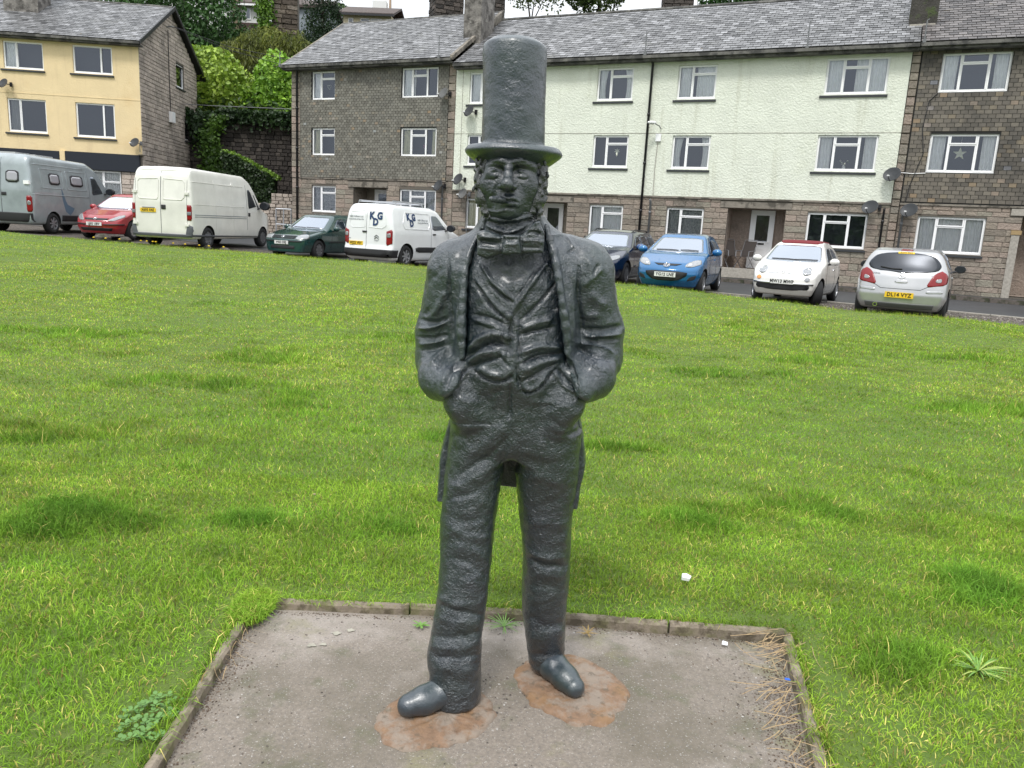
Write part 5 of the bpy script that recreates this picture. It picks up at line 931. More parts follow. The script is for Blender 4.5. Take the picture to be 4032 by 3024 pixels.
class Car:
    def __init__(s, name, label, cat, L, Wd, top, z0, width, m_, front=[(0, 0)], rear=[(0, 0)], plan=None, rad=.10, wheels=(), wr=.31, ww=.2, arch=1.18, nx=90, bow=(.10, .06)):
        """top: roof line (x from the nose, z); width: (z, half width factor); front/rear: (z, setback) of the end faces; plan: (x, factor)"""
        s.L, s.W, s.wr = L, Wd, wr; s.root = empty(name, (0, 0, 0), 0, label, cat)
        plan = plan or [(0, .86), (.35, .96), (.9, 1), (L - .8, 1), (L - .25, .97), (L, .9)]
        tops = np.array(top); xs = np.linspace(0, L, 400); zt = np.interp(xs, tops[:, 0], tops[:, 1]); kk = np.hanning(13); kk /= kk.sum(); zt = np.convolve(np.pad(zt, 6, 'edge'), kk, 'valid'); Hm = zt.max()
        # rounded box grid
        na, nb, nc = nx, 16, 22; r = rad; V = []; idx = {}; F = []
        def vert(i, j, k):
            key = (i, j, k)
            if key in idx: return idx[key]
            a, b, c = i / na, j / nb * 2 - 1, k / nc
            # concentrate samples near borders
            b = math.sin(b * math.pi / 2) * .5 + b * .5; px, py, pz = a * L, b * Wd / 2, c * (Hm - z0)
            q = Vector((px, py, pz)); inner = Vector((min(max(px, r), L - r), min(max(py, -Wd / 2 + r), Wd / 2 - r), min(max(pz, r * .5), Hm - z0 - r))); d = q - inner
            if d.length > 1e-9: q = inner + d.normalized() * r if (i in (0, na) or j in (0, nb) or k in (0, nc)) else q
            u = q.x; c2 = q.z / (Hm - z0); ztx = float(np.interp(u, xs, zt)); z = z0 + (ztx - z0) * c2
            wv = interp(width, z); pl = interp(plan, u); y = q.y * wv * pl; t = y / (Wd / 2)
            x = u + bow[0] * t * t * max(0, 1 - u / (L * .28)) ** 1.5 - bow[1] * t * t * max(0, 1 - (L - u) / (L * .2)) ** 1.5
            x += interp(front, z) * max(0, 1 - u / (L * .22)) - interp(rear, z) * max(0, 1 - (L - u) / (L * .22)); z += .03 * (1 - t * t) * (c2 ** 3) * min(1, ztx - z0)
            idx[key] = len(V); V.append((x, y, z)); return idx[key]
        def face(f, n1, n2):
            for p in range(n1):
                for q in range(n2): F.append((f(p, q), f(p + 1, q), f(p + 1, q + 1), f(p, q + 1)))
        face(lambda p, q: vert(0, p, q), nb, nc); face(lambda p, q: vert(na, p, q), nb, nc); face(lambda p, q: vert(p, 0, q), na, nc); face(lambda p, q: vert(p, nb, q), na, nc); face(lambda p, q: vert(p, q, nc), na, nb); face(lambda p, q: vert(p, q, 0), na, nb)
        me = MB().add(V, F).mesh('body', True); s.bvh = BVHTree.FromPolygons([v.co.copy() for v in me.vertices], [tuple(p.vertices) for p in me.polygons])
        tmp = bpy.data.objects.new('body', me); COL.objects.link(tmp); me.materials.append(m_); me.materials.append(M_int)
        cut = MB()
        for x in wheels:
            for sg in (-1, 1): cut.lathe([(0, 0), (wr * arch, 0), (wr * arch, .36), (0, .36)], 32, Matrix.Translation((x, (Wd / 2 - .26) if sg > 0 else -(Wd / 2 + .10), wr * 1.02)), 'y')
        cme = cut.mesh('c'); cme.materials.append(M_int); co = bpy.data.objects.new('c', cme); COL.objects.link(co)
        mo = tmp.modifiers.new('b', 'BOOLEAN'); mo.operation = 'DIFFERENCE'; mo.object = co; mo.solver = 'EXACT'; mo.material_mode = 'TRANSFER'
        bpy.context.view_layer.update(); dg = bpy.context.evaluated_depsgraph_get(); me2 = bpy.data.meshes.new_from_object(tmp.evaluated_get(dg)); tmp.modifiers.clear(); bpy.data.objects.remove(co)
        tmp.data = me2; bpy.data.meshes.remove(me); s.body = tmp; tmp.parent = s.root; me2.polygons.foreach_set('use_smooth', [True] * len(me2.polygons))
        try: me2.set_sharp_from_angle(angle=R(50))
        except Exception: pass
        s.tops = (xs, zt)
    def hit(s, face, u, v):
        L, W = s.L, s.W
        o, d = {'front': (Vector((-2, u, v)), Vector((1, 0, 0))), 'rear': (Vector((L + 2, u, v)), Vector((-1, 0, 0))), 'left': (Vector((u, W + 1, v)), Vector((0, -1, 0))), 'right': (Vector((u, -W - 1, v)), Vector((0, 1, 0))), 'top': (Vector((u, v, 5)), Vector((0, 0, -1)))}[face]
        h = s.bvh.ray_cast(o, d); return (h[0], h[1]) if h[0] is not None else (None, None)
    def patch(s, name, face, poly, m_, lift=.006, n=14, parent=None, smooth_=True, thick=True, round_=0):
        """a panel whose outline is poly (seen square on to that face), laid on the body and raised by lift"""
        P = [Vector(p) for p in poly]
        if round_:
            for _ in range(2):
                Q = []
                for i in range(len(P)): a, b = P[i], P[(i + 1) % len(P)]; Q += [a.lerp(b, round_), a.lerp(b, 1 - round_)]
                P = Q
        ymin = min(p.y for p in P); ymax = max(p.y for p in P); V = []; rows = []
        for r in range(n + 1):
            y = ymin + (ymax - ymin) * (r / n); y = min(max(y, ymin + 1e-4), ymax - 1e-4); xs_ = []
            for i in range(len(P)):
                a, b = P[i], P[(i + 1) % len(P)]
                if (a.y <= y) != (b.y <= y): xs_.append(a.x + (y - a.y) / (b.y - a.y) * (b.x - a.x))
            if len(xs_) < 2: continue
            rows.append((min(xs_), max(xs_), y))
        m = max(n, 10); ok = True; G = []
        for (a, b, y) in rows:
            row = []
            for i in range(m + 1):
                u = a + (b - a) * i / m; h, nn = s.hit(face, u, y)
                if h is None: h, nn = s.hit(face, u * .985, y)
                if h is None: h = row[-1][0] if row else None; nn = row[-1][1] if row else None
                row.append((h, nn))
            fh = next((q for q in row if q[0] is not None), None)
            if fh is None: continue
            row = [q if q[0] is not None else fh for q in row]; G.append(row)
        if len(G) < 2: return None
        V = [tuple(h + nn * lift) for row in G for h, nn in row]; nr = len(G); F = [(r * (m + 1) + i, r * (m + 1) + i + 1, (r + 1) * (m + 1) + i + 1, (r + 1) * (m + 1) + i) for r in range(nr - 1) for i in range(m)]
        if thick:
            base = len(V); bd = [i for i in range(m + 1)] + [r * (m + 1) + m for r in range(1, nr)] + [(nr - 1) * (m + 1) + i for i in range(m - 1, -1, -1)] + [r * (m + 1) for r in range(nr - 2, 0, -1)]
            fl = [q for row in G for q in row]
            for i in bd: V.append(tuple(fl[i][0] - fl[i][1] * .004))
            F += [(bd[i], bd[(i + 1) % len(bd)], base + (i + 1) % len(bd), base + i) for i in range(len(bd))]
        o = MB().add(V, F).build(name, m_, parent or s.root, smooth_, True); return o
    def line(s, name, face, pts, r, m_, lift=.002, parent=None, dens=10):
        Q = []
        for a, b in zip(pts, pts[1:]):
            for k in range(dens):
                u = a[0] + (b[0] - a[0]) * k / dens; v = a[1] + (b[1] - a[1]) * k / dens; h, n_ = s.hit(face, u, v)
                if h is not None: Q.append(h + n_ * lift)
        h, n_ = s.hit(face, *pts[-1]); 
        if h is not None: Q.append(h + n_ * lift)
        return MB().tube(Q, r, 5).build(name, m_, parent or s.root, True) if len(Q) > 1 else None
    def wheel(s, x, side, kind='alloy', turn=0.0):
        r, w_ = s.wr, .205; y = side * (s.W / 2 - .125); o = empty('wheel', (x, y, r), 0); o.parent = s.root; o.rotation_euler = (0, 0, turn); sg = side
        MB().lathe([(r * .60, -w_ / 2), (r * .80, -w_ / 2 - .008), (r * .96, -w_ / 2 + .012), (r, -w_ / 2 + .035), (r, w_ / 2 - .035), (r * .96, w_ / 2 - .012), (r * .80, w_ / 2 + .008), (r * .60, w_ / 2)], 36, None, 'y', True).build('tyre', M_tyre, o, True)
        mb = MB(); f = sg * (w_ / 2 - .02); mm = {'alloy': M_rim, 'cap': M_cap, 'steel': M_steel, 'dark': M_steel}[kind]
        mb.lathe([(r * .66, f + sg * .018), (r * .60, f + sg * .02), (r * .57, f - sg * .03), (r * .61, f - sg * .12), (r * .66, f - sg * .12)], 32, None, 'y', True)
        nsp = 7 if kind == 'alloy' else (9 if kind == 'cap' else 8)
        for k in range(nsp):
            a = 2 * math.pi * k / nsp; c, q = math.cos(a), math.sin(a); w2 = (.026 if kind == 'alloy' else .042) if kind != 'steel' else .05
            M = Matrix(((c, 0, -q, 0), (0, 1, 0, 0), (q, 0, c, 0), (0, 0, 0, 1))); mb.box(r * .10, r * .60, f - .012 - (sg > 0) * .012, f + .012 + (sg < 0) * .012, -w2, w2 * .8, M)
        mb.lathe([(0, f + sg * .012), (r * .14, f + sg * .012), (r * .19, f), (r * .19, f - sg * .03), (0, f - sg * .03)], 20, None, 'y'); mb.build('rim', mm, o, False)
        MB().lathe([(0, f - sg * .055), (r * .585, f - sg * .055), (r * .585, f - sg * .06), (0, f - sg * .06)], 24, None, 'y').build('brake_disc', M_int, o)
        return o
    def mirror(s, x, z, side, m_, big=1.0, cap=True):
        h, n_ = s.hit('left' if side > 0 else 'right', x, z); y = h.y if h is not None else side * s.W / 2; mb = MB(); M = Matrix.Translation((x - .02, y + side * .15 * big, z + .05 * big)) @ Matrix.Diagonal((.075 * big, .115 * big, .085 * big, 1)); prof = [(0, -1), (.55, -.9), (.85, -.55), (1, 0), (.97, .4), (.9, .62), (0, .66)]
        o = mb.lathe(prof, 18, M, 'x').build('mirror', m_, s.root, True); MB().tube([(x + .04, y - side * .02, z - .03), (x + .01, y + side * .08, z + .0)], .025, 8).build('mirror_arm', M_trim, o)
        MB().lathe([(0, .67), (.84, .67), (.84, .69), (0, .69)], 16, M, 'x').build('mirror_glass', M_cgd, o)
    def plate(s, face, y, z, txt, m_, w_=.52, h_=.111):
        h, n_ = s.hit(face, y, z); x = h.x; sg = -1 if face == 'front' else 1; e = .025
        h1, _ = s.hit(face, y, z + .05); h2, _ = s.hit(face, y, z - .05); x = min(h.x, h1.x if h1 else h.x, h2.x if h2 else h.x) if sg < 0 else max(h.x, h1.x if h1 else h.x, h2.x if h2 else h.x)
        o = MB().box(x + sg * .004, x + sg * e, y - w_ / 2, y + w_ / 2, z - h_ / 2, z + h_ / 2).build('number_plate', m_, s.root)
        if sg < 0: M = Matrix(((0, 0, -1, x - e - .003), (-1, 0, 0, y), (0, 1, 0, z), (0, 0, 0, 1)))
        else: M = Matrix(((0, 0, 1, x + e + .003), (1, 0, 0, y), (0, 1, 0, z), (0, 0, 0, 1)))
        text_mesh(txt, .105, M_ink, o, M, bold=.0025, sx=.93)
    def text(s, face, u, z, txt, size, m_, name='lettering', bold=.0, sx=1.0, lift=.012):
        h, n_ = s.hit(face, u, z)
        if h is None: return
        up = Vector((0, 0, 1)); zz = n_.normalized(); xx = up.cross(zz).normalized(); yy = zz.cross(xx); p = h + zz * lift
        return text_mesh(txt, size, m_, s.root, Matrix(((xx.x, yy.x, zz.x, p.x), (xx.y, yy.y, zz.y, p.y), (xx.z, yy.z, zz.z, p.z), (0, 0, 0, 1))), name, bold, sx)
    def ring(s, face, u, z, r, m_, name='badge', tr=.006, inner=None, lift=.008):
        h, n_ = s.hit(face, u, z); zz = n_.normalized(); xx = Vector((0, 0, 1)).cross(zz).normalized(); yy = zz.cross(xx); p = h + zz * lift
        o = MB().tube([p + xx * (r * math.cos(a)) + yy * (r * math.sin(a)) for a in [2 * math.pi * k / 20 for k in range(21)]], tr, 6, cap=False).build(name, m_, s.root, True)
        for pts in (inner or []): MB().tube([p + xx * (r * a) + yy * (r * b) for a, b in pts], tr * .9, 5).build('emblem', m_, o, True)
        return o
    def place(s, x, y, heading, fwd=True, pitch=0.0):
        """x, y of the body middle; heading of the nose, clockwise from +Y"""
        a = math.pi / 2 - heading       # direction of the nose in the usual sense
        # body coordinates run from the nose (x = 0) to the tail (x = L): turn them so the tail trails
        nx_, ny_ = x + math.cos(a) * s.L * .36, y + math.sin(a) * s.L * .36; tx_, ty_ = x - math.cos(a) * s.L * .36, y - math.sin(a) * s.L * .36; zn, zt_ = zroad(inv_fac(nx_, ny_)[0]), zroad(inv_fac(tx_, ty_)[0]); sl_ = (zt_ - zn) / (s.L * .72); z = zn - sl_ * s.L * .14 + .005; rz = a + math.pi
        s.root.location = (x + math.cos(a) * s.L / 2, y + math.sin(a) * s.L / 2, z); s.root.rotation_euler = (0, -math.atan(sl_), rz)
def lamp(c, face, poly, m_, name, inner=None, lift=.012, rnd=.25):
    o = c.patch(name, face, poly, m_, lift, 8, None, True, True, rnd)
    return o
# note: body x runs nose (0) to tail (L); with the tail trailing, body +y is the car's RIGHT side seen from the driver, so 'left'/'right' faces below are named from +y / -y
def mirrored(poly): return [(-u, v) for u, v in poly]
# ================= silver three door hatchback, tail towards the lawn
m = paint('silver_paint', (.50, .50, .51), .28, .55)
c = Car('parked_car', 'silver hatchback parked tail first at the right, yellow plate DL14 VYZ', 'car', 4.0, 1.72, [(0, .62), (.25, .78), (.95, .96), (1.75, 1.34), (2.2, 1.42), (3.3, 1.40), (3.62, 1.33), (3.9, .98), (4.0, .9)], .22, [(.2, .90), (.45, 1), (.75, 1.0), (.95, .97), (1.2, .84), (1.46, .66)], m, rear=[(.2, .12), (.32, .02), (.5, 0), (.66, .03), (.9, .10), (1.1, .10), (1.4, .05)], wheels=(.78, 3.28), wr=.30, bow=(.3, .22))
RW = [(-.60, .98), (-.68, 1.10), (-.52, 1.30), (0, 1.355), (.52, 1.30), (.68, 1.10), (.60, .98), (0, .93)]
c.patch('rear_window', 'rear', RW, M_cgd, .008, 16, round_=.2)
for sg in (1, -1):
    P_ = [(.56, .94), (.70, 1.02), (.80, .92), (.80, .74), (.62, .70), (.44, .68)]
    P_ = P_ if sg > 0 else mirrored(P_); t_ = lamp(c, 'rear', P_, M_red, 'tail_lamp', rnd=.15)
    q = [(.60, .84), (.70, .86), (.70, .78), (.60, .78)]; c.patch('reverse_lamp', 'rear', q if sg > 0 else mirrored(q), M_lens, .018, 6, round_=.2)
    q = [(.46, .56), (.76, .57), (.74, .63), (.46, .61)]; c.patch('bumper_strip', 'rear', q if sg > 0 else mirrored(q), m, .014, 5, round_=.15)
c.patch('bumper_skirt', 'rear', [(-.72, .24), (.72, .24), (.78, .34), (.4, .30), (-.4, .30), (-.78, .34)], mat('silver_dark', (.15, .15, .155), .5, .2), .008, 8)
c.line('tailgate_seam', 'rear', [(-.66, .92), (-.50, .70), (-.36, .62), (.36, .62), (.50, .70), (.66, .92)], .006, M_trim, 0); c.plate('rear', 0, .50, 'DL14 VYZ', M_py)
c.patch('tailgate_handle', 'rear', [(-.12, .74), (.12, .74), (.11, .80), (-.11, .80)], m, .022, 6, round_=.2); c.ring('rear', 0, .88, .062, M_chrome, inner=[[(-.7, .1), (0, .1), (-.25, -.3), (.6, -.15)]])
c.patch('high_brake_lamp', 'rear', [(-.11, 1.375), (.11, 1.375), (.10, 1.395), (-.10, 1.395)], M_red, .012, 4); st_ = c.patch('dealer_sticker', 'rear', [(-.15, 1.31), (.15, 1.31), (.15, 1.345), (-.15, 1.345)], M_py, .012, 4); c.text('rear', 0, 1.328, 'Arnold Clark', .04, M_ink, lift=.018); c.text('rear', -.48, .90, 'CORSA', .045, M_pgrey); c.text('rear', .52, .90, '1.2', .04, M_pgrey)
c.line('wiper', 'rear', [(-.02, 1.0), (-.2, 1.0), (-.42, 1.03)], .012, M_trim, .02); MB().tube([(3.35, 0, 1.48), (3.42, 0, 1.68)], .006, 5).build('aerial', M_trim, c.root)
hx = c.hit('rear', -.42, .28)[0]; MB().lathe([(.028, 0), (.045, 0), (.045, .12), (.03, .12)], 14, Matrix.Translation((hx.x - .06, -.42, .28)), 'x', True).build('exhaust', M_chrome, c.root)
SW = lambda f, pts, mm=M_cg: c.patch('side_window', f, pts, mm, .006, 8, round_=.12)
for f in ('left', 'right'): SW(f, [(1.3, .98), (2.25, 1.02), (2.3, 1.33), (1.85, 1.34)]); SW(f, [(2.36, 1.02), (3.2, 1.10), (3.0, 1.32), (2.4, 1.34)], M_cgd); c.line('door_seam', f, [(1.28, .95), (1.22, .35), (2.3, .3), (2.42, .6), (2.36, 1.0)], .004, M_trim, 0); c.patch('door_handle', f, [(2.1, .82), (2.3, .83), (2.3, .87), (2.1, .86)], m, .02, 4)
for sg in (1, -1): c.mirror(1.32, .98, sg, M_trim)
c.patch('windscreen', 'front', [(-.62, 1.02), (-.5, 1.34), (.5, 1.34), (.62, 1.02)], M_ws, .006)
for x_ in (.78, 3.28):
    for sg in (1, -1): c.wheel(x_, sg, 'cap')
c.place(7.68 + math.sin(R(30)) * 1.95, 15.55 + math.cos(R(30)) * 1.95, R(30))
# ================= white small car with red fabric roof, nose to the lawn
m = paint('white_pearl_paint', (.80, .78, .74), .25)
c = Car('parked_car', 'small white retro car with dark red fabric roof, plate MW13 MWP', 'car', 3.55, 1.63, [(0, .62), (.18, .78), (.55, .90), (1.02, 1.0), (1.68, 1.42), (2.0, 1.48), (2.7, 1.46), (3.1, 1.34), (3.45, 1.0), (3.55, .85)], .22, [(.2, .90), (.45, 1), (.75, 1.0), (.98, .96), (1.2, .82), (1.48, .66)], m, front=[(.2, .12), (.35, .02), (.5, 0), (.7, .04), (.9, .12)], wheels=(.70, 3.0), wr=.295, bow=(.32, .22))
for sg in (1, -1):
    c.ring('front', sg * .50, .78, .098, M_chrome, 'lamp_bezel', .012); c.patch('headlamp', 'front', [(sg * .50 + .09 * math.cos(a), .78 + .09 * math.sin(a)) for a in [2 * math.pi * k / 14 for k in range(14)]], M_lens, .02, 8)
    c.patch('fog_lamp', 'front', [(sg * .55 + .055 * math.cos(a), .60 + .05 * math.sin(a)) for a in [2 * math.pi * k / 12 for k in range(12)]], M_amber if sg > 0 else M_lens, .014, 6)
    q = [(.10, .715), (.34, .70), (.34, .712), (.10, .728)]; c.patch('chrome_whisker', 'front', q if sg > 0 else mirrored(q), M_chrome, .014, 3)
c.patch('lower_grille', 'front', [(-.56, .34), (.56, .34), (.62, .42), (.58, .49), (-.58, .49), (-.62, .42)], M_trim, .008, 8, round_=.15); c.patch('chrome_bar', 'front', [(-.68, .475), (.68, .475), (.68, .505), (-.68, .505)], M_chrome, .02, 3); c.plate('front', -.02, .535, 'MW13 MWP', M_pw); c.ring('front', 0, .74, .045, M_chrome, inner=[[(-.5, -.4), (-.5, .4)], [(0, -.4), (0, .4)], [(.5, -.4), (.5, .4)]])
c.patch('windscreen', 'front', [(-.67, 1.0), (-.54, 1.385), (.54, 1.385), (.67, 1.0), (0, .985)], M_ws, .008, 16, round_=.08); c.line('wiper', 'front', [(-.1, 1.02), (.1, 1.035), (.5, 1.03)], .011, M_trim, .022); c.line('wiper', 'front', [(-.58, 1.04), (-.3, 1.04), (-.05, 1.03)], .011, M_trim, .022)
c.patch('fabric_roof', 'top', [(1.66, -.50), (3.0, -.50), (3.0, .50), (1.66, .50)], mat('roof_red', (.16, .012, .018), .8), .02, 14, round_=.08)
for f in ('left', 'right'): SW(f, [(1.28, .98), (2.18, 1.0), (2.16, 1.36), (1.78, 1.35)]); SW(f, [(2.26, 1.02), (2.82, 1.12), (2.6, 1.34), (2.26, 1.36)], M_cgd); c.line('door_seam', f, [(1.25, .97), (1.12, .7), (1.2, .32), (2.2, .3), (2.28, .62), (2.22, .97)], .004, M_trim, 0); c.patch('door_handle', f, [(1.98, .80), (2.16, .81), (2.16, .84), (1.98, .83)], M_chrome, .02, 4)
for sg in (1, -1): c.mirror(1.30, .98, sg, m)
for x_ in (.70, 3.0):
    for sg in (1, -1): c.wheel(x_, sg, 'alloy', R(22) if x_ < 1 else 0)
c.place(6.22 + math.sin(R(31)) * 1.75, 18.3 + math.cos(R(31)) * 1.75, R(31 + 180))
# ================= bright blue hatchback, nose to the lawn
m = paint('bright_blue_paint', (.006, .13, .33), .22, .3)
c = Car('parked_car', 'bright metallic blue hatchback nose on to the lawn, plate YG12 LNE', 'car', 3.9, 1.70, [(0, .62), (.2, .76), (.75, .94), (1.15, 1.02), (1.95, 1.44), (2.4, 1.48), (3.2, 1.45), (3.6, 1.25), (3.85, .98), (3.9, .9)], .2, [(.2, .90), (.45, 1), (.75, 1.0), (.98, .96), (1.2, .83), (1.48, .66)], m, front=[(.2, .12), (.35, .02), (.5, 0), (.7, .05), (.9, .12)], wheels=(.78, 3.27), wr=.30, bow=(.36, .22))
c.patch('lower_grille', 'front', [(-.50, .47), (-.30, .34), (.30, .34), (.50, .47), (.52, .57), (-.52, .57)], M_trim, .008, 10, round_=.12); c.patch('upper_grille', 'front', [(-.34, .745), (.34, .745), (.22, .70), (-.22, .70)], M_trim, .008, 5); c.plate('front', 0, .485, 'YG12 LNE', M_pw)
c.ring('front', 0, .70, .072, M_chrome, tr=.009, lift=.014, inner=[[(-.9, .35), (-.45, .3), (0, -.35), (.45, .3), (.9, .35)], [(-.7, -.6), (-.4, -.05), (0, -.35), (.4, -.05), (.7, -.6)]])
for sg in (1, -1):
    q = [(.42, .68), (.60, .68), (.78, .76), (.74, .86), (.60, .84), (.46, .76)]; lamp(c, 'front', q if sg > 0 else mirrored(q), M_lens, 'headlamp', rnd=.12); q = [(.50, .71), (.58, .71), (.58, .77), (.50, .77)]; c.patch('lamp_bowl', 'front', q if sg > 0 else mirrored(q), M_chrome, .018, 6, round_=.25)
    q = [(.50, .34), (.68, .38), (.72, .50), (.56, .44)]; c.patch('fog_recess', 'front', q if sg > 0 else mirrored(q), M_trim, .006, 6, round_=.12)
c.patch('windscreen', 'front', [(-.68, 1.03), (-.54, 1.38), (.54, 1.38), (.68, 1.03), (0, 1.01)], M_ws, .008, 16, round_=.08); c.line('wiper', 'front', [(-.05, 1.05), (.2, 1.06), (.52, 1.05)], .011, M_trim, .022); c.line('wiper', 'front', [(-.55, 1.06), (-.3, 1.07), (-.1, 1.06)], .011, M_trim, .022); MB().tube([(2.2, 0, 1.5), (2.3, 0, 1.6)], .006, 5).build('aerial', M_trim, c.root)
for f in ('left', 'right'): SW(f, [(1.55, 1.0), (2.28, 1.02), (2.28, 1.36), (2.02, 1.35)]); SW(f, [(2.36, 1.02), (3.15, 1.12), (2.95, 1.34), (2.38, 1.37)], M_cgd); c.line('door_seam', f, [(1.45, .97), (1.32, .7), (1.35, .32), (2.3, .3), (2.32, .97)], .004, M_trim, 0); c.line('door_seam', f, [(2.32, .3), (2.8, .3), (3.0, .7), (3.15, 1.05)], .004, M_trim, 0); c.patch('door_handle', f, [(2.08, .84), (2.25, .85), (2.25, .88), (2.08, .87)], m, .02, 4)
for sg in (1, -1): c.mirror(1.52, 1.0, sg, m, 1.1)
for x_ in (.78, 3.27):
    for sg in (1, -1): c.wheel(x_, sg, 'alloy')
c.place(3.60 + math.sin(R(23)) * 1.95, 19.0 + math.cos(R(23)) * 1.95, R(23 + 180))
# ================= dark navy estate, nose to the lawn
m = paint('navy_paint', (.006, .012, .035), .2)
c = Car('parked_car', 'dark navy estate car with black roof rails behind the statue shoulder', 'car', 4.5, 1.76, [(0, .62), (.2, .76), (.8, .94), (1.25, 1.02), (2.0, 1.42), (2.5, 1.48), (4.0, 1.46), (4.3, 1.2), (4.45, .98), (4.5, .9)], .2, [(.2, .90), (.45, 1), (.75, 1.0), (.98, .96), (1.2, .85), (1.48, .70)], m, wheels=(.88, 3.55), wr=.315, bow=(.3, .15))
c.patch('windscreen', 'front', [(-.70, 1.04), (-.56, 1.37), (.56, 1.37), (.70, 1.04), (0, 1.02)], M_ws, .008, 16, round_=.08)
for sg in (1, -1):
    q = [(.45, .66), (.62, .66), (.80, .74), (.74, .82), (.5, .76)]; lamp(c, 'front', q if sg > 0 else mirrored(q), M_lens, 'headlamp', rnd=.12); MB().tube([(2.1, sg * .56, 1.44), (2.35, sg * .58, 1.52), (3.6, sg * .58, 1.51), (3.9, sg * .56, 1.44)], .018, 6).build('roof_rail', M_trim, c.root); c.mirror(1.6, 1.0, sg, paint('mirror_blue', (.02, .07, .2)), 1.1)
c.patch('lower_grille', 'front', [(-.5, .34), (.5, .34), (.55, .46), (-.55, .46)], M_trim, .008, 6)
for f in ('left', 'right'): SW(f, [(1.62, 1.02), (2.42, 1.04), (2.40, 1.36), (2.1, 1.35)]); SW(f, [(2.5, 1.04), (3.28, 1.06), (3.22, 1.37), (2.5, 1.37)]); SW(f, [(3.38, 1.08), (4.1, 1.16), (3.9, 1.34), (3.36, 1.36)], M_cgd); c.line('door_seam', f, [(1.5, .97), (1.42, .32), (2.45, .3), (2.46, .98)], .004, M_int, 0); c.line('door_seam', f, [(2.46, .3), (3.0, .3), (3.2, .6), (3.32, 1.0)], .004, M_int, 0); c.patch('door_moulding', f, [(1.5, .50), (3.05, .52), (3.05, .56), (1.5, .54)], m, .016, 3); c.patch('door_handle', f, [(2.2, .84), (2.38, .85), (2.38, .88), (2.2, .87)], m, .02, 4); c.patch('door_handle', f, [(3.0, .86), (3.18, .87), (3.18, .90), (3.0, .89)], m, .02, 4)
for x_ in (.88, 3.55):
    for sg in (1, -1): c.wheel(x_, sg, 'dark')
c.place(1.85 + math.sin(R(24)) * 2.25, 20.9 + math.cos(R(24)) * 2.25, R(24 + 180))
# ================= white small van with lettering, tail to the lawn
m = paint('white_van_paint', (.80, .81, .82), .3, dirt=.06)
c = Car('parked_van', 'clean white small van with navy lettering and roof bars, plate WJ22 VRY', 'van', 4.4, 1.85, [(0, .75), (.2, .95), (.85, 1.12), (1.1, 1.18), (1.75, 1.72), (2.1, 1.80), (4.2, 1.81), (4.32, 1.72), (4.4, 1.6)], .22, [(.2, .93), (.5, 1), (1.0, 1.0), (1.3, .95), (1.8, .82)], m, rear=[(.2, .1), (.35, -.02), (.55, 0), (.6, .03), (1.2, .04), (1.7, .08)], wheels=(.85, 3.6), wr=.325, rad=.12, bow=(.3, .06), plan=[(0, .82), (.4, .95), (1, 1), (4.0, 1), (4.4, .985)])
c.patch('rear_bumper', 'rear', [(-.88, .28), (.88, .28), (.90, .50), (-.90, .50)], M_trim, .03, 10, round_=.05)
for sg in (1, -1):
    q = [(.70, .62), (.88, .64), (.88, 1.10), (.70, 1.08)]; t_ = lamp(c, 'rear', q if sg > 0 else mirrored(q), M_red, 'tail_lamp', rnd=.08); q = [(.72, .86), (.84, .86), (.84, .98), (.72, .98)]; c.patch('reverse_lamp', 'rear', q if sg > 0 else mirrored(q), M_lens, .02, 5, round_=.15)
    fc_ = 'left' if sg > 0 else 'right'; c.patch('lower_cladding', fc_, [(1.15, .44), (3.1, .44), (3.16, .60), (1.15, .60)], M_trim, .018, 5, round_=.05); c.patch('wheelarch_trim', fc_, [(4.05, .28), (4.4, .28), (4.4, .5), (4.05, .5)], M_trim, .02, 5)
    q = [(3.22, 1.62), (2.35, 1.62), (2.3, 1.35), (2.42, 1.14), (3.7, 1.14), (3.78, 1.3), (3.6, 1.62)]; c.line('panel_edge', fc_, q + [q[0]], .009, m, .004)
    c.patch('side_window', fc_, [(1.35, 1.14), (2.2, 1.12), (2.2, 1.58), (1.88, 1.58)], M_cg, .006, 10, round_=.08); c.line('door_seam', fc_, [(2.28, 1.62), (2.28, .4)], .005, M_trimg, 0); c.line('door_seam', fc_, [(1.3, 1.15), (1.25, .45)], .005, M_trimg, 0); c.patch('door_handle', fc_, [(2.03, .98), (2.2, .98), (2.2, 1.02), (2.03, 1.02)], M_trim, .02, 4)
    MB().tube([(2.3, sg * .62, 1.93), (3.95, sg * .62, 1.93)], .022, 8).build('roof_bar', M_rim, c.root)
for x_ in (2.5, 3.2, 3.9): MB().tube([(x_, -.7, 1.78), (x_, -.68, 1.90), (x_, .68, 1.90), (x_, .7, 1.78)], .02, 8).build('roof_crossbar', M_rim, c.root)
c.line('door_gap', 'rear', [(-.02, .5), (-.02, 1.74)], .007, M_trimg, 0)
for sg in (1, -1): q = [(.08, 1.62), (.62, 1.58), (.68, 1.2), (.55, 1.12), (.08, 1.14)]; q = q if sg > 0 else mirrored(q); c.line('panel_edge', 'rear', q + [q[0]], .009, m, .004)
c.text('rear', .17, 1.47, 'K', .29, M_navyp, 'logo', .014, .9); c.text('rear', .45, 1.47, 'G', .29, M_navyp, 'logo', .014, .9); c.text('rear', .31, 1.29, 'D', .29, M_navyp, 'logo', .014, .9)
c.text('rear', -.42, 1.44, 'K&D Gilbert Ltd', .075, M_pgrey); c.text('rear', -.42, 1.36, 'Groundworks & Plant Hire', .062, M_pgrey, sx=.85)
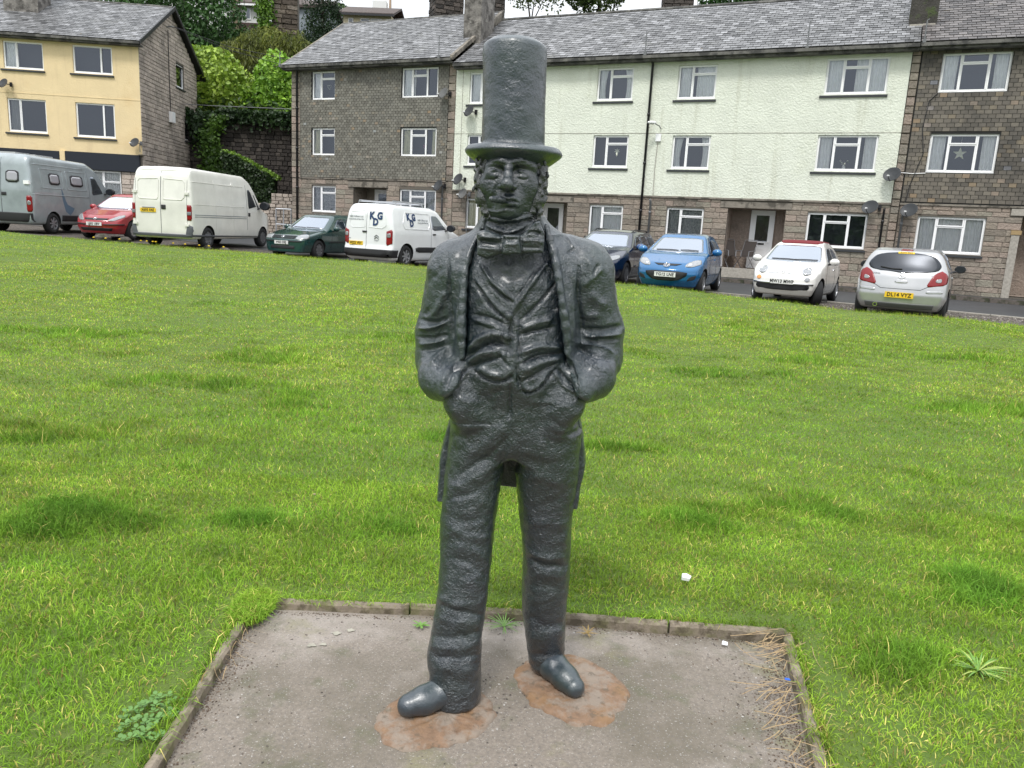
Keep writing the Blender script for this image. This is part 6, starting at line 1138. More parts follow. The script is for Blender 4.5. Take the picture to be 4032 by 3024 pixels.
for f in ('left', 'right'):
    d_ = -1 if f == 'left' else 1
    c.text(f, 3.46 if f == 'left' else 3.18, 1.48, 'K', .28, M_navyp, 'logo', .014, .9); c.text(f, 3.18 if f == 'left' else 3.46, 1.48, 'G', .28, M_navyp, 'logo', .014, .9); c.text(f, 3.32, 1.30, 'D', .28, M_navyp, 'logo', .014, .9); c.text(f, 2.7, 1.42, 'K&D Gilbert Ltd', .075, M_pgrey); c.text(f, 2.7, 1.34, 'Groundworks & Plant Hire', .06, M_pgrey, sx=.85)
c.line('emblem', 'rear', [(.28, .86), (.36, .92), (.44, .86)], .010, M_trimg, .01, dens=3); c.line('emblem', 'rear', [(.28, .80), (.36, .86), (.44, .80)], .010, M_trimg, .01, dens=3); c.text('rear', .36, .76, 'CITROEN', .035, M_pgrey); c.text('rear', -.68, .80, 'Berlingo', .035, M_pgrey)
c.plate('rear', -.40, .66, 'WJ22 VRY', M_py); c.patch('door_handle', 'rear', [(-.16, .98), (.0, .98), (.0, 1.03), (-.16, 1.03)], M_trim, .022, 4)
c.patch('windscreen', 'front', [(-.72, 1.2), (-.62, 1.66), (.62, 1.66), (.72, 1.2)], M_ws, .008)
for sg in (1, -1): c.mirror(1.42, 1.15, sg, M_trim, 1.35)
for x_ in (.85, 3.6):
    for sg in (1, -1): c.wheel(x_, sg, 'alloy')
c.place(-4.55 + math.sin(R(27)) * 2.1, 23.4 + math.cos(R(27)) * 2.1, R(27))
# ================= dark green hatchback, nose to the lawn
m = paint('dark_green_paint', (.008, .045, .042), .22)
c = Car('parked_car', 'dark green hatchback between the two white vans, plate V433 DEJ', 'car', 4.15, 1.73, [(0, .60), (.2, .72), (.9, .86), (1.3, .92), (2.05, 1.38), (2.5, 1.43), (3.4, 1.41), (3.8, 1.2), (4.1, .96), (4.15, .85)], .2, [(.2, .90), (.45, 1), (.75, 1.0), (.92, .97), (1.2, .83), (1.43, .68)], m, wheels=(.85, 3.36), wr=.30, bow=(.22, .15))
c.patch('grille', 'front', [(-.42, .62), (.42, .62), (.44, .72), (-.44, .72)], M_trim, .008, 5)
for k in range(3): c.line('grille_bar', 'front', [(-.40, .635 + .03 * k), (.40, .635 + .03 * k)], .006, m, .014)
c.ring('front', 0, .67, .055, M_chrome, tr=.007, lift=.016, inner=[[(-.6, .7), (0, -.75), (.6, .7)], [(-.35, .75), (0, 0), (.35, .75)]]); c.plate('front', 0, .50, 'V433 DEJ', M_pw); c.patch('lower_grille', 'front', [(-.45, .30), (.45, .30), (.45, .40), (-.45, .40)], M_trim, .008, 4); c.line('bumper_strip', 'front', [(-.80, .54), (.80, .54)], .018, M_trim, .004)
for sg in (1, -1): q = [(.46, .60), (.80, .62), (.79, .74), (.64, .77), (.47, .74)]; lamp(c, 'front', q if sg > 0 else mirrored(q), M_lens, 'headlamp', rnd=.15); c.mirror(1.65, .93, sg, m)
c.patch('windscreen', 'front', [(-.66, .95), (-.53, 1.33), (.53, 1.33), (.66, .95)], M_ws, .008, 14, round_=.06); c.line('wiper', 'front', [(-.5, .97), (0, .98)], .010, M_trim, .02); c.line('wiper', 'front', [(.02, .97), (.5, .98)], .010, M_trim, .02)
for f in ('left', 'right'): SW(f, [(1.7, .93), (2.5, .95), (2.5, 1.31), (2.15, 1.31)]); SW(f, [(2.6, .95), (3.3, .98), (3.1, 1.30), (2.6, 1.32)], M_cgd); c.line('door_seam', f, [(1.6, .9), (1.5, .32), (2.55, .3), (2.55, .92)], .004, M_int, 0); c.patch('door_moulding', f, [(1.4, .52), (3.0, .53), (3.0, .58), (1.4, .57)], M_trim, .014, 3)
for x_ in (.85, 3.36):
    for sg in (1, -1): c.wheel(x_, sg, 'dark')
c.place(-7.6 + math.sin(R(20)) * 2.0, 25.0 + math.cos(R(20)) * 2.0, R(20 + 180))
# ================= long white panel van, tail to the lawn
m = paint('cream_van_paint', (.80, .785, .73), .4, dirt=.14)
c = Car('parked_van', 'long old white panel van seen from its rear doors, plate X693 FAE', 'van', 5.5, 2.02, [(0, .95), (.2, 1.12), (.75, 1.25), (1.0, 1.32), (1.75, 2.22), (2.1, 2.38), (5.3, 2.42), (5.42, 2.36), (5.5, 2.2)], .34, [(.3, .97), (.6, 1), (1.3, 1.0), (1.9, .95), (2.4, .86)], m, rear=[(.3, .03), (.5, 0), (1.4, .0), (2.4, .10)], wheels=(.95, 4.55), wr=.335, rad=.10, bow=(.3, .02), arch=1.16, plan=[(0, .84), (.4, .96), (1, 1), (5.3, 1), (5.5, 1)])
c.patch('rear_bumper', 'rear', [(-.96, .36), (.96, .36), (.96, .44), (-.96, .44)], M_trimg, .05, 5)
for sg in (1, -1):
    q = [(.80, .38), (1.0, .38), (1.0, .72), (.88, .74)]; c.patch('bumper_corner', 'rear', q if sg > 0 else mirrored(q), M_trimg, .03, 6); q = [(.86, .86), (.99, .86), (.99, 1.32), (.86, 1.32)]; lamp(c, 'rear', q if sg > 0 else mirrored(q), M_red, 'tail_lamp', rnd=.05); q = [(.87, 1.02), (.98, 1.02), (.98, 1.12), (.87, 1.12)]; c.patch('reverse_lamp', 'rear', q if sg > 0 else mirrored(q), M_pgrey, .02, 4)
    q = [(.08, 2.08), (.72, 2.05), (.78, 1.98), (.78, 1.55), (.70, 1.46), (.12, 1.46), (.08, 1.52)]; q = q if sg > 0 else mirrored(q); c.line('door_panel_edge', 'rear', q + [q[0]], .012, m, .004); f = 'left' if sg > 0 else 'right'
    for z_ in (.72, 1.66): h_ = c.hit('rear', sg * .86, z_)[0]; MB().box(h_.x - .02, h_.x + .05, sg * .86 - .07, sg * .86 + .07, z_ - .035, z_ + .035).build('door_hinge', m, c.root)
    c.patch('side_window', f, [(1.42, 1.36), (2.0, 1.32), (2.0, 1.95), (1.85, 1.95)], M_cgd, .006, 8, round_=.06); c.patch('quarter_window', f, [(1.25, 1.36), (1.36, 1.36), (1.62, 1.80), (1.58, 1.80)], M_cgd, .006, 6); c.line('door_seam', f, [(2.1, 2.1), (2.1, .6)], .006, M_trimg, 0); c.line('body_stripe', f, [(2.15, 1.04), (5.3, 1.04)], .010, M_pgrey, .003, dens=20); c.line('body_stripe', f, [(2.15, .98), (5.3, .98)], .010, M_pgrey, .003, dens=20); c.line('body_crease', f, [(2.3, 2.02), (5.35, 2.02)], .010, m, .004, dens=20); c.line('body_crease', f, [(2.3, 1.35), (5.35, 1.35)], .008, m, .004, dens=20); c.patch('door_handle', f, [(1.9, 1.06), (2.03, 1.06), (2.03, 1.18), (1.9, 1.18)], M_trim, .012, 4); c.mirror(1.32, 1.35, sg, M_trim, 1.7)
    for xx in (3.0, 4.1): c.line('panel_seam', f, [(xx, 2.15), (xx, .6)], .004, m, .002)
c.line('door_gap', 'rear', [(0, .42), (0, 2.3)], .010, M_trimg, 0); c.line('door_gap', 'rear', [(-.86, .45), (-.86, 2.2)], .006, M_trimg, 0); c.line('door_gap', 'rear', [(.86, .45), (.86, 2.2)], .006, M_trimg, 0); c.line('roof_gutter', 'rear', [(-.84, 2.33), (.84, 2.33)], .016, m, 0); c.plate('rear', -.42, 1.12, 'X693 FAE', M_py); c.patch('door_handle', 'rear', [(.03, 1.17), (.17, 1.17), (.17, 1.30), (.03, 1.30)], M_trim, .02, 4); c.line('plate_lamp', 'rear', [(-.62, 1.2), (-.2, 1.2)], .014, M_pgrey, .01)
c.patch('windscreen', 'front', [(-.8, 1.38), (-.7, 2.1), (.7, 2.1), (.8, 1.38)], M_ws, .008)
for x_ in (.95, 4.55):
    for sg in (1, -1): c.wheel(x_, sg, 'steel')
c.place(-11.0 + math.sin(R(9)) * 2.75, 23.9 + math.cos(R(9)) * 2.75, R(9))
# ================= red hatchback, nose to the lawn
m = paint('red_paint', (.34, .012, .02), .3)
c = Car('parked_car', 'red hatchback with a silver windscreen cover, half hidden by the long white van', 'car', 4.2, 1.74, [(0, .62), (.2, .76), (.85, .93), (1.2, .99), (2.1, 1.47), (2.6, 1.52), (3.4, 1.5), (3.8, 1.3), (4.1, 1.0), (4.2, .85)], .2, [(.2, .90), (.45, 1), (.75, 1.0), (.98, .96), (1.2, .83), (1.5, .68)], m, front=[(.2, .12), (.35, .02), (.5, 0), (.7, .06), (.9, .14)], wheels=(.85, 3.45), wr=.31, bow=(.3, .15))
c.patch('lower_grille', 'front', [(-.5, .28), (.5, .28), (.56, .38), (-.56, .38)], M_trim, .008, 5); c.line('bumper_strip', 'front', [(-.80, .50), (-.3, .48)], .022, M_trim, .006); c.line('bumper_strip', 'front', [(.3, .48), (.80, .50)], .022, M_trim, .006); c.patch('grille', 'front', [(-.42, .68), (.42, .68), (.36, .62), (-.36, .62)], M_trim, .008, 4); c.ring('front', 0, .66, .05, M_chrome, tr=.008, lift=.016, inner=[[(-.4, -.6), (0, .6), (.4, -.6)]]); c.plate('front', 0, .50, 'LJ02 UBV', M_pw)
for sg in (1, -1): q = [(.38, .60), (.58, .60), (.80, .74), (.76, .82), (.60, .76)]; lamp(c, 'front', q if sg > 0 else mirrored(q), M_lens, 'headlamp', rnd=.12); c.mirror(1.55, 1.0, sg, m)
c.patch('windscreen', 'front', [(-.70, 1.0), (-.56, 1.42), (.56, 1.42), (.70, 1.0)], M_cg, .006, 14, round_=.06); c.patch('windscreen_cover', 'front', [(-.66, 1.02), (-.54, 1.38), (.54, 1.38), (.66, 1.02)], mat('cover_silver', (.68, .70, .76), .45, .2, bump=.6, bscale=6, bdist=.05), .02, 14, round_=.1)
for f in ('left', 'right'): SW(f, [(1.6, 1.0), (2.5, 1.02), (2.5, 1.38), (2.2, 1.38)]); SW(f, [(2.6, 1.02), (3.4, 1.08), (3.2, 1.36), (2.6, 1.40)], M_cgd)
for x_ in (.85, 3.45):
    for sg in (1, -1): c.wheel(x_, sg, 'cap')
c.place(-14.0 + math.sin(R(4)) * 2.1, 25.6 + math.cos(R(4)) * 2.1, R(4 + 180))
# ================= grey camper van, tail to the lawn
m = paint('grey_blue_paint', (.36, .41, .43), .35, .2, dirt=.25)
c = Car('camper_van', 'weathered silver grey camper van with small black framed side windows at the far left', 'camper van', 5.6, 2.03, [(0, 1.0), (.2, 1.15), (.75, 1.3), (1.0, 1.38), (1.85, 2.30), (2.3, 2.48), (5.4, 2.52), (5.52, 2.46), (5.6, 2.3)], .34, [(.3, .97), (.6, 1), (1.4, 1.0), (1.9, .95), (2.5, .84)], m, rear=[(.3, .03), (.5, 0), (1.4, .0), (2.5, .12)], wheels=(1.0, 4.5), wr=.34, rad=.12, bow=(.3, .03), arch=1.16, plan=[(0, .84), (.4, .96), (1, 1), (5.3, 1), (5.6, .99)])
M_bl = mat('window_blind', (.33, .33, .36), .3, coat=1)
c.patch('rear_bumper', 'rear', [(-.98, .38), (.98, .38), (.98, .66), (-.98, .66)], M_trim, .03, 8)
for sg in (1, -1):
    f = 'left' if sg > 0 else 'right'
    q = [(.84, .70), (.99, .70), (.99, 1.22), (.84, 1.22)]; lamp(c, 'rear', q if sg > 0 else mirrored(q), M_red, 'tail_lamp', rnd=.08); q = [(.86, .92), (.96, .92), (.96, 1.06), (.86, 1.06)]; c.patch('reverse_lamp', 'rear', q if sg > 0 else mirrored(q), M_lens, .02, 5, round_=.2); q = [(.18, 1.62), (.62, 1.62), (.60, 2.0), (.18, 2.0)]; q = q if sg > 0 else mirrored(q)
    fr_ = c.patch('rear_window', 'rear', q, M_trim, .02, 8, round_=.12); q2 = [(.22, 1.66), (.58, 1.66), (.56, 1.96), (.22, 1.96)]; c.patch('blind', 'rear', q2 if sg > 0 else mirrored(q2), M_bl, .028, 6, round_=.12); h_ = c.hit('rear', sg * .88, 1.62)[0]; MB().box(h_.x - .03, h_.x + .06, sg * .88 - .09, sg * .88 + .09, 1.58, 1.70).build('door_hinge', M_upvc, c.root)
    for (a, b) in ((4.05, 4.6), (2.75, 3.45)):
        c.patch('side_window', f, [(a, 1.62), (b, 1.62), (b, 2.0), (a, 2.0)], M_trim, .02, 8, round_=.1); c.patch('blind', f, [(a + .05, 1.67), (b - .05, 1.67), (b - .05, 1.95), (a + .05, 1.95)], M_bl, .028, 6, round_=.1); q = [(a - .2, 1.5), (b + .4 if a > 4 else b + .2, 1.5), (b + .4 if a > 4 else b + .2, 2.12), (a - .2, 2.12)]; c.line('panel_edge', f, q + [q[0]], .012, m, .004)
    c.patch('side_window', f, [(1.55, 1.42), (2.25, 1.36), (2.25, 2.02), (2.0, 2.02)], M_cg, .008, 8, round_=.08); c.patch('lower_trim', f, [(1.4, .42), (4.05, .42), (4.05, .62), (1.4, .62)], M_trim, .015, 5); c.line('door_seam', f, [(2.4, 2.2), (2.4, .6)], .006, M_trimg, 0); c.line('body_crease', f, [(2.45, 1.28), (5.5, 1.28)], .014, m, .003, dens=20); c.mirror(1.45, 1.45, sg, M_trim, 1.5); c.line('body_crease', f, [(2.6, 2.25), (5.3, 2.25)], .014, m, .003, dens=20)
    c.patch('blue_stain', f, [(3.6, .62), (3.85, .75), (4.0, 1.2), (4.02, 1.6), (3.9, 1.3), (3.75, 1.0), (3.3, .85)], mat('blue_stain', (.10, .16, .22), .5), .003, 8, thick=False)
c.line('door_gap', 'rear', [(0, .66), (0, 2.4)], .010, M_trimg, 0); c.patch('door_handle', 'rear', [(.03, 1.20), (.18, 1.20), (.18, 1.30), (.03, 1.30)], M_trim, .02, 4)
c.patch('windscreen', 'front', [(-.8, 1.42), (-.7, 2.15), (.7, 2.15), (.8, 1.42)], M_ws, .008)
for (a, b) in ((4.5, 5.2), (3.3, 4.2)): MB().prism([(a, -.3), (b, -.3), (b, .3), (a, .3)], 'z', 2.52, 2.60).build('roof_vent', M_cap, c.root)
for x_ in (1.0, 4.5):
    for sg in (1, -1): c.wheel(x_, sg, 'alloy')
c.place(-17.0 + math.sin(R(3)) * 2.8, 25.6 + math.cos(R(3)) * 2.8, R(3))
# low boulders by the gravel
for k, (x, y, r_) in enumerate([(-12.7, 25.0, .16), (-13.5, 25.2, .2), (-9.9, 24.6, .16), (-9.3, 24.5, .14)]):
    me_ = MB().lathe([(0, -.1), (r_ * .9, -.05), (r_, r_ * .3), (r_ * .6, r_ * .8), (0, r_ * .9)], 9, Matrix.Rotation(k, 4, 'Z') @ Matrix.Diagonal((1.3, .9, 1, 1))); o = me_.build('boulder', M_kerb); o.location = (x, y, zroad(inv_fac(x, y)[0]) + .05)
    tag(o, ['low grey stone beside the camper van wheel', 'low grey stone left of the red car', 'low grey stone under the side of the long white van', 'small grey stone between the long white van and the green car'][k], 'stone', 'kerbside stones at the lawn edge')
# ------------------------------------------------------------------ hillside behind the houses
def hill_z(x, y):
    return np.interp(y, [30, 41.9, 42.6, 48, 55, 62, 70, 80, 95, 130, 300], [.3, .6, 6.6, 7.6, 10.5, 13.6, 16.6, 19.2, 21.5, 24, 30]) + 0 * x
def leaf_mat(name, rough=.5, tr=.25):
    m = bpy.data.materials.new(name); m.use_nodes = True; t = m.node_tree; b = t.nodes['Principled BSDF']; at = N(t, 'ShaderNodeAttribute', attribute_name='tint'); b.inputs['Roughness'].default_value = rough
    q = N(t, 'ShaderNodeBsdfTranslucent'); ms = N(t, 'ShaderNodeMixShader'); ms.inputs[0].default_value = tr; t.links.new(at.outputs['Color'], b.inputs['Base Color']); t.links.new(at.outputs['Color'], q.inputs['Color']); t.links.new(b.outputs[0], ms.inputs[1]); t.links.new(q.outputs[0], ms.inputs[2]); t.links.new(ms.outputs[0], t.nodes['Material Output'].inputs['Surface']); return m
M_leaf = leaf_mat('foliage_leaf'); M_bark = mat('bark', (.07, .05, .035), .9, bump=.8, bscale=20)
def leaves(P, out, size, c1, c2, name, parent=None, asp=.6, droop=0.0, clump=None, jit=.9):
    n = len(P); nrm = out + RNG.normal(0, jit, (n, 3)); nrm /= np.linalg.norm(nrm, axis=1, keepdims=True) + 1e-9
    t = RNG.normal(0, 1, (n, 3)); t[:, 2] -= droop; t -= nrm * (t * nrm).sum(1, keepdims=True); t /= np.linalg.norm(t, axis=1, keepdims=True) + 1e-9; b = np.cross(nrm, t); s = size * RNG.uniform(.6, 1.3, (n, 1))
    V = np.stack([P - t * s * .5, P + b * s * asp * .5 + nrm * s * .08, P + t * s * .5, P - b * s * asp * .5 + nrm * s * .08], 1).reshape(-1, 3); F = np.arange(n * 4).reshape(-1, 4)
    u = RNG.uniform(0, 1, (n, 1)); u = np.clip(u * .6 + (.4 * clump[:, None] if clump is not None else .4 * u), 0, 1); c = np.array(c1) + (np.array(c2) - np.array(c1)) * u; c = c * RNG.uniform(.7, 1.25, (n, 1))
    return np_mesh(name, V, F, M_leaf, parent, False, col=np.repeat(c, 4, 0))
def blob_points(blobs, n, fill=.35, lump=5):
    vol = np.array([b[3] * b[5] + b[3] * b[4] for b in blobs]); k = RNG.choice(len(blobs), n, p=vol / vol.sum()); B = np.array(blobs)[k]
    d = RNG.normal(0, 1, (n, 3)); d /= np.linalg.norm(d, axis=1, keepdims=True); ph = RNG.uniform(0, 6.28, (lump, len(blobs))); kv = RNG.normal(0, 3.2, (lump, 3)); bump = sum(np.sin(d @ kv[i] + ph[i][k]) for i in range(lump)) / lump
    r = np.where(RNG.uniform(0, 1, n) < fill, RNG.uniform(.3, .9, n) , 1 - np.abs(RNG.normal(0, .09, n))) * (1 + .30 * bump); P = B[:, :3] + d * B[:, 3:6] * r[:, None]
    return P, d, np.clip(.5 + bump * 1.2, 0, 1)
def tree(name, label, blobs, n, size, c1, c2, base, tr=.25, cat='tree', asp=.6, droop=0, group=None, fill=.35):
    root = empty(name, base, 0, label, cat, group); off = np.array(base); B = [(b[0] - base[0], b[1] - base[1], b[2] - base[2], *b[3:]) for b in blobs]
    P, d, cl = blob_points(B, n, fill); leaves(P, d, size, c1, c2, 'crown', root, asp, droop, cl)
    mb = MB(); top = B[0]; mb.tube([(0, 0, -.5), (top[0] * .3, top[1] * .3, top[2] * .4), (top[0] * .8, top[1] * .8, top[2] * .85)], [tr, tr * .8, tr * .5], 8)
    for b in B[:6]: mb.tube([(top[0] * .3, top[1] * .3, top[2] * .35), ((b[0] + top[0] * .3) / 2, b[1] / 2, (b[2] + top[2] * .35) / 2 + .2), (b[0], b[1], b[2] + b[5] * .2)], [tr * .6, tr * .4, tr * .15], 6)
    mb.build('trunk', M_bark, root, True); return root
M_hill = mat('hillside', (.030, .05, .014), .95, var=.5, vscale=1.2, bump=1, bscale=4, bdist=.2)
grid_obj('hillside', np.linspace(-90, 90, 60), np.concatenate([[30, 36, 41.8, 42.1, 42.6], np.linspace(44, 130, 50), [200, 300]]), hill_z, M_hill)
n = 26000; x = RNG.uniform(-34, -6, n); y = RNG.uniform(43, 74, n); P = np.stack([x, y, hill_z(x, y) + RNG.uniform(0, .9, n) * (1 + .5 * np.sin(x * 1.3) * np.cos(y * .9))], 1)
o = leaves(P, np.tile([0, -.4, 1.0], (n, 1)), .34, (.022, .05, .012), (.075, .14, .025), 'hillside_undergrowth', clump=.5 + .5 * np.sin(x * .9) * np.cos(y * .7)); tag(o, 'dark green undergrowth covering the hillside between the houses', 'undergrowth', kind='stuff')
n = 9000; x = RNG.uniform(-4, 40, n); y = RNG.uniform(62, 80, n); P = np.stack([x, y, hill_z(x, y) + RNG.uniform(0, 1.5, n)], 1); o = leaves(P, np.tile([0, -.4, 1.0], (n, 1)), .5, (.022, .05, .012), (.06, .12, .025), 'hillside_undergrowth'); tag(o, 'green scrub on the hill behind the terrace roofs', 'undergrowth', kind='stuff')
tree('broadleaf_tree', 'large dark green broadleaf tree rising behind the stone gable of the yellow house', [(-25.0, 59, 16.6, 4.2, 3.6, 3.6), (-22.9, 58.5, 15.0, 2.4, 2.5, 2.1), (-27.5, 60, 14.6, 3.6, 3, 3.2), (-23.3, 59, 18.6, 3.0, 2.6, 2.4), (-29.5, 61, 17.2, 3.4, 3, 3), (-24.5, 58, 13.2, 3.2, 2.4, 1.8), (-32.5, 62, 15.5, 3.5, 3, 3.4)], 17000, .32, (.03, .075, .02), (.09, .20, .05), (-25, 60, 11))
tree('lime_green_bush', 'tall bright lime green bush above the dark retaining wall, next to the stone gable', [(-17.9, 45.5, 8.9, 1.9, 1.6, 2.0), (-19.2, 45.6, 8.7, 1.3, 1.4, 2.0), (-16.5, 45.2, 8.2, 1.5, 1.4, 1.5), (-18.6, 45, 7.6, 2.0, 1.3, 1.1), (-20.5, 46, 8.6, 1.5, 1.3, 1.7)], 9000, .25, (.13, .24, .025), (.42, .56, .08), (-18, 46, 7), .09, 'bush', .85, group='bushes over the retaining wall')
tree('leafy_bush', 'fresh green leafy bush at the corner of the grey slate house', [(-13.7, 45, 8.5, 1.6, 1.4, 1.9), (-12.4, 44.8, 8.7, 1.3, 1.2, 1.9), (-14.9, 45.3, 7.7, 1.2, 1.2, 1.2), (-13, 44.7, 7.4, 1.9, 1.1, .9)], 8000, .24, (.09, .22, .02), (.34, .56, .06), (-13.5, 45.5, 7), .09, 'bush', .8, group='bushes over the retaining wall')
tree('olive_shrub', 'olive green spiky shrub below the viaduct pier', [(-17.2, 53.5, 12.2, 2.2, 1.6, 1.35), (-15.4, 53, 12.0, 1.5, 1.3, 1.4), (-19, 54, 12.2, 1.4, 1.2, .9), (-16.2, 52.8, 10.9, 2.6, 1.4, 1.1)], 8000, .42, (.04, .06, .018), (.28, .31, .06), (-16.5, 54, 10), .1, 'bush', .18, -2.5)
tree('conifer', 'dark columnar conifer left of the grey slate roof', [(-14.7, 58, 14.2, 1.35, 1.3, 2.3), (-14.7, 58, 16.6, 1.3, 1.25, 2.4), (-14.8, 58, 19.4, 1.1, 1.1, 2.6)], 9000, .22, (.010, .028, .010), (.03, .07, .02), (-14.7, 58, 11.5), .2, asp=.35)
tree('broadleaf_tree', 'airy birch like tree showing above the roof ridge right of the hat', [(-.6, 69, 21.4, 1.7, 1.5, 1.7), (1.4, 69, 21.3, 1.6, 1.5, 1.6), (.4, 70, 23, 1.8, 1.6, 1.5)], 2200, .28, (.05, .09, .02), (.16, .21, .06), (.2, 70, 17), .1, fill=.6, group='trees behind the terrace roof')
tree('broadleaf_tree', 'rounded green tree above the terrace ridge left of the dark stone pier', [(5.6, 69, 21.6, 2.3, 2, 1.9), (7.0, 69.5, 22.4, 1.7, 1.6, 1.6), (4.0, 69, 21.0, 1.3, 1.3, 1.2)], 5200, .3, (.035, .07, .015), (.12, .17, .04), (5.6, 70, 17), .2, group='trees behind the terrace roof')
tree('laurel_bush', 'dark laurel foliage above the ridge right of the dark stone pier', [(15.2, 66, 20.4, 2.2, 1.8, 1.3), (18.2, 66, 20.8, 2.2, 1.8, 1.3), (21.5, 66, 21.2, 2.5, 1.8, 1.4), (25, 66, 21.6, 2.5, 1.8, 1.4)], 7000, .3, (.02, .06, .015), (.07, .19, .03), (16, 67, 17), .15, 'bush', group='trees behind the terrace roof')
# retaining wall with its stones
M_dwall = mat('dark_wall_stone', (.05, .042, .037), .9, rndramp=[(0, (.022, .018, .016)), (.6, (.05, .042, .037)), (1, (.085, .072, .062))], bump=1, bscale=8, bdist=.05, **W_)
FW_ = FR(0, 42.0, 0); rw_ = FW_.root('retaining_wall', -16, 0, .5, 'tall dark stone retaining wall with ivy between the two house blocks', 'wall')
FW_.part(MB().box(-27, -8, .03, .6, -.5, 6.75), 'wall_core', M_hungback, rw_); stones(rw_, -20, -11.2, .8, 6.7, [], M_dwall, key=lambda it: abs(it[0] + 15), hmin=.16, hmax=.26, lmin=.25, lmax=.5, limit=280, th=.05)
stones(rw_, -27, -20, .8, 6.7, [], M_dwall, limit=0, hmin=.2, hmax=.3, th=.05)
def ivy(name, label, n, fn, size, c1, c2, cat='ivy'):
    P = np.array([fn() for _ in range(n)]); o = leaves(P, np.tile([0, -1.0, .3], (n, 1)), size, c1, c2, name, None, .9, .5, clump=.5 + .5 * np.sin(P[:, 0] * 2.1 + P[:, 2] * 1.7)); return tag(o, label, cat)
def f1_():
    x = random.uniform(-20.5, -9); b = 6.9 - abs(random.gauss(0, .3)) - (1.2 if -17.5 < x < -16 else 0) * random.random(); return (x, 41.8 - random.random() * .35, b)
ivy('ivy', 'dark ivy fringe hanging over the top of the retaining wall', 5200, f1_, .2, (.012, .032, .010), (.04, .085, .02))
def f2_():
    z = random.uniform(1.0, 6.6); c = -16.7 + (z - 3) * .22 + .3 * math.sin(z * 2); w_ = 1.3 - z * .13; return (random.gauss(c, w_ * .42), 41.7 - random.random() * .4, z)
ivy('ivy', 'bright green ivy climbing the middle of the retaining wall', 4200, f2_, .17, (.03, .075, .012), (.13, .25, .03))
def hedge():
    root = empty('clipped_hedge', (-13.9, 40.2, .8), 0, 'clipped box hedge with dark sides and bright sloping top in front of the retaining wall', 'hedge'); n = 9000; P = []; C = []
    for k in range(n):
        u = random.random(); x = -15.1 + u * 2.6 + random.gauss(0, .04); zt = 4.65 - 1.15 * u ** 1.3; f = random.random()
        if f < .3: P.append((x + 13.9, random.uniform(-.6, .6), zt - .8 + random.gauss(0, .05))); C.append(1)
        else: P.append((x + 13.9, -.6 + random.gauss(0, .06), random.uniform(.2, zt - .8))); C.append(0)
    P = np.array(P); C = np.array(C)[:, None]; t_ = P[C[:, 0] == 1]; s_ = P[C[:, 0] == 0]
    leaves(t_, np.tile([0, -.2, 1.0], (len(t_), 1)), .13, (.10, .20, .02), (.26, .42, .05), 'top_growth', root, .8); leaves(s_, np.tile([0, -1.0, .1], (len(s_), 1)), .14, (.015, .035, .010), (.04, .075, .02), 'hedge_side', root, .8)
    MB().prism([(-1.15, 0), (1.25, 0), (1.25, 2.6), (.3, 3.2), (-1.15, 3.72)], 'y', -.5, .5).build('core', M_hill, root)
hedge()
FW2 = FR(0, 38.3, 0); lw = FW2.root('low_stone_wall', -11.2, 0, .5, 'low dark brown rubble wall below the hedge beside the railing', 'wall'); FW2.part(MB().box(-13.2, -9.0, .02, .5, -.2, 2.2), 'wall_core', M_hungback, lw); stones(lw, -13.2, -9.0, .3, 2.2, [], M_gable, lmin=.2, lmax=.4, hmin=.12, hmax=.2, th=.05); stones(lw, -12.2, -11.0, 2.2, 2.7, [], M_gable, lmin=.2, lmax=.4, hmin=.12, hmax=.2, th=.05)
rl = empty('railing', (-11.0, 36.3, .5), 0, 'grey tubular railing left of the grey slate house', 'railing')
for x_ in (-.35, .0, .35): MB().tube([(x_, 0, 0), (x_, 0, 1.45)], .03, 8).build('post', M_rim, rl)
for z_ in (.75, 1.45): MB().tube([(-.35, 0, z_), (.35, 0, z_)], .03, 8).build('rail', M_rim, rl)
wr_ = empty('overhead_wire', (-16, 41.3, 7.05), 0, 'thin pale wire running along the top of the retaining wall', 'wire'); MB().tube([(-7, 0, 0), (0, 0, -.04), (5.5, 0, .02)], .018, 5).build('cable', M_pipe, wr_)
wr_ = empty('overhead_wire', (-16.8, 39, 10.2), 0, 'black wires sagging from the stone gable towards the slate house', 'wire')
for k in range(2): MB().tube([(-.2, 0, 0 - .02 * k), (2, 1, -.55 - .15 * k), (5.2, 2, -.9 - .35 * k)], .014, 5).build('cable', M_black, wr_)
# viaduct piers
M_pier = mat('pier_stone', (.16, .13, .10), .9, rndramp=[(0, (.06, .048, .038)), (.4, (.12, .095, .072)), (.8, (.17, .14, .11)), (1, (.22, .19, .16))], bump=1, bscale=4, bdist=.15, **W_)
M_pierd = mat('pier_stone_dark', (.07, .06, .055), .9, rndramp=[(0, (.03, .026, .024)), (.5, (.065, .055, .048)), (1, (.12, .10, .088))], bump=1, bscale=4, bdist=.15, **W_)
def pier(x, y, wl, wr2, z0, z1, ang, m_, label):
    fr = FR(x, y, ang); r_ = fr.root('viaduct_pier', 0, 0, z0, label, 'viaduct pier', 'stone piers of the viaduct on the hill')
    fr.part(MB().box(0.03, wr2 - .03, .03, wl - .03, z0 - 3, z1), 'core', M_mortar, r_)
    stones(r_, 0, wr2, z0, z1, [], m_, lmin=.45, lmax=1.0, hmin=.3, hmax=.45, th=.10, limit=150, key=lambda it: it[1]); stones(r_, 0, wl, z0, z1, [], m_, M=Matrix(((0, 1, 0, 0), (-1, 0, 0, wl), (0, 0, 1, 0), (0, 0, 0, 1))), lmin=.45, lmax=1.0, hmin=.3, hmax=.45, th=.10, limit=150, key=lambda it: it[1]) ; return r_
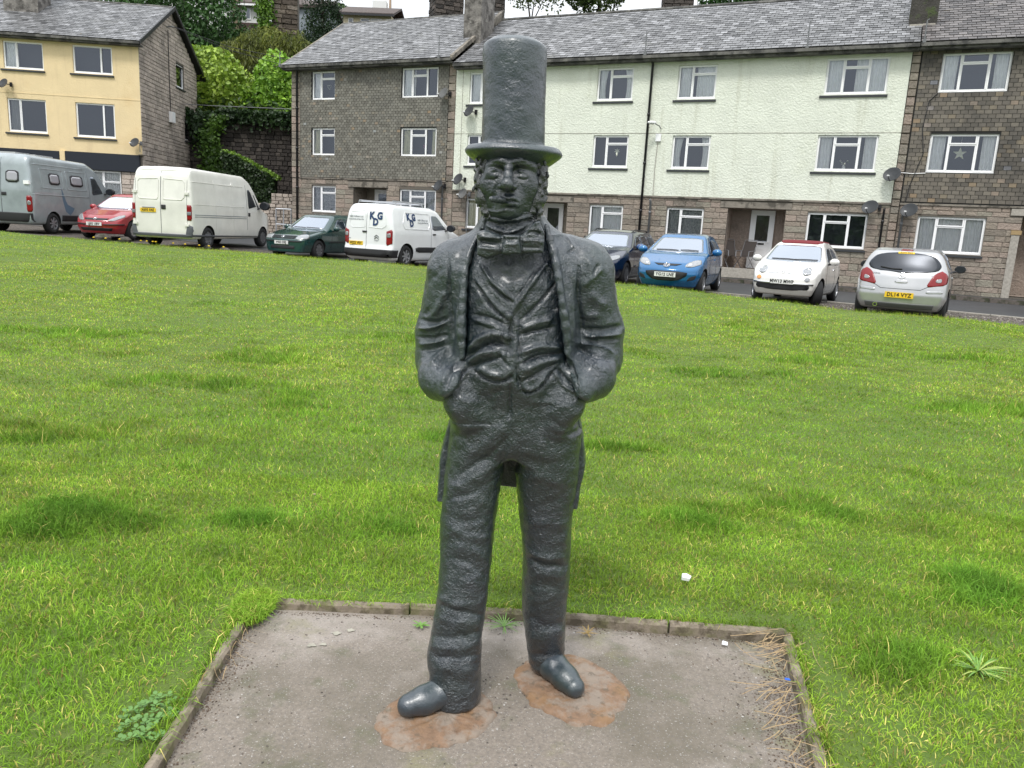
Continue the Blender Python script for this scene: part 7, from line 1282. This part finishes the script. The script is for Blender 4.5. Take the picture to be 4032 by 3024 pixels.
pier(-20.3, 64.5, 2.2, 1.9, 13.0, 23, R(12), M_pier, 'brown stone viaduct pier with ivy on its corner, far left on the hill')
n = 2600; x = -20.9 + RNG.normal(0, .33, n); z = RNG.uniform(14, 20.5, n); o = leaves(np.stack([x, 64.3 - RNG.uniform(0, .35, n) + np.abs(x + 20.4) * .3, z], 1), np.tile([-.3, -1.0, .2], (n, 1)), .26, (.06, .14, .015), (.2, .36, .04), 'ivy', None, .9, .5); tag(o, 'bright ivy strip growing up the brown stone pier', 'ivy')
pier(-8.6, 73.5, 2.2, 2.6, 17, 26, R(20), M_pierd, 'dark rough stone pier behind the ridge of the grey slate house'); pier(-4.6, 73.5, 2.0, 2.3, 17, 26, R(20), M_pierd, 'dark stone pier mostly hidden behind the rendered chimney'); pier(11.7, 73.5, 2.6, 2.6, 17, 27, R(-5), M_pierd, 'dark stone pier above the mint house ridge')
# houses on the hill
M_hw = mat('house_white', (.72, .72, .70), .8, **W_); M_brn = mat('cladding_brown', (.075, .045, .038), .7, bump=.5, bscale=12, **W_); M_crm = mat('house_cream', (.68, .60, .42), .85, **W_); M_tile = mat('roof_tile_brown', (.11, .085, .075), .8, var=.4, vscale=6, bump=.6, bscale=9, **W_); M_tan = mat('house_tan', (.42, .31, .22), .85, **W_); M_bgl = mat('cladding_blue_grey', (.32, .36, .40), .7, **W_)
def hwin(fr, root, a, b, c, d):
    mb = MB(); f = .08; mb.box(a, a + f, -.06, .02, c, d).box(b - f, b, -.06, .02, c, d).box(a + f, b - f, -.06, .02, c, c + f).box(a + f, b - f, -.06, .02, d - f, d); w_ = fr.part(mb, 'window', M_upvc, root); MB().quad((a + f, -.02, c + f), (b - f, -.02, c + f), (b - f, -.02, d - f), (a + f, -.02, d - f)).build('pane', M_pane2, w_, fix=False)
fh = FR(-24.9, 70, 0); h = fh.root('hill_house', 2, 0, 15, 'small white house with brown cladding beside the ivy covered pier', 'house', 'houses on the hill')
fh.part(MB().box(0, 4.6, 0, 6, 14, 19.25), 'wall', M_hw, h); fh.part(MB().box(.02, 4.58, -.05, -.002, 16.0, 17.75), 'cladding', M_brn, h); fh.part(MB().box(-.35, 0, -.5, 6, 14, 19.6), 'party_wall', M_tan, h); fh.part(MB().prism([(-.5, 19.1), (3, 20.4), (6.5, 19.1), (6.5, 19.25), (3, 20.6), (-.5, 19.3)], 'x', -.2, 7.6), 'roof', M_tile, h)
fh.part(MB().box(4.6, 7.4, -.2, 6, 14, 19.2), 'wall', M_bgl, h); hwin(fh, h, .55, 1.0, 18.0, 18.95); hwin(fh, h, 2.3, 3.1, 17.95, 18.95); hwin(fh, h, 4.9, 5.6, 17.6, 18.8); hwin(fh, h, 2.0, 3.2, 15.3, 15.9); fh.part(MB().box(-.1, 4.6, -.56, -.48, 19.0, 19.15), 'gutter', M_upvc, h)
h = fh.root('hill_house', -3, 0, 15, 'neighbouring white house half hidden by the large dark tree', 'house', 'houses on the hill'); fh.part(MB().box(-5.5, -.4, -1, 5, 14, 19.7), 'wall', M_hw, h); fh.part(MB().prism([(-1.4, 19.5), (2, 20.9), (5.4, 19.5), (5.4, 19.7), (2, 21.1), (-1.4, 19.7)], 'x', -6, -.2), 'roof', M_tile, h); hwin(fh, h, -1.9, -1.1, 18.1, 19.3)
fh = FR(-18.6, 80, R(-3)); h = fh.root('bungalow', 2.5, 0, 19, 'cream bungalow with low brown roof above the left end of the grey slate ridge', 'house', 'houses on the hill')
fh.part(MB().box(.3, 5.0, 0, 6, 18, 21.35), 'wall', M_crm, h); fh.part(MB().prism([(-.6, 21.2), (3, 22.6), (6.6, 21.2), (6.6, 21.4), (3, 22.8), (-.6, 21.4)], 'x', -.2, 5.4), 'roof', M_tile, h); fh.part(MB().box(-.2, 5.4, -.66, -.58, 21.12, 21.32), 'gutter', M_black, h); hwin(fh, h, .8, 1.3, 20.3, 21.0); hwin(fh, h, 2.0, 2.9, 20.4, 21.0); hwin(fh, h, 3.0, 4.1, 20.4, 21.0)
fh.part(MB().box(5.4, 9.6, 1.5, 7, 18, 20.9), 'extension', M_tan, h); fh.part(MB().prism([(1.0, 20.8), (4, 22.0), (7, 20.8)], 'x', 5.4, 9.8), 'roof', M_tile, h)
fh = FR(-19.5, 92, 0); h = fh.root('hill_house', 2.5, 0, 20, 'white chimneyed house on the skyline behind the bungalow', 'house', 'houses on the hill'); fh.part(MB().box(-1, 7, 0, 6, 19, 23.2), 'wall', M_hw, h); fh.part(MB().prism([(-.5, 23.1), (3, 24.3), (6.5, 23.1)], 'x', -1.2, 7.2), 'roof', M_tile, h); fh.part(MB().box(1.3, 2.9, 2, 3, 23.5, 26.4), 'chimney', M_hw, h)
for x_ in (1.6, 2.1, 2.6, 3.25): fh.part(MB().lathe([(0, 26.35 if x_ < 3 else 25.6), (.16, 26.35 if x_ < 3 else 25.6), (.12, 27.0), (0, 27.0)], 10, Matrix.Translation((x_, 2.5, 0))), 'chimney_pot', M_hw if x_ < 3 else M_tan, h)
tree('broadleaf_tree', 'small green tree on the skyline between the conifer and the white chimney', [(-20.2, 86, 22.6, 1.5, 1.5, 1.3), (-21.6, 86, 22.4, 1.5, 1.5, 1.4)], 2200, .3, (.03, .07, .02), (.09, .17, .04), (-20.6, 86, 20), .12)

# unseen wooded bank added behind the camera to darken statue and window reflections
grid_obj('unseen_bank', np.linspace(-140, 140, 40), np.linspace(-130, -45, 24), lambda x, y: np.interp(-y, [45, 52, 62, 80, 130], [-1.3, 1, 4, 7, 12]) + 2 * np.sin(x * .09) + 0 * y, M_hill)
n = 22000; x = RNG.uniform(-130, 130, n); y = -RNG.uniform(47, 80, n); o = leaves(np.stack([x, y, np.interp(-y, [45, 52, 62, 80], [-1.3, 1, 4, 7]) + 2 * np.sin(x * .09) + RNG.uniform(0, 3.5, n)], 1), np.tile([0, .8, .6], (n, 1)), 1.5, (.022, .05, .014), (.07, .13, .03), 'backdrop'); tag(o, 'dense dark green woodland added unseen behind the camera to darken reflections', 'backdrop', kind='stuff')
# ------------------------------------------------------------------ grass
M_grass = bpy.data.materials.new('grass_blade'); M_grass.use_nodes = True; t = M_grass.node_tree; b = t.nodes['Principled BSDF']; at = N(t, 'ShaderNodeAttribute', attribute_name='tint')
b.inputs['Roughness'].default_value = .6; b.inputs['Specular IOR Level'].default_value = .12
tl_ = N(t, 'ShaderNodeBsdfTranslucent'); ms = N(t, 'ShaderNodeMixShader'); ms.inputs[0].default_value = .32
t.links.new(at.outputs['Color'], b.inputs['Base Color']); t.links.new(at.outputs['Color'], tl_.inputs['Color']); t.links.new(b.outputs[0], ms.inputs[1]); t.links.new(tl_.outputs[0], ms.inputs[2])
t.links.new(ms.outputs[0], t.nodes['Material Output'].inputs['Surface'])
def blades(name, x, y, z, h, wd, lean, col, seg3, label=None, cat=None, kind='stuff'):
    n = len(x); a = RNG.uniform(0, 2 * np.pi, n); la = RNG.uniform(0, 2 * np.pi, n); dx, dy = np.cos(a) * wd / 2, np.sin(a) * wd / 2; lx, ly = np.cos(la) * lean * h, np.sin(la) * lean * h
    bl = np.stack([x - dx, y - dy, z], 1); br = np.stack([x + dx, y + dy, z], 1)
    tip = np.stack([x + lx, y + ly, z + h * np.sqrt(np.clip(1 - lean ** 2 * .5, .08, 1))], 1)
    if seg3:
        m = np.stack([x + lx * .38, y + ly * .38, z + h * .6], 1); o = np.stack([dx, dy, dx * 0], 1) * .8
        V = np.stack([bl, br, m - o, m + o, tip], 1); F = (np.array([(0, 1, 2), (1, 3, 2), (2, 3, 4)])[None] + (np.arange(n) * 5)[:, None, None]).reshape(-1, 3); k = 5
    else:
        V = np.stack([bl, br, tip], 1); F = (np.array([(0, 1, 2)])[None] + (np.arange(n) * 3)[:, None, None]).reshape(-1, 3); k = 3
    c = np.repeat(col, k, 0)
    o = np_mesh(name, V.reshape(-1, 3), F, M_grass, None, False, col=c); return tag(o, label, cat, kind=kind)
def grass_cols(x, y, n):
    u = RNG.uniform(0, 1, n)[:, None]; tf = tuft(x, y)[:, None]; pt = (.5 + .5 * np.clip(wob(x, y, 1.1, 2) * .9, -1, 1))[:, None]; p2 = (.5 + .5 * np.clip(wob(x, y, 5.1, 3) * .9, -1, 1))[:, None]; p3 = (.5 + .5 * np.clip(wob(x, y, 12, 0) * .9, -1, 1))[:, None]
    g1 = np.array([.18, .36, .034]); g2 = np.array([.42, .56, .065]); g3 = np.array([.085, .25, .028]); yel = np.array([.80, .68, .22]); brn = np.array([.34, .24, .10])
    c = g1 + (g2 - g1) * np.clip(u * .35 + pt * .30 + p3 * .30 + p2 * .15 - .05 + np.clip((y[:, None] - 5) / 40, 0, .3), 0, 1.1); c = c + (g3 - c) * np.clip(tf * .55 + .15 * p2, 0, .7)  # blades turn paler with distance, haze put into their colour
    q = RNG.uniform(0, 1, n); dr = (.05 + .16 * np.clip(pt[:, 0] * p3[:, 0] * 1.6 - .2, 0, 1)) * (1 - .8 * tf[:, 0]); c = np.where((q < dr)[:, None], yel * RNG.uniform(.6, 1.1, (n, 1)), c); c = np.where(((q > .985 - .03 * p2[:, 0]) & (tf[:, 0] < .5))[:, None], brn, c)
    return c * RNG.uniform(.5, 1.3, (n, 1)) * np.clip(1 + .08 * wob(x, y, 2.6, 1) + .16 * wob(x, y, 11, 2), .5, 1.4)[:, None]  # last factor paints small shadows between tufts into the blade colour
def sample(n, y0, y1, pw):
    out = []; tot = 0
    while tot < n:
        m = n; u = RNG.uniform(0, 1, m)
        if pw == 0: y = np.sqrt(u * (y1 ** 2 - y0 ** 2) + y0 ** 2)       # even density in a wedge
        else: y = y0 * (y1 / y0) ** u                                      # density falls with 1/y^2
        x = RNG.uniform(-1, 1, m) * (.78 * y + 1.0)
        sd_ = pad_sd(x, y); k = (y < ye(x) + .05) & (sd_ > .022 + .03 * RNG.uniform(0, 1, m) ** 2)
        bare = np.zeros(m)
        for (bx, by, br) in [(1.27, 2.22, .13), (1.33, 2.02, .10), (1.2, 2.5, .08), (-1.07, 1.75, .08), (-1.2, 1.62, .08), (1.95, 2.76, .06), (-1.02, 2.2, .05)]: bare = np.maximum(bare, np.exp(-((x - bx) ** 2 + (y - by) ** 2) / br ** 2))
        k &= RNG.uniform(0, 1, m) > bare * .6
        out.append(np.stack([x[k], y[k]], 1)); tot += k.sum()
    return np.concatenate(out)[:n].T
x, y = sample(210000, 1.0, 4.2, 0); tf = tuft(x, y); n = len(x)
pn = np.clip(pad_sd(x, y) / .25, .35, 1)
h = RNG.uniform(.016, .040, n) * (1 + 1.7 * tf) * pn * (1 + .25 * wob(x, y, 2.2, 1))
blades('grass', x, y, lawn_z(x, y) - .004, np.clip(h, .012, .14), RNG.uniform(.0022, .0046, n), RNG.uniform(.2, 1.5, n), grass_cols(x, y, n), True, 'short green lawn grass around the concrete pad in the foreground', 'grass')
x, y = sample(520000, 4.2, 27, 1); tf = tuft(x, y); n = len(x)
h = RNG.uniform(.014, .036, n) * (1 + 2.1 * tf) * (1 + .25 * wob(x, y, 1.3, 1))
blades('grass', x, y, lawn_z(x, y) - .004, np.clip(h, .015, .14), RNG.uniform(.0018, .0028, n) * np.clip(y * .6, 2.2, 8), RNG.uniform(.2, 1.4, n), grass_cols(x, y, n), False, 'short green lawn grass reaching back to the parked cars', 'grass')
# blades leaning over the pad's kerb
n = 70000; x = RNG.uniform(-1.1, 1.3, n); y = RNG.uniform(.9, 2.95, n); sd_ = pad_sd(x, y); k = (sd_ > .014) & (sd_ < .07) & (RNG.uniform(0, 1, n) < .35 + .65 * (np.sin(x * 9 + y * 14) > .2)); x, y = x[k], y[k]; n = len(x)
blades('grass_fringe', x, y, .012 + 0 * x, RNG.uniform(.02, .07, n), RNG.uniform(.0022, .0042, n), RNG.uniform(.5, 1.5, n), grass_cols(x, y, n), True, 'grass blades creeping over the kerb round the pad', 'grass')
n = 2800; a_ = RNG.uniform(0, 6.28, n); r_ = np.sqrt(RNG.uniform(0, 1, n)); x = -.955 + .075 * r_ * np.cos(a_); y = 2.73 + .13 * r_ * np.sin(a_)
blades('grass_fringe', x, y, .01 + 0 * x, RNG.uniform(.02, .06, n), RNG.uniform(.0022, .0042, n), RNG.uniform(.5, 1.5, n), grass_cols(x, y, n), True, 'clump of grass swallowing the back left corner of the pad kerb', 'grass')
# ragged edge towards the gravel
n = 9000; x = RNG.uniform(-15, 12, n); y = ye(x) + RNG.uniform(-.25, .1, n)
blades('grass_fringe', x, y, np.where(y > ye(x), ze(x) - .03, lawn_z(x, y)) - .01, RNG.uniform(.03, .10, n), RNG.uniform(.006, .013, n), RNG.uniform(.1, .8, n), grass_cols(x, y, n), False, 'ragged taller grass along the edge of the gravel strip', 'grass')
# dry stalks lying over the pad's right edge, and by its left corner
def straw(name, n, fx, label, L=(.03, .15)):
    V = []; F = []
    for k in range(n):
        x, y = fx(); a = random.gauss(-2.7, .75) if x > 0 else random.gauss(-.2, .8); l = random.uniform(*L); w_ = random.uniform(.0007, .0014); z = .012 + random.uniform(0, .02); i0 = len(V); c, s_ = math.cos(a), math.sin(a); bnd = random.uniform(-.3, .3)
        for j in range(4):
            q = j / 3; px = x + c * l * q - s_ * l * bnd * q * q; py = y + s_ * l * q + c * l * bnd * q * q; pz = z * (1 - q * .7) + .004
            V += [(px - s_ * w_, py + c * w_, pz), (px + s_ * w_, py - c * w_, pz + .001)]
        for j in range(3): F.append((i0 + 2 * j, i0 + 2 * j + 1, i0 + 2 * j + 3, i0 + 2 * j + 2))
    return tag(MB().add(V, F).build(name, mat(name, (.42, .30, .16), .8, var=.4, vscale=60), fix=False), label, 'dry grass', kind='stuff')
def fx():
    y = random.choice([random.gauss(2.3, .2), random.gauss(2.65, .06), random.uniform(1.4, 2.75)]); y = min(y, 2.76); return (1.09 + (y - 2.75) * .21 + random.gauss(0, .045), y)
straw('dry_stalks', 120, fx, 'dry straw coloured stalks trailing over the right edge of the pad')
straw('dry_grass', 60, lambda: (-.95 + random.uniform(-.06, .05), random.uniform(2.3, 2.78)), 'dry grass roots at the back left corner of the pad', (.03, .08))
# weeds with leaf blades
M_weed = mat('weed_leaf', (.16, .33, .05), .5, var=.3, vscale=20); M_weedy = mat('weed_leaf_pale', (.42, .52, .12), .5, var=.3, vscale=20)
def weed(x, y, n, L, wdt, el, m_, label, name='weed', z=None, blade=True):
    root = empty(name, (x, y, z if z is not None else lawn_h(x, y) + .004), 0, label, 'weed')
    for k in range(n):
        a = 2 * math.pi * k / n + random.uniform(-.35, .35); l = L * random.uniform(.6, 1.1); e = el * random.uniform(.5, 1.3); V = []
        for j in range(6):
            q = j / 5; r_ = l * q * math.cos(e); zz = l * (math.sin(e) * q - .55 * q * q * math.sin(e)) + .003; ww = wdt * math.sin(math.pi * min(.97, q * .8 + .16)) / 2
            V += [(r_ * math.cos(a) - math.sin(a) * ww, r_ * math.sin(a) + math.cos(a) * ww, zz + ww * .3), (r_ * math.cos(a), r_ * math.sin(a), zz), (r_ * math.cos(a) + math.sin(a) * ww, r_ * math.sin(a) - math.cos(a) * ww, zz + ww * .3)]
        F = []
        for j in range(5): i = 3 * j; F += [(i, i + 1, i + 4, i + 3), (i + 1, i + 2, i + 5, i + 4)]
        MB().add(V, F).build('leaf', m_[k % len(m_)], root, True, False)
    return root
weed(.02, 2.72, 26, .10, .004, .55, [M_weed], 'spreading tuft of narrow green grass between the statue\'s legs at the back kerb', z=.0)
weed(-.30, 2.69, 12, .045, .008, .5, [M_weed], 'small green leafy weed against the back kerb left of the statue', z=.0)
weed(1.75, 2.55, 40, .12, .006, .6, [M_weedy, M_weed, M_weed], 'pale yellow green broad bladed tuft in the lawn right of the pad')
weed(.34, 2.70, 16, .05, .004, .6, [mat('dead_weed', (.35, .24, .08), .9)], 'small dead brown weed at the back kerb right of the statue', z=.0)
def clover(x0, y0, n, rad, label):
    P = []; V = []; F = []
    for k in range(n):
        a = random.uniform(0, 6.28); r_ = rad * math.sqrt(random.random()); x, y = x0 + r_ * math.cos(a), y0 + r_ * math.sin(a) * 1.4; z = max(lawn_h(x, y), .0) + random.uniform(.012, .03)
        for l in range(3):
            b_ = a + l * 2.09; i = len(V); q = .009
            for j in range(6): c = b_ + j * 1.047; V.append((x + math.cos(b_) * q + math.cos(c) * q * .8, y + math.sin(b_) * q + math.sin(c) * q * .8, z + .003 * math.cos(c - b_)))
            F.append(tuple(range(i, i + 6)))
    return tag(MB().add(V, F).build('clover', mat('clover_leaf', (.13, .27, .06), .55, var=.3, vscale=30), fix=False), label, 'clover', kind='stuff')
clover(-1.02, 2.05, 60, .09, 'patch of small clover leaves beside the left kerb of the pad')
clover(-1.15, 1.55, 70, .07, 'patch of round leaves at the bottom left of the lawn')
clover(1.7, 1.95, 60, .12, 'patch of blue green clover in the lawn at the lower right')
# litter
def litter(name, pts, h, m_, loc, label, cat='litter', rz=0):
    o = MB().prism(pts, 'z', 0, h).build(name, m_); o.location = loc; o.rotation_euler = (.15, .1, rz); return tag(o, label, cat)
M_paper = mat('paper_white', (.8, .8, .82), .8); 
litter('paper_scrap', [(-.02, -.015), (.012, -.018), (.024, .004), (.008, .02), (-.014, .016)], .014, M_paper, (.80, 3.12, lawn_h(.80, 3.12) + .03), 'crumpled white scrap lying in the grass right of the statue')
litter('paper_scrap', [(-.012, -.01), (.01, -.012), (.014, .006), (-.004, .012)], .003, M_paper, (.86, 2.68, .004), 'small white scrap near the back right corner of the pad')
litter('plastic_scrap', [(-.008, -.005), (.012, -.004), (.01, .006), (-.006, .006)], .003, mat('blue_plastic', (.02, .12, .6), .4), (1.02, 2.45, .006), 'tiny bright blue plastic scrap on the right of the pad')
stick = MB().tube([(-.045, 0, .009), (-.01, .003, .010), (.03, -.002, .009), (.048, .001, .009)], [.008, .0095, .009, .0075], 8).build('stick', mat('stick_brown', (.12, .04, .02), .7, var=.4, vscale=50, bump=.5, bscale=90), smooth=True); stick.location = (-.79, 1.83, .0); tag(stick, 'short red brown stick on the pad at the lower left', 'stick')
# daisies / dandelion heads on thin stems in the lawn
M_seed = mat('seed_head', (.30, .25, .14), .9); M_stem = mat('stem', (.14, .2, .06), .7); M_dan = mat('dandelion_yellow', (.75, .5, .02), .7)
def flower(x, y, h, r_, m_, name, label, grp):
    root = empty(name, (x, y, lawn_h(x, y)), random.uniform(0, 6), label, 'flower', grp)
    MB().tube([(0, 0, 0), (h * .08, 0, h * .5), (h * .12, .01, h)], .0015, 5).build('stem', M_stem, root)
    MB().lathe([(0, h - r_ * .5), (r_ * .8, h - r_ * .2), (r_, h + r_ * .2), (r_ * .5, h + r_ * .6), (0, h + r_ * .7)], 8, Matrix.Translation((h * .12, .01, 0))).build('head', m_, root)
for k, (x, y) in enumerate([(-.95, 6.3), (-.62, 5.9), (-1.0, 3.75), (1.45, 3.15), (-.45, 4.5), (2.1, 5.5), (1.75, 7.7), (-2.0, 5.1)]): flower(x, y, .09, .008, M_seed, 'seed_head', 'thin brown seed head standing above the lawn grass', 'seed heads in the lawn')
for k in range(12):
    x = [-13.3, -12.9, -12.4, -11.7, -11.5, -11.3, -11.2, -10.6, -10.2, -9.7, -9.4, -8.9][k]; flower(x, float(ye(x)) - .25, .12, .035, M_dan, 'dandelion', 'yellow dandelion at the grass edge in front of the parked red car and vans', 'dandelions at the lawn edge')
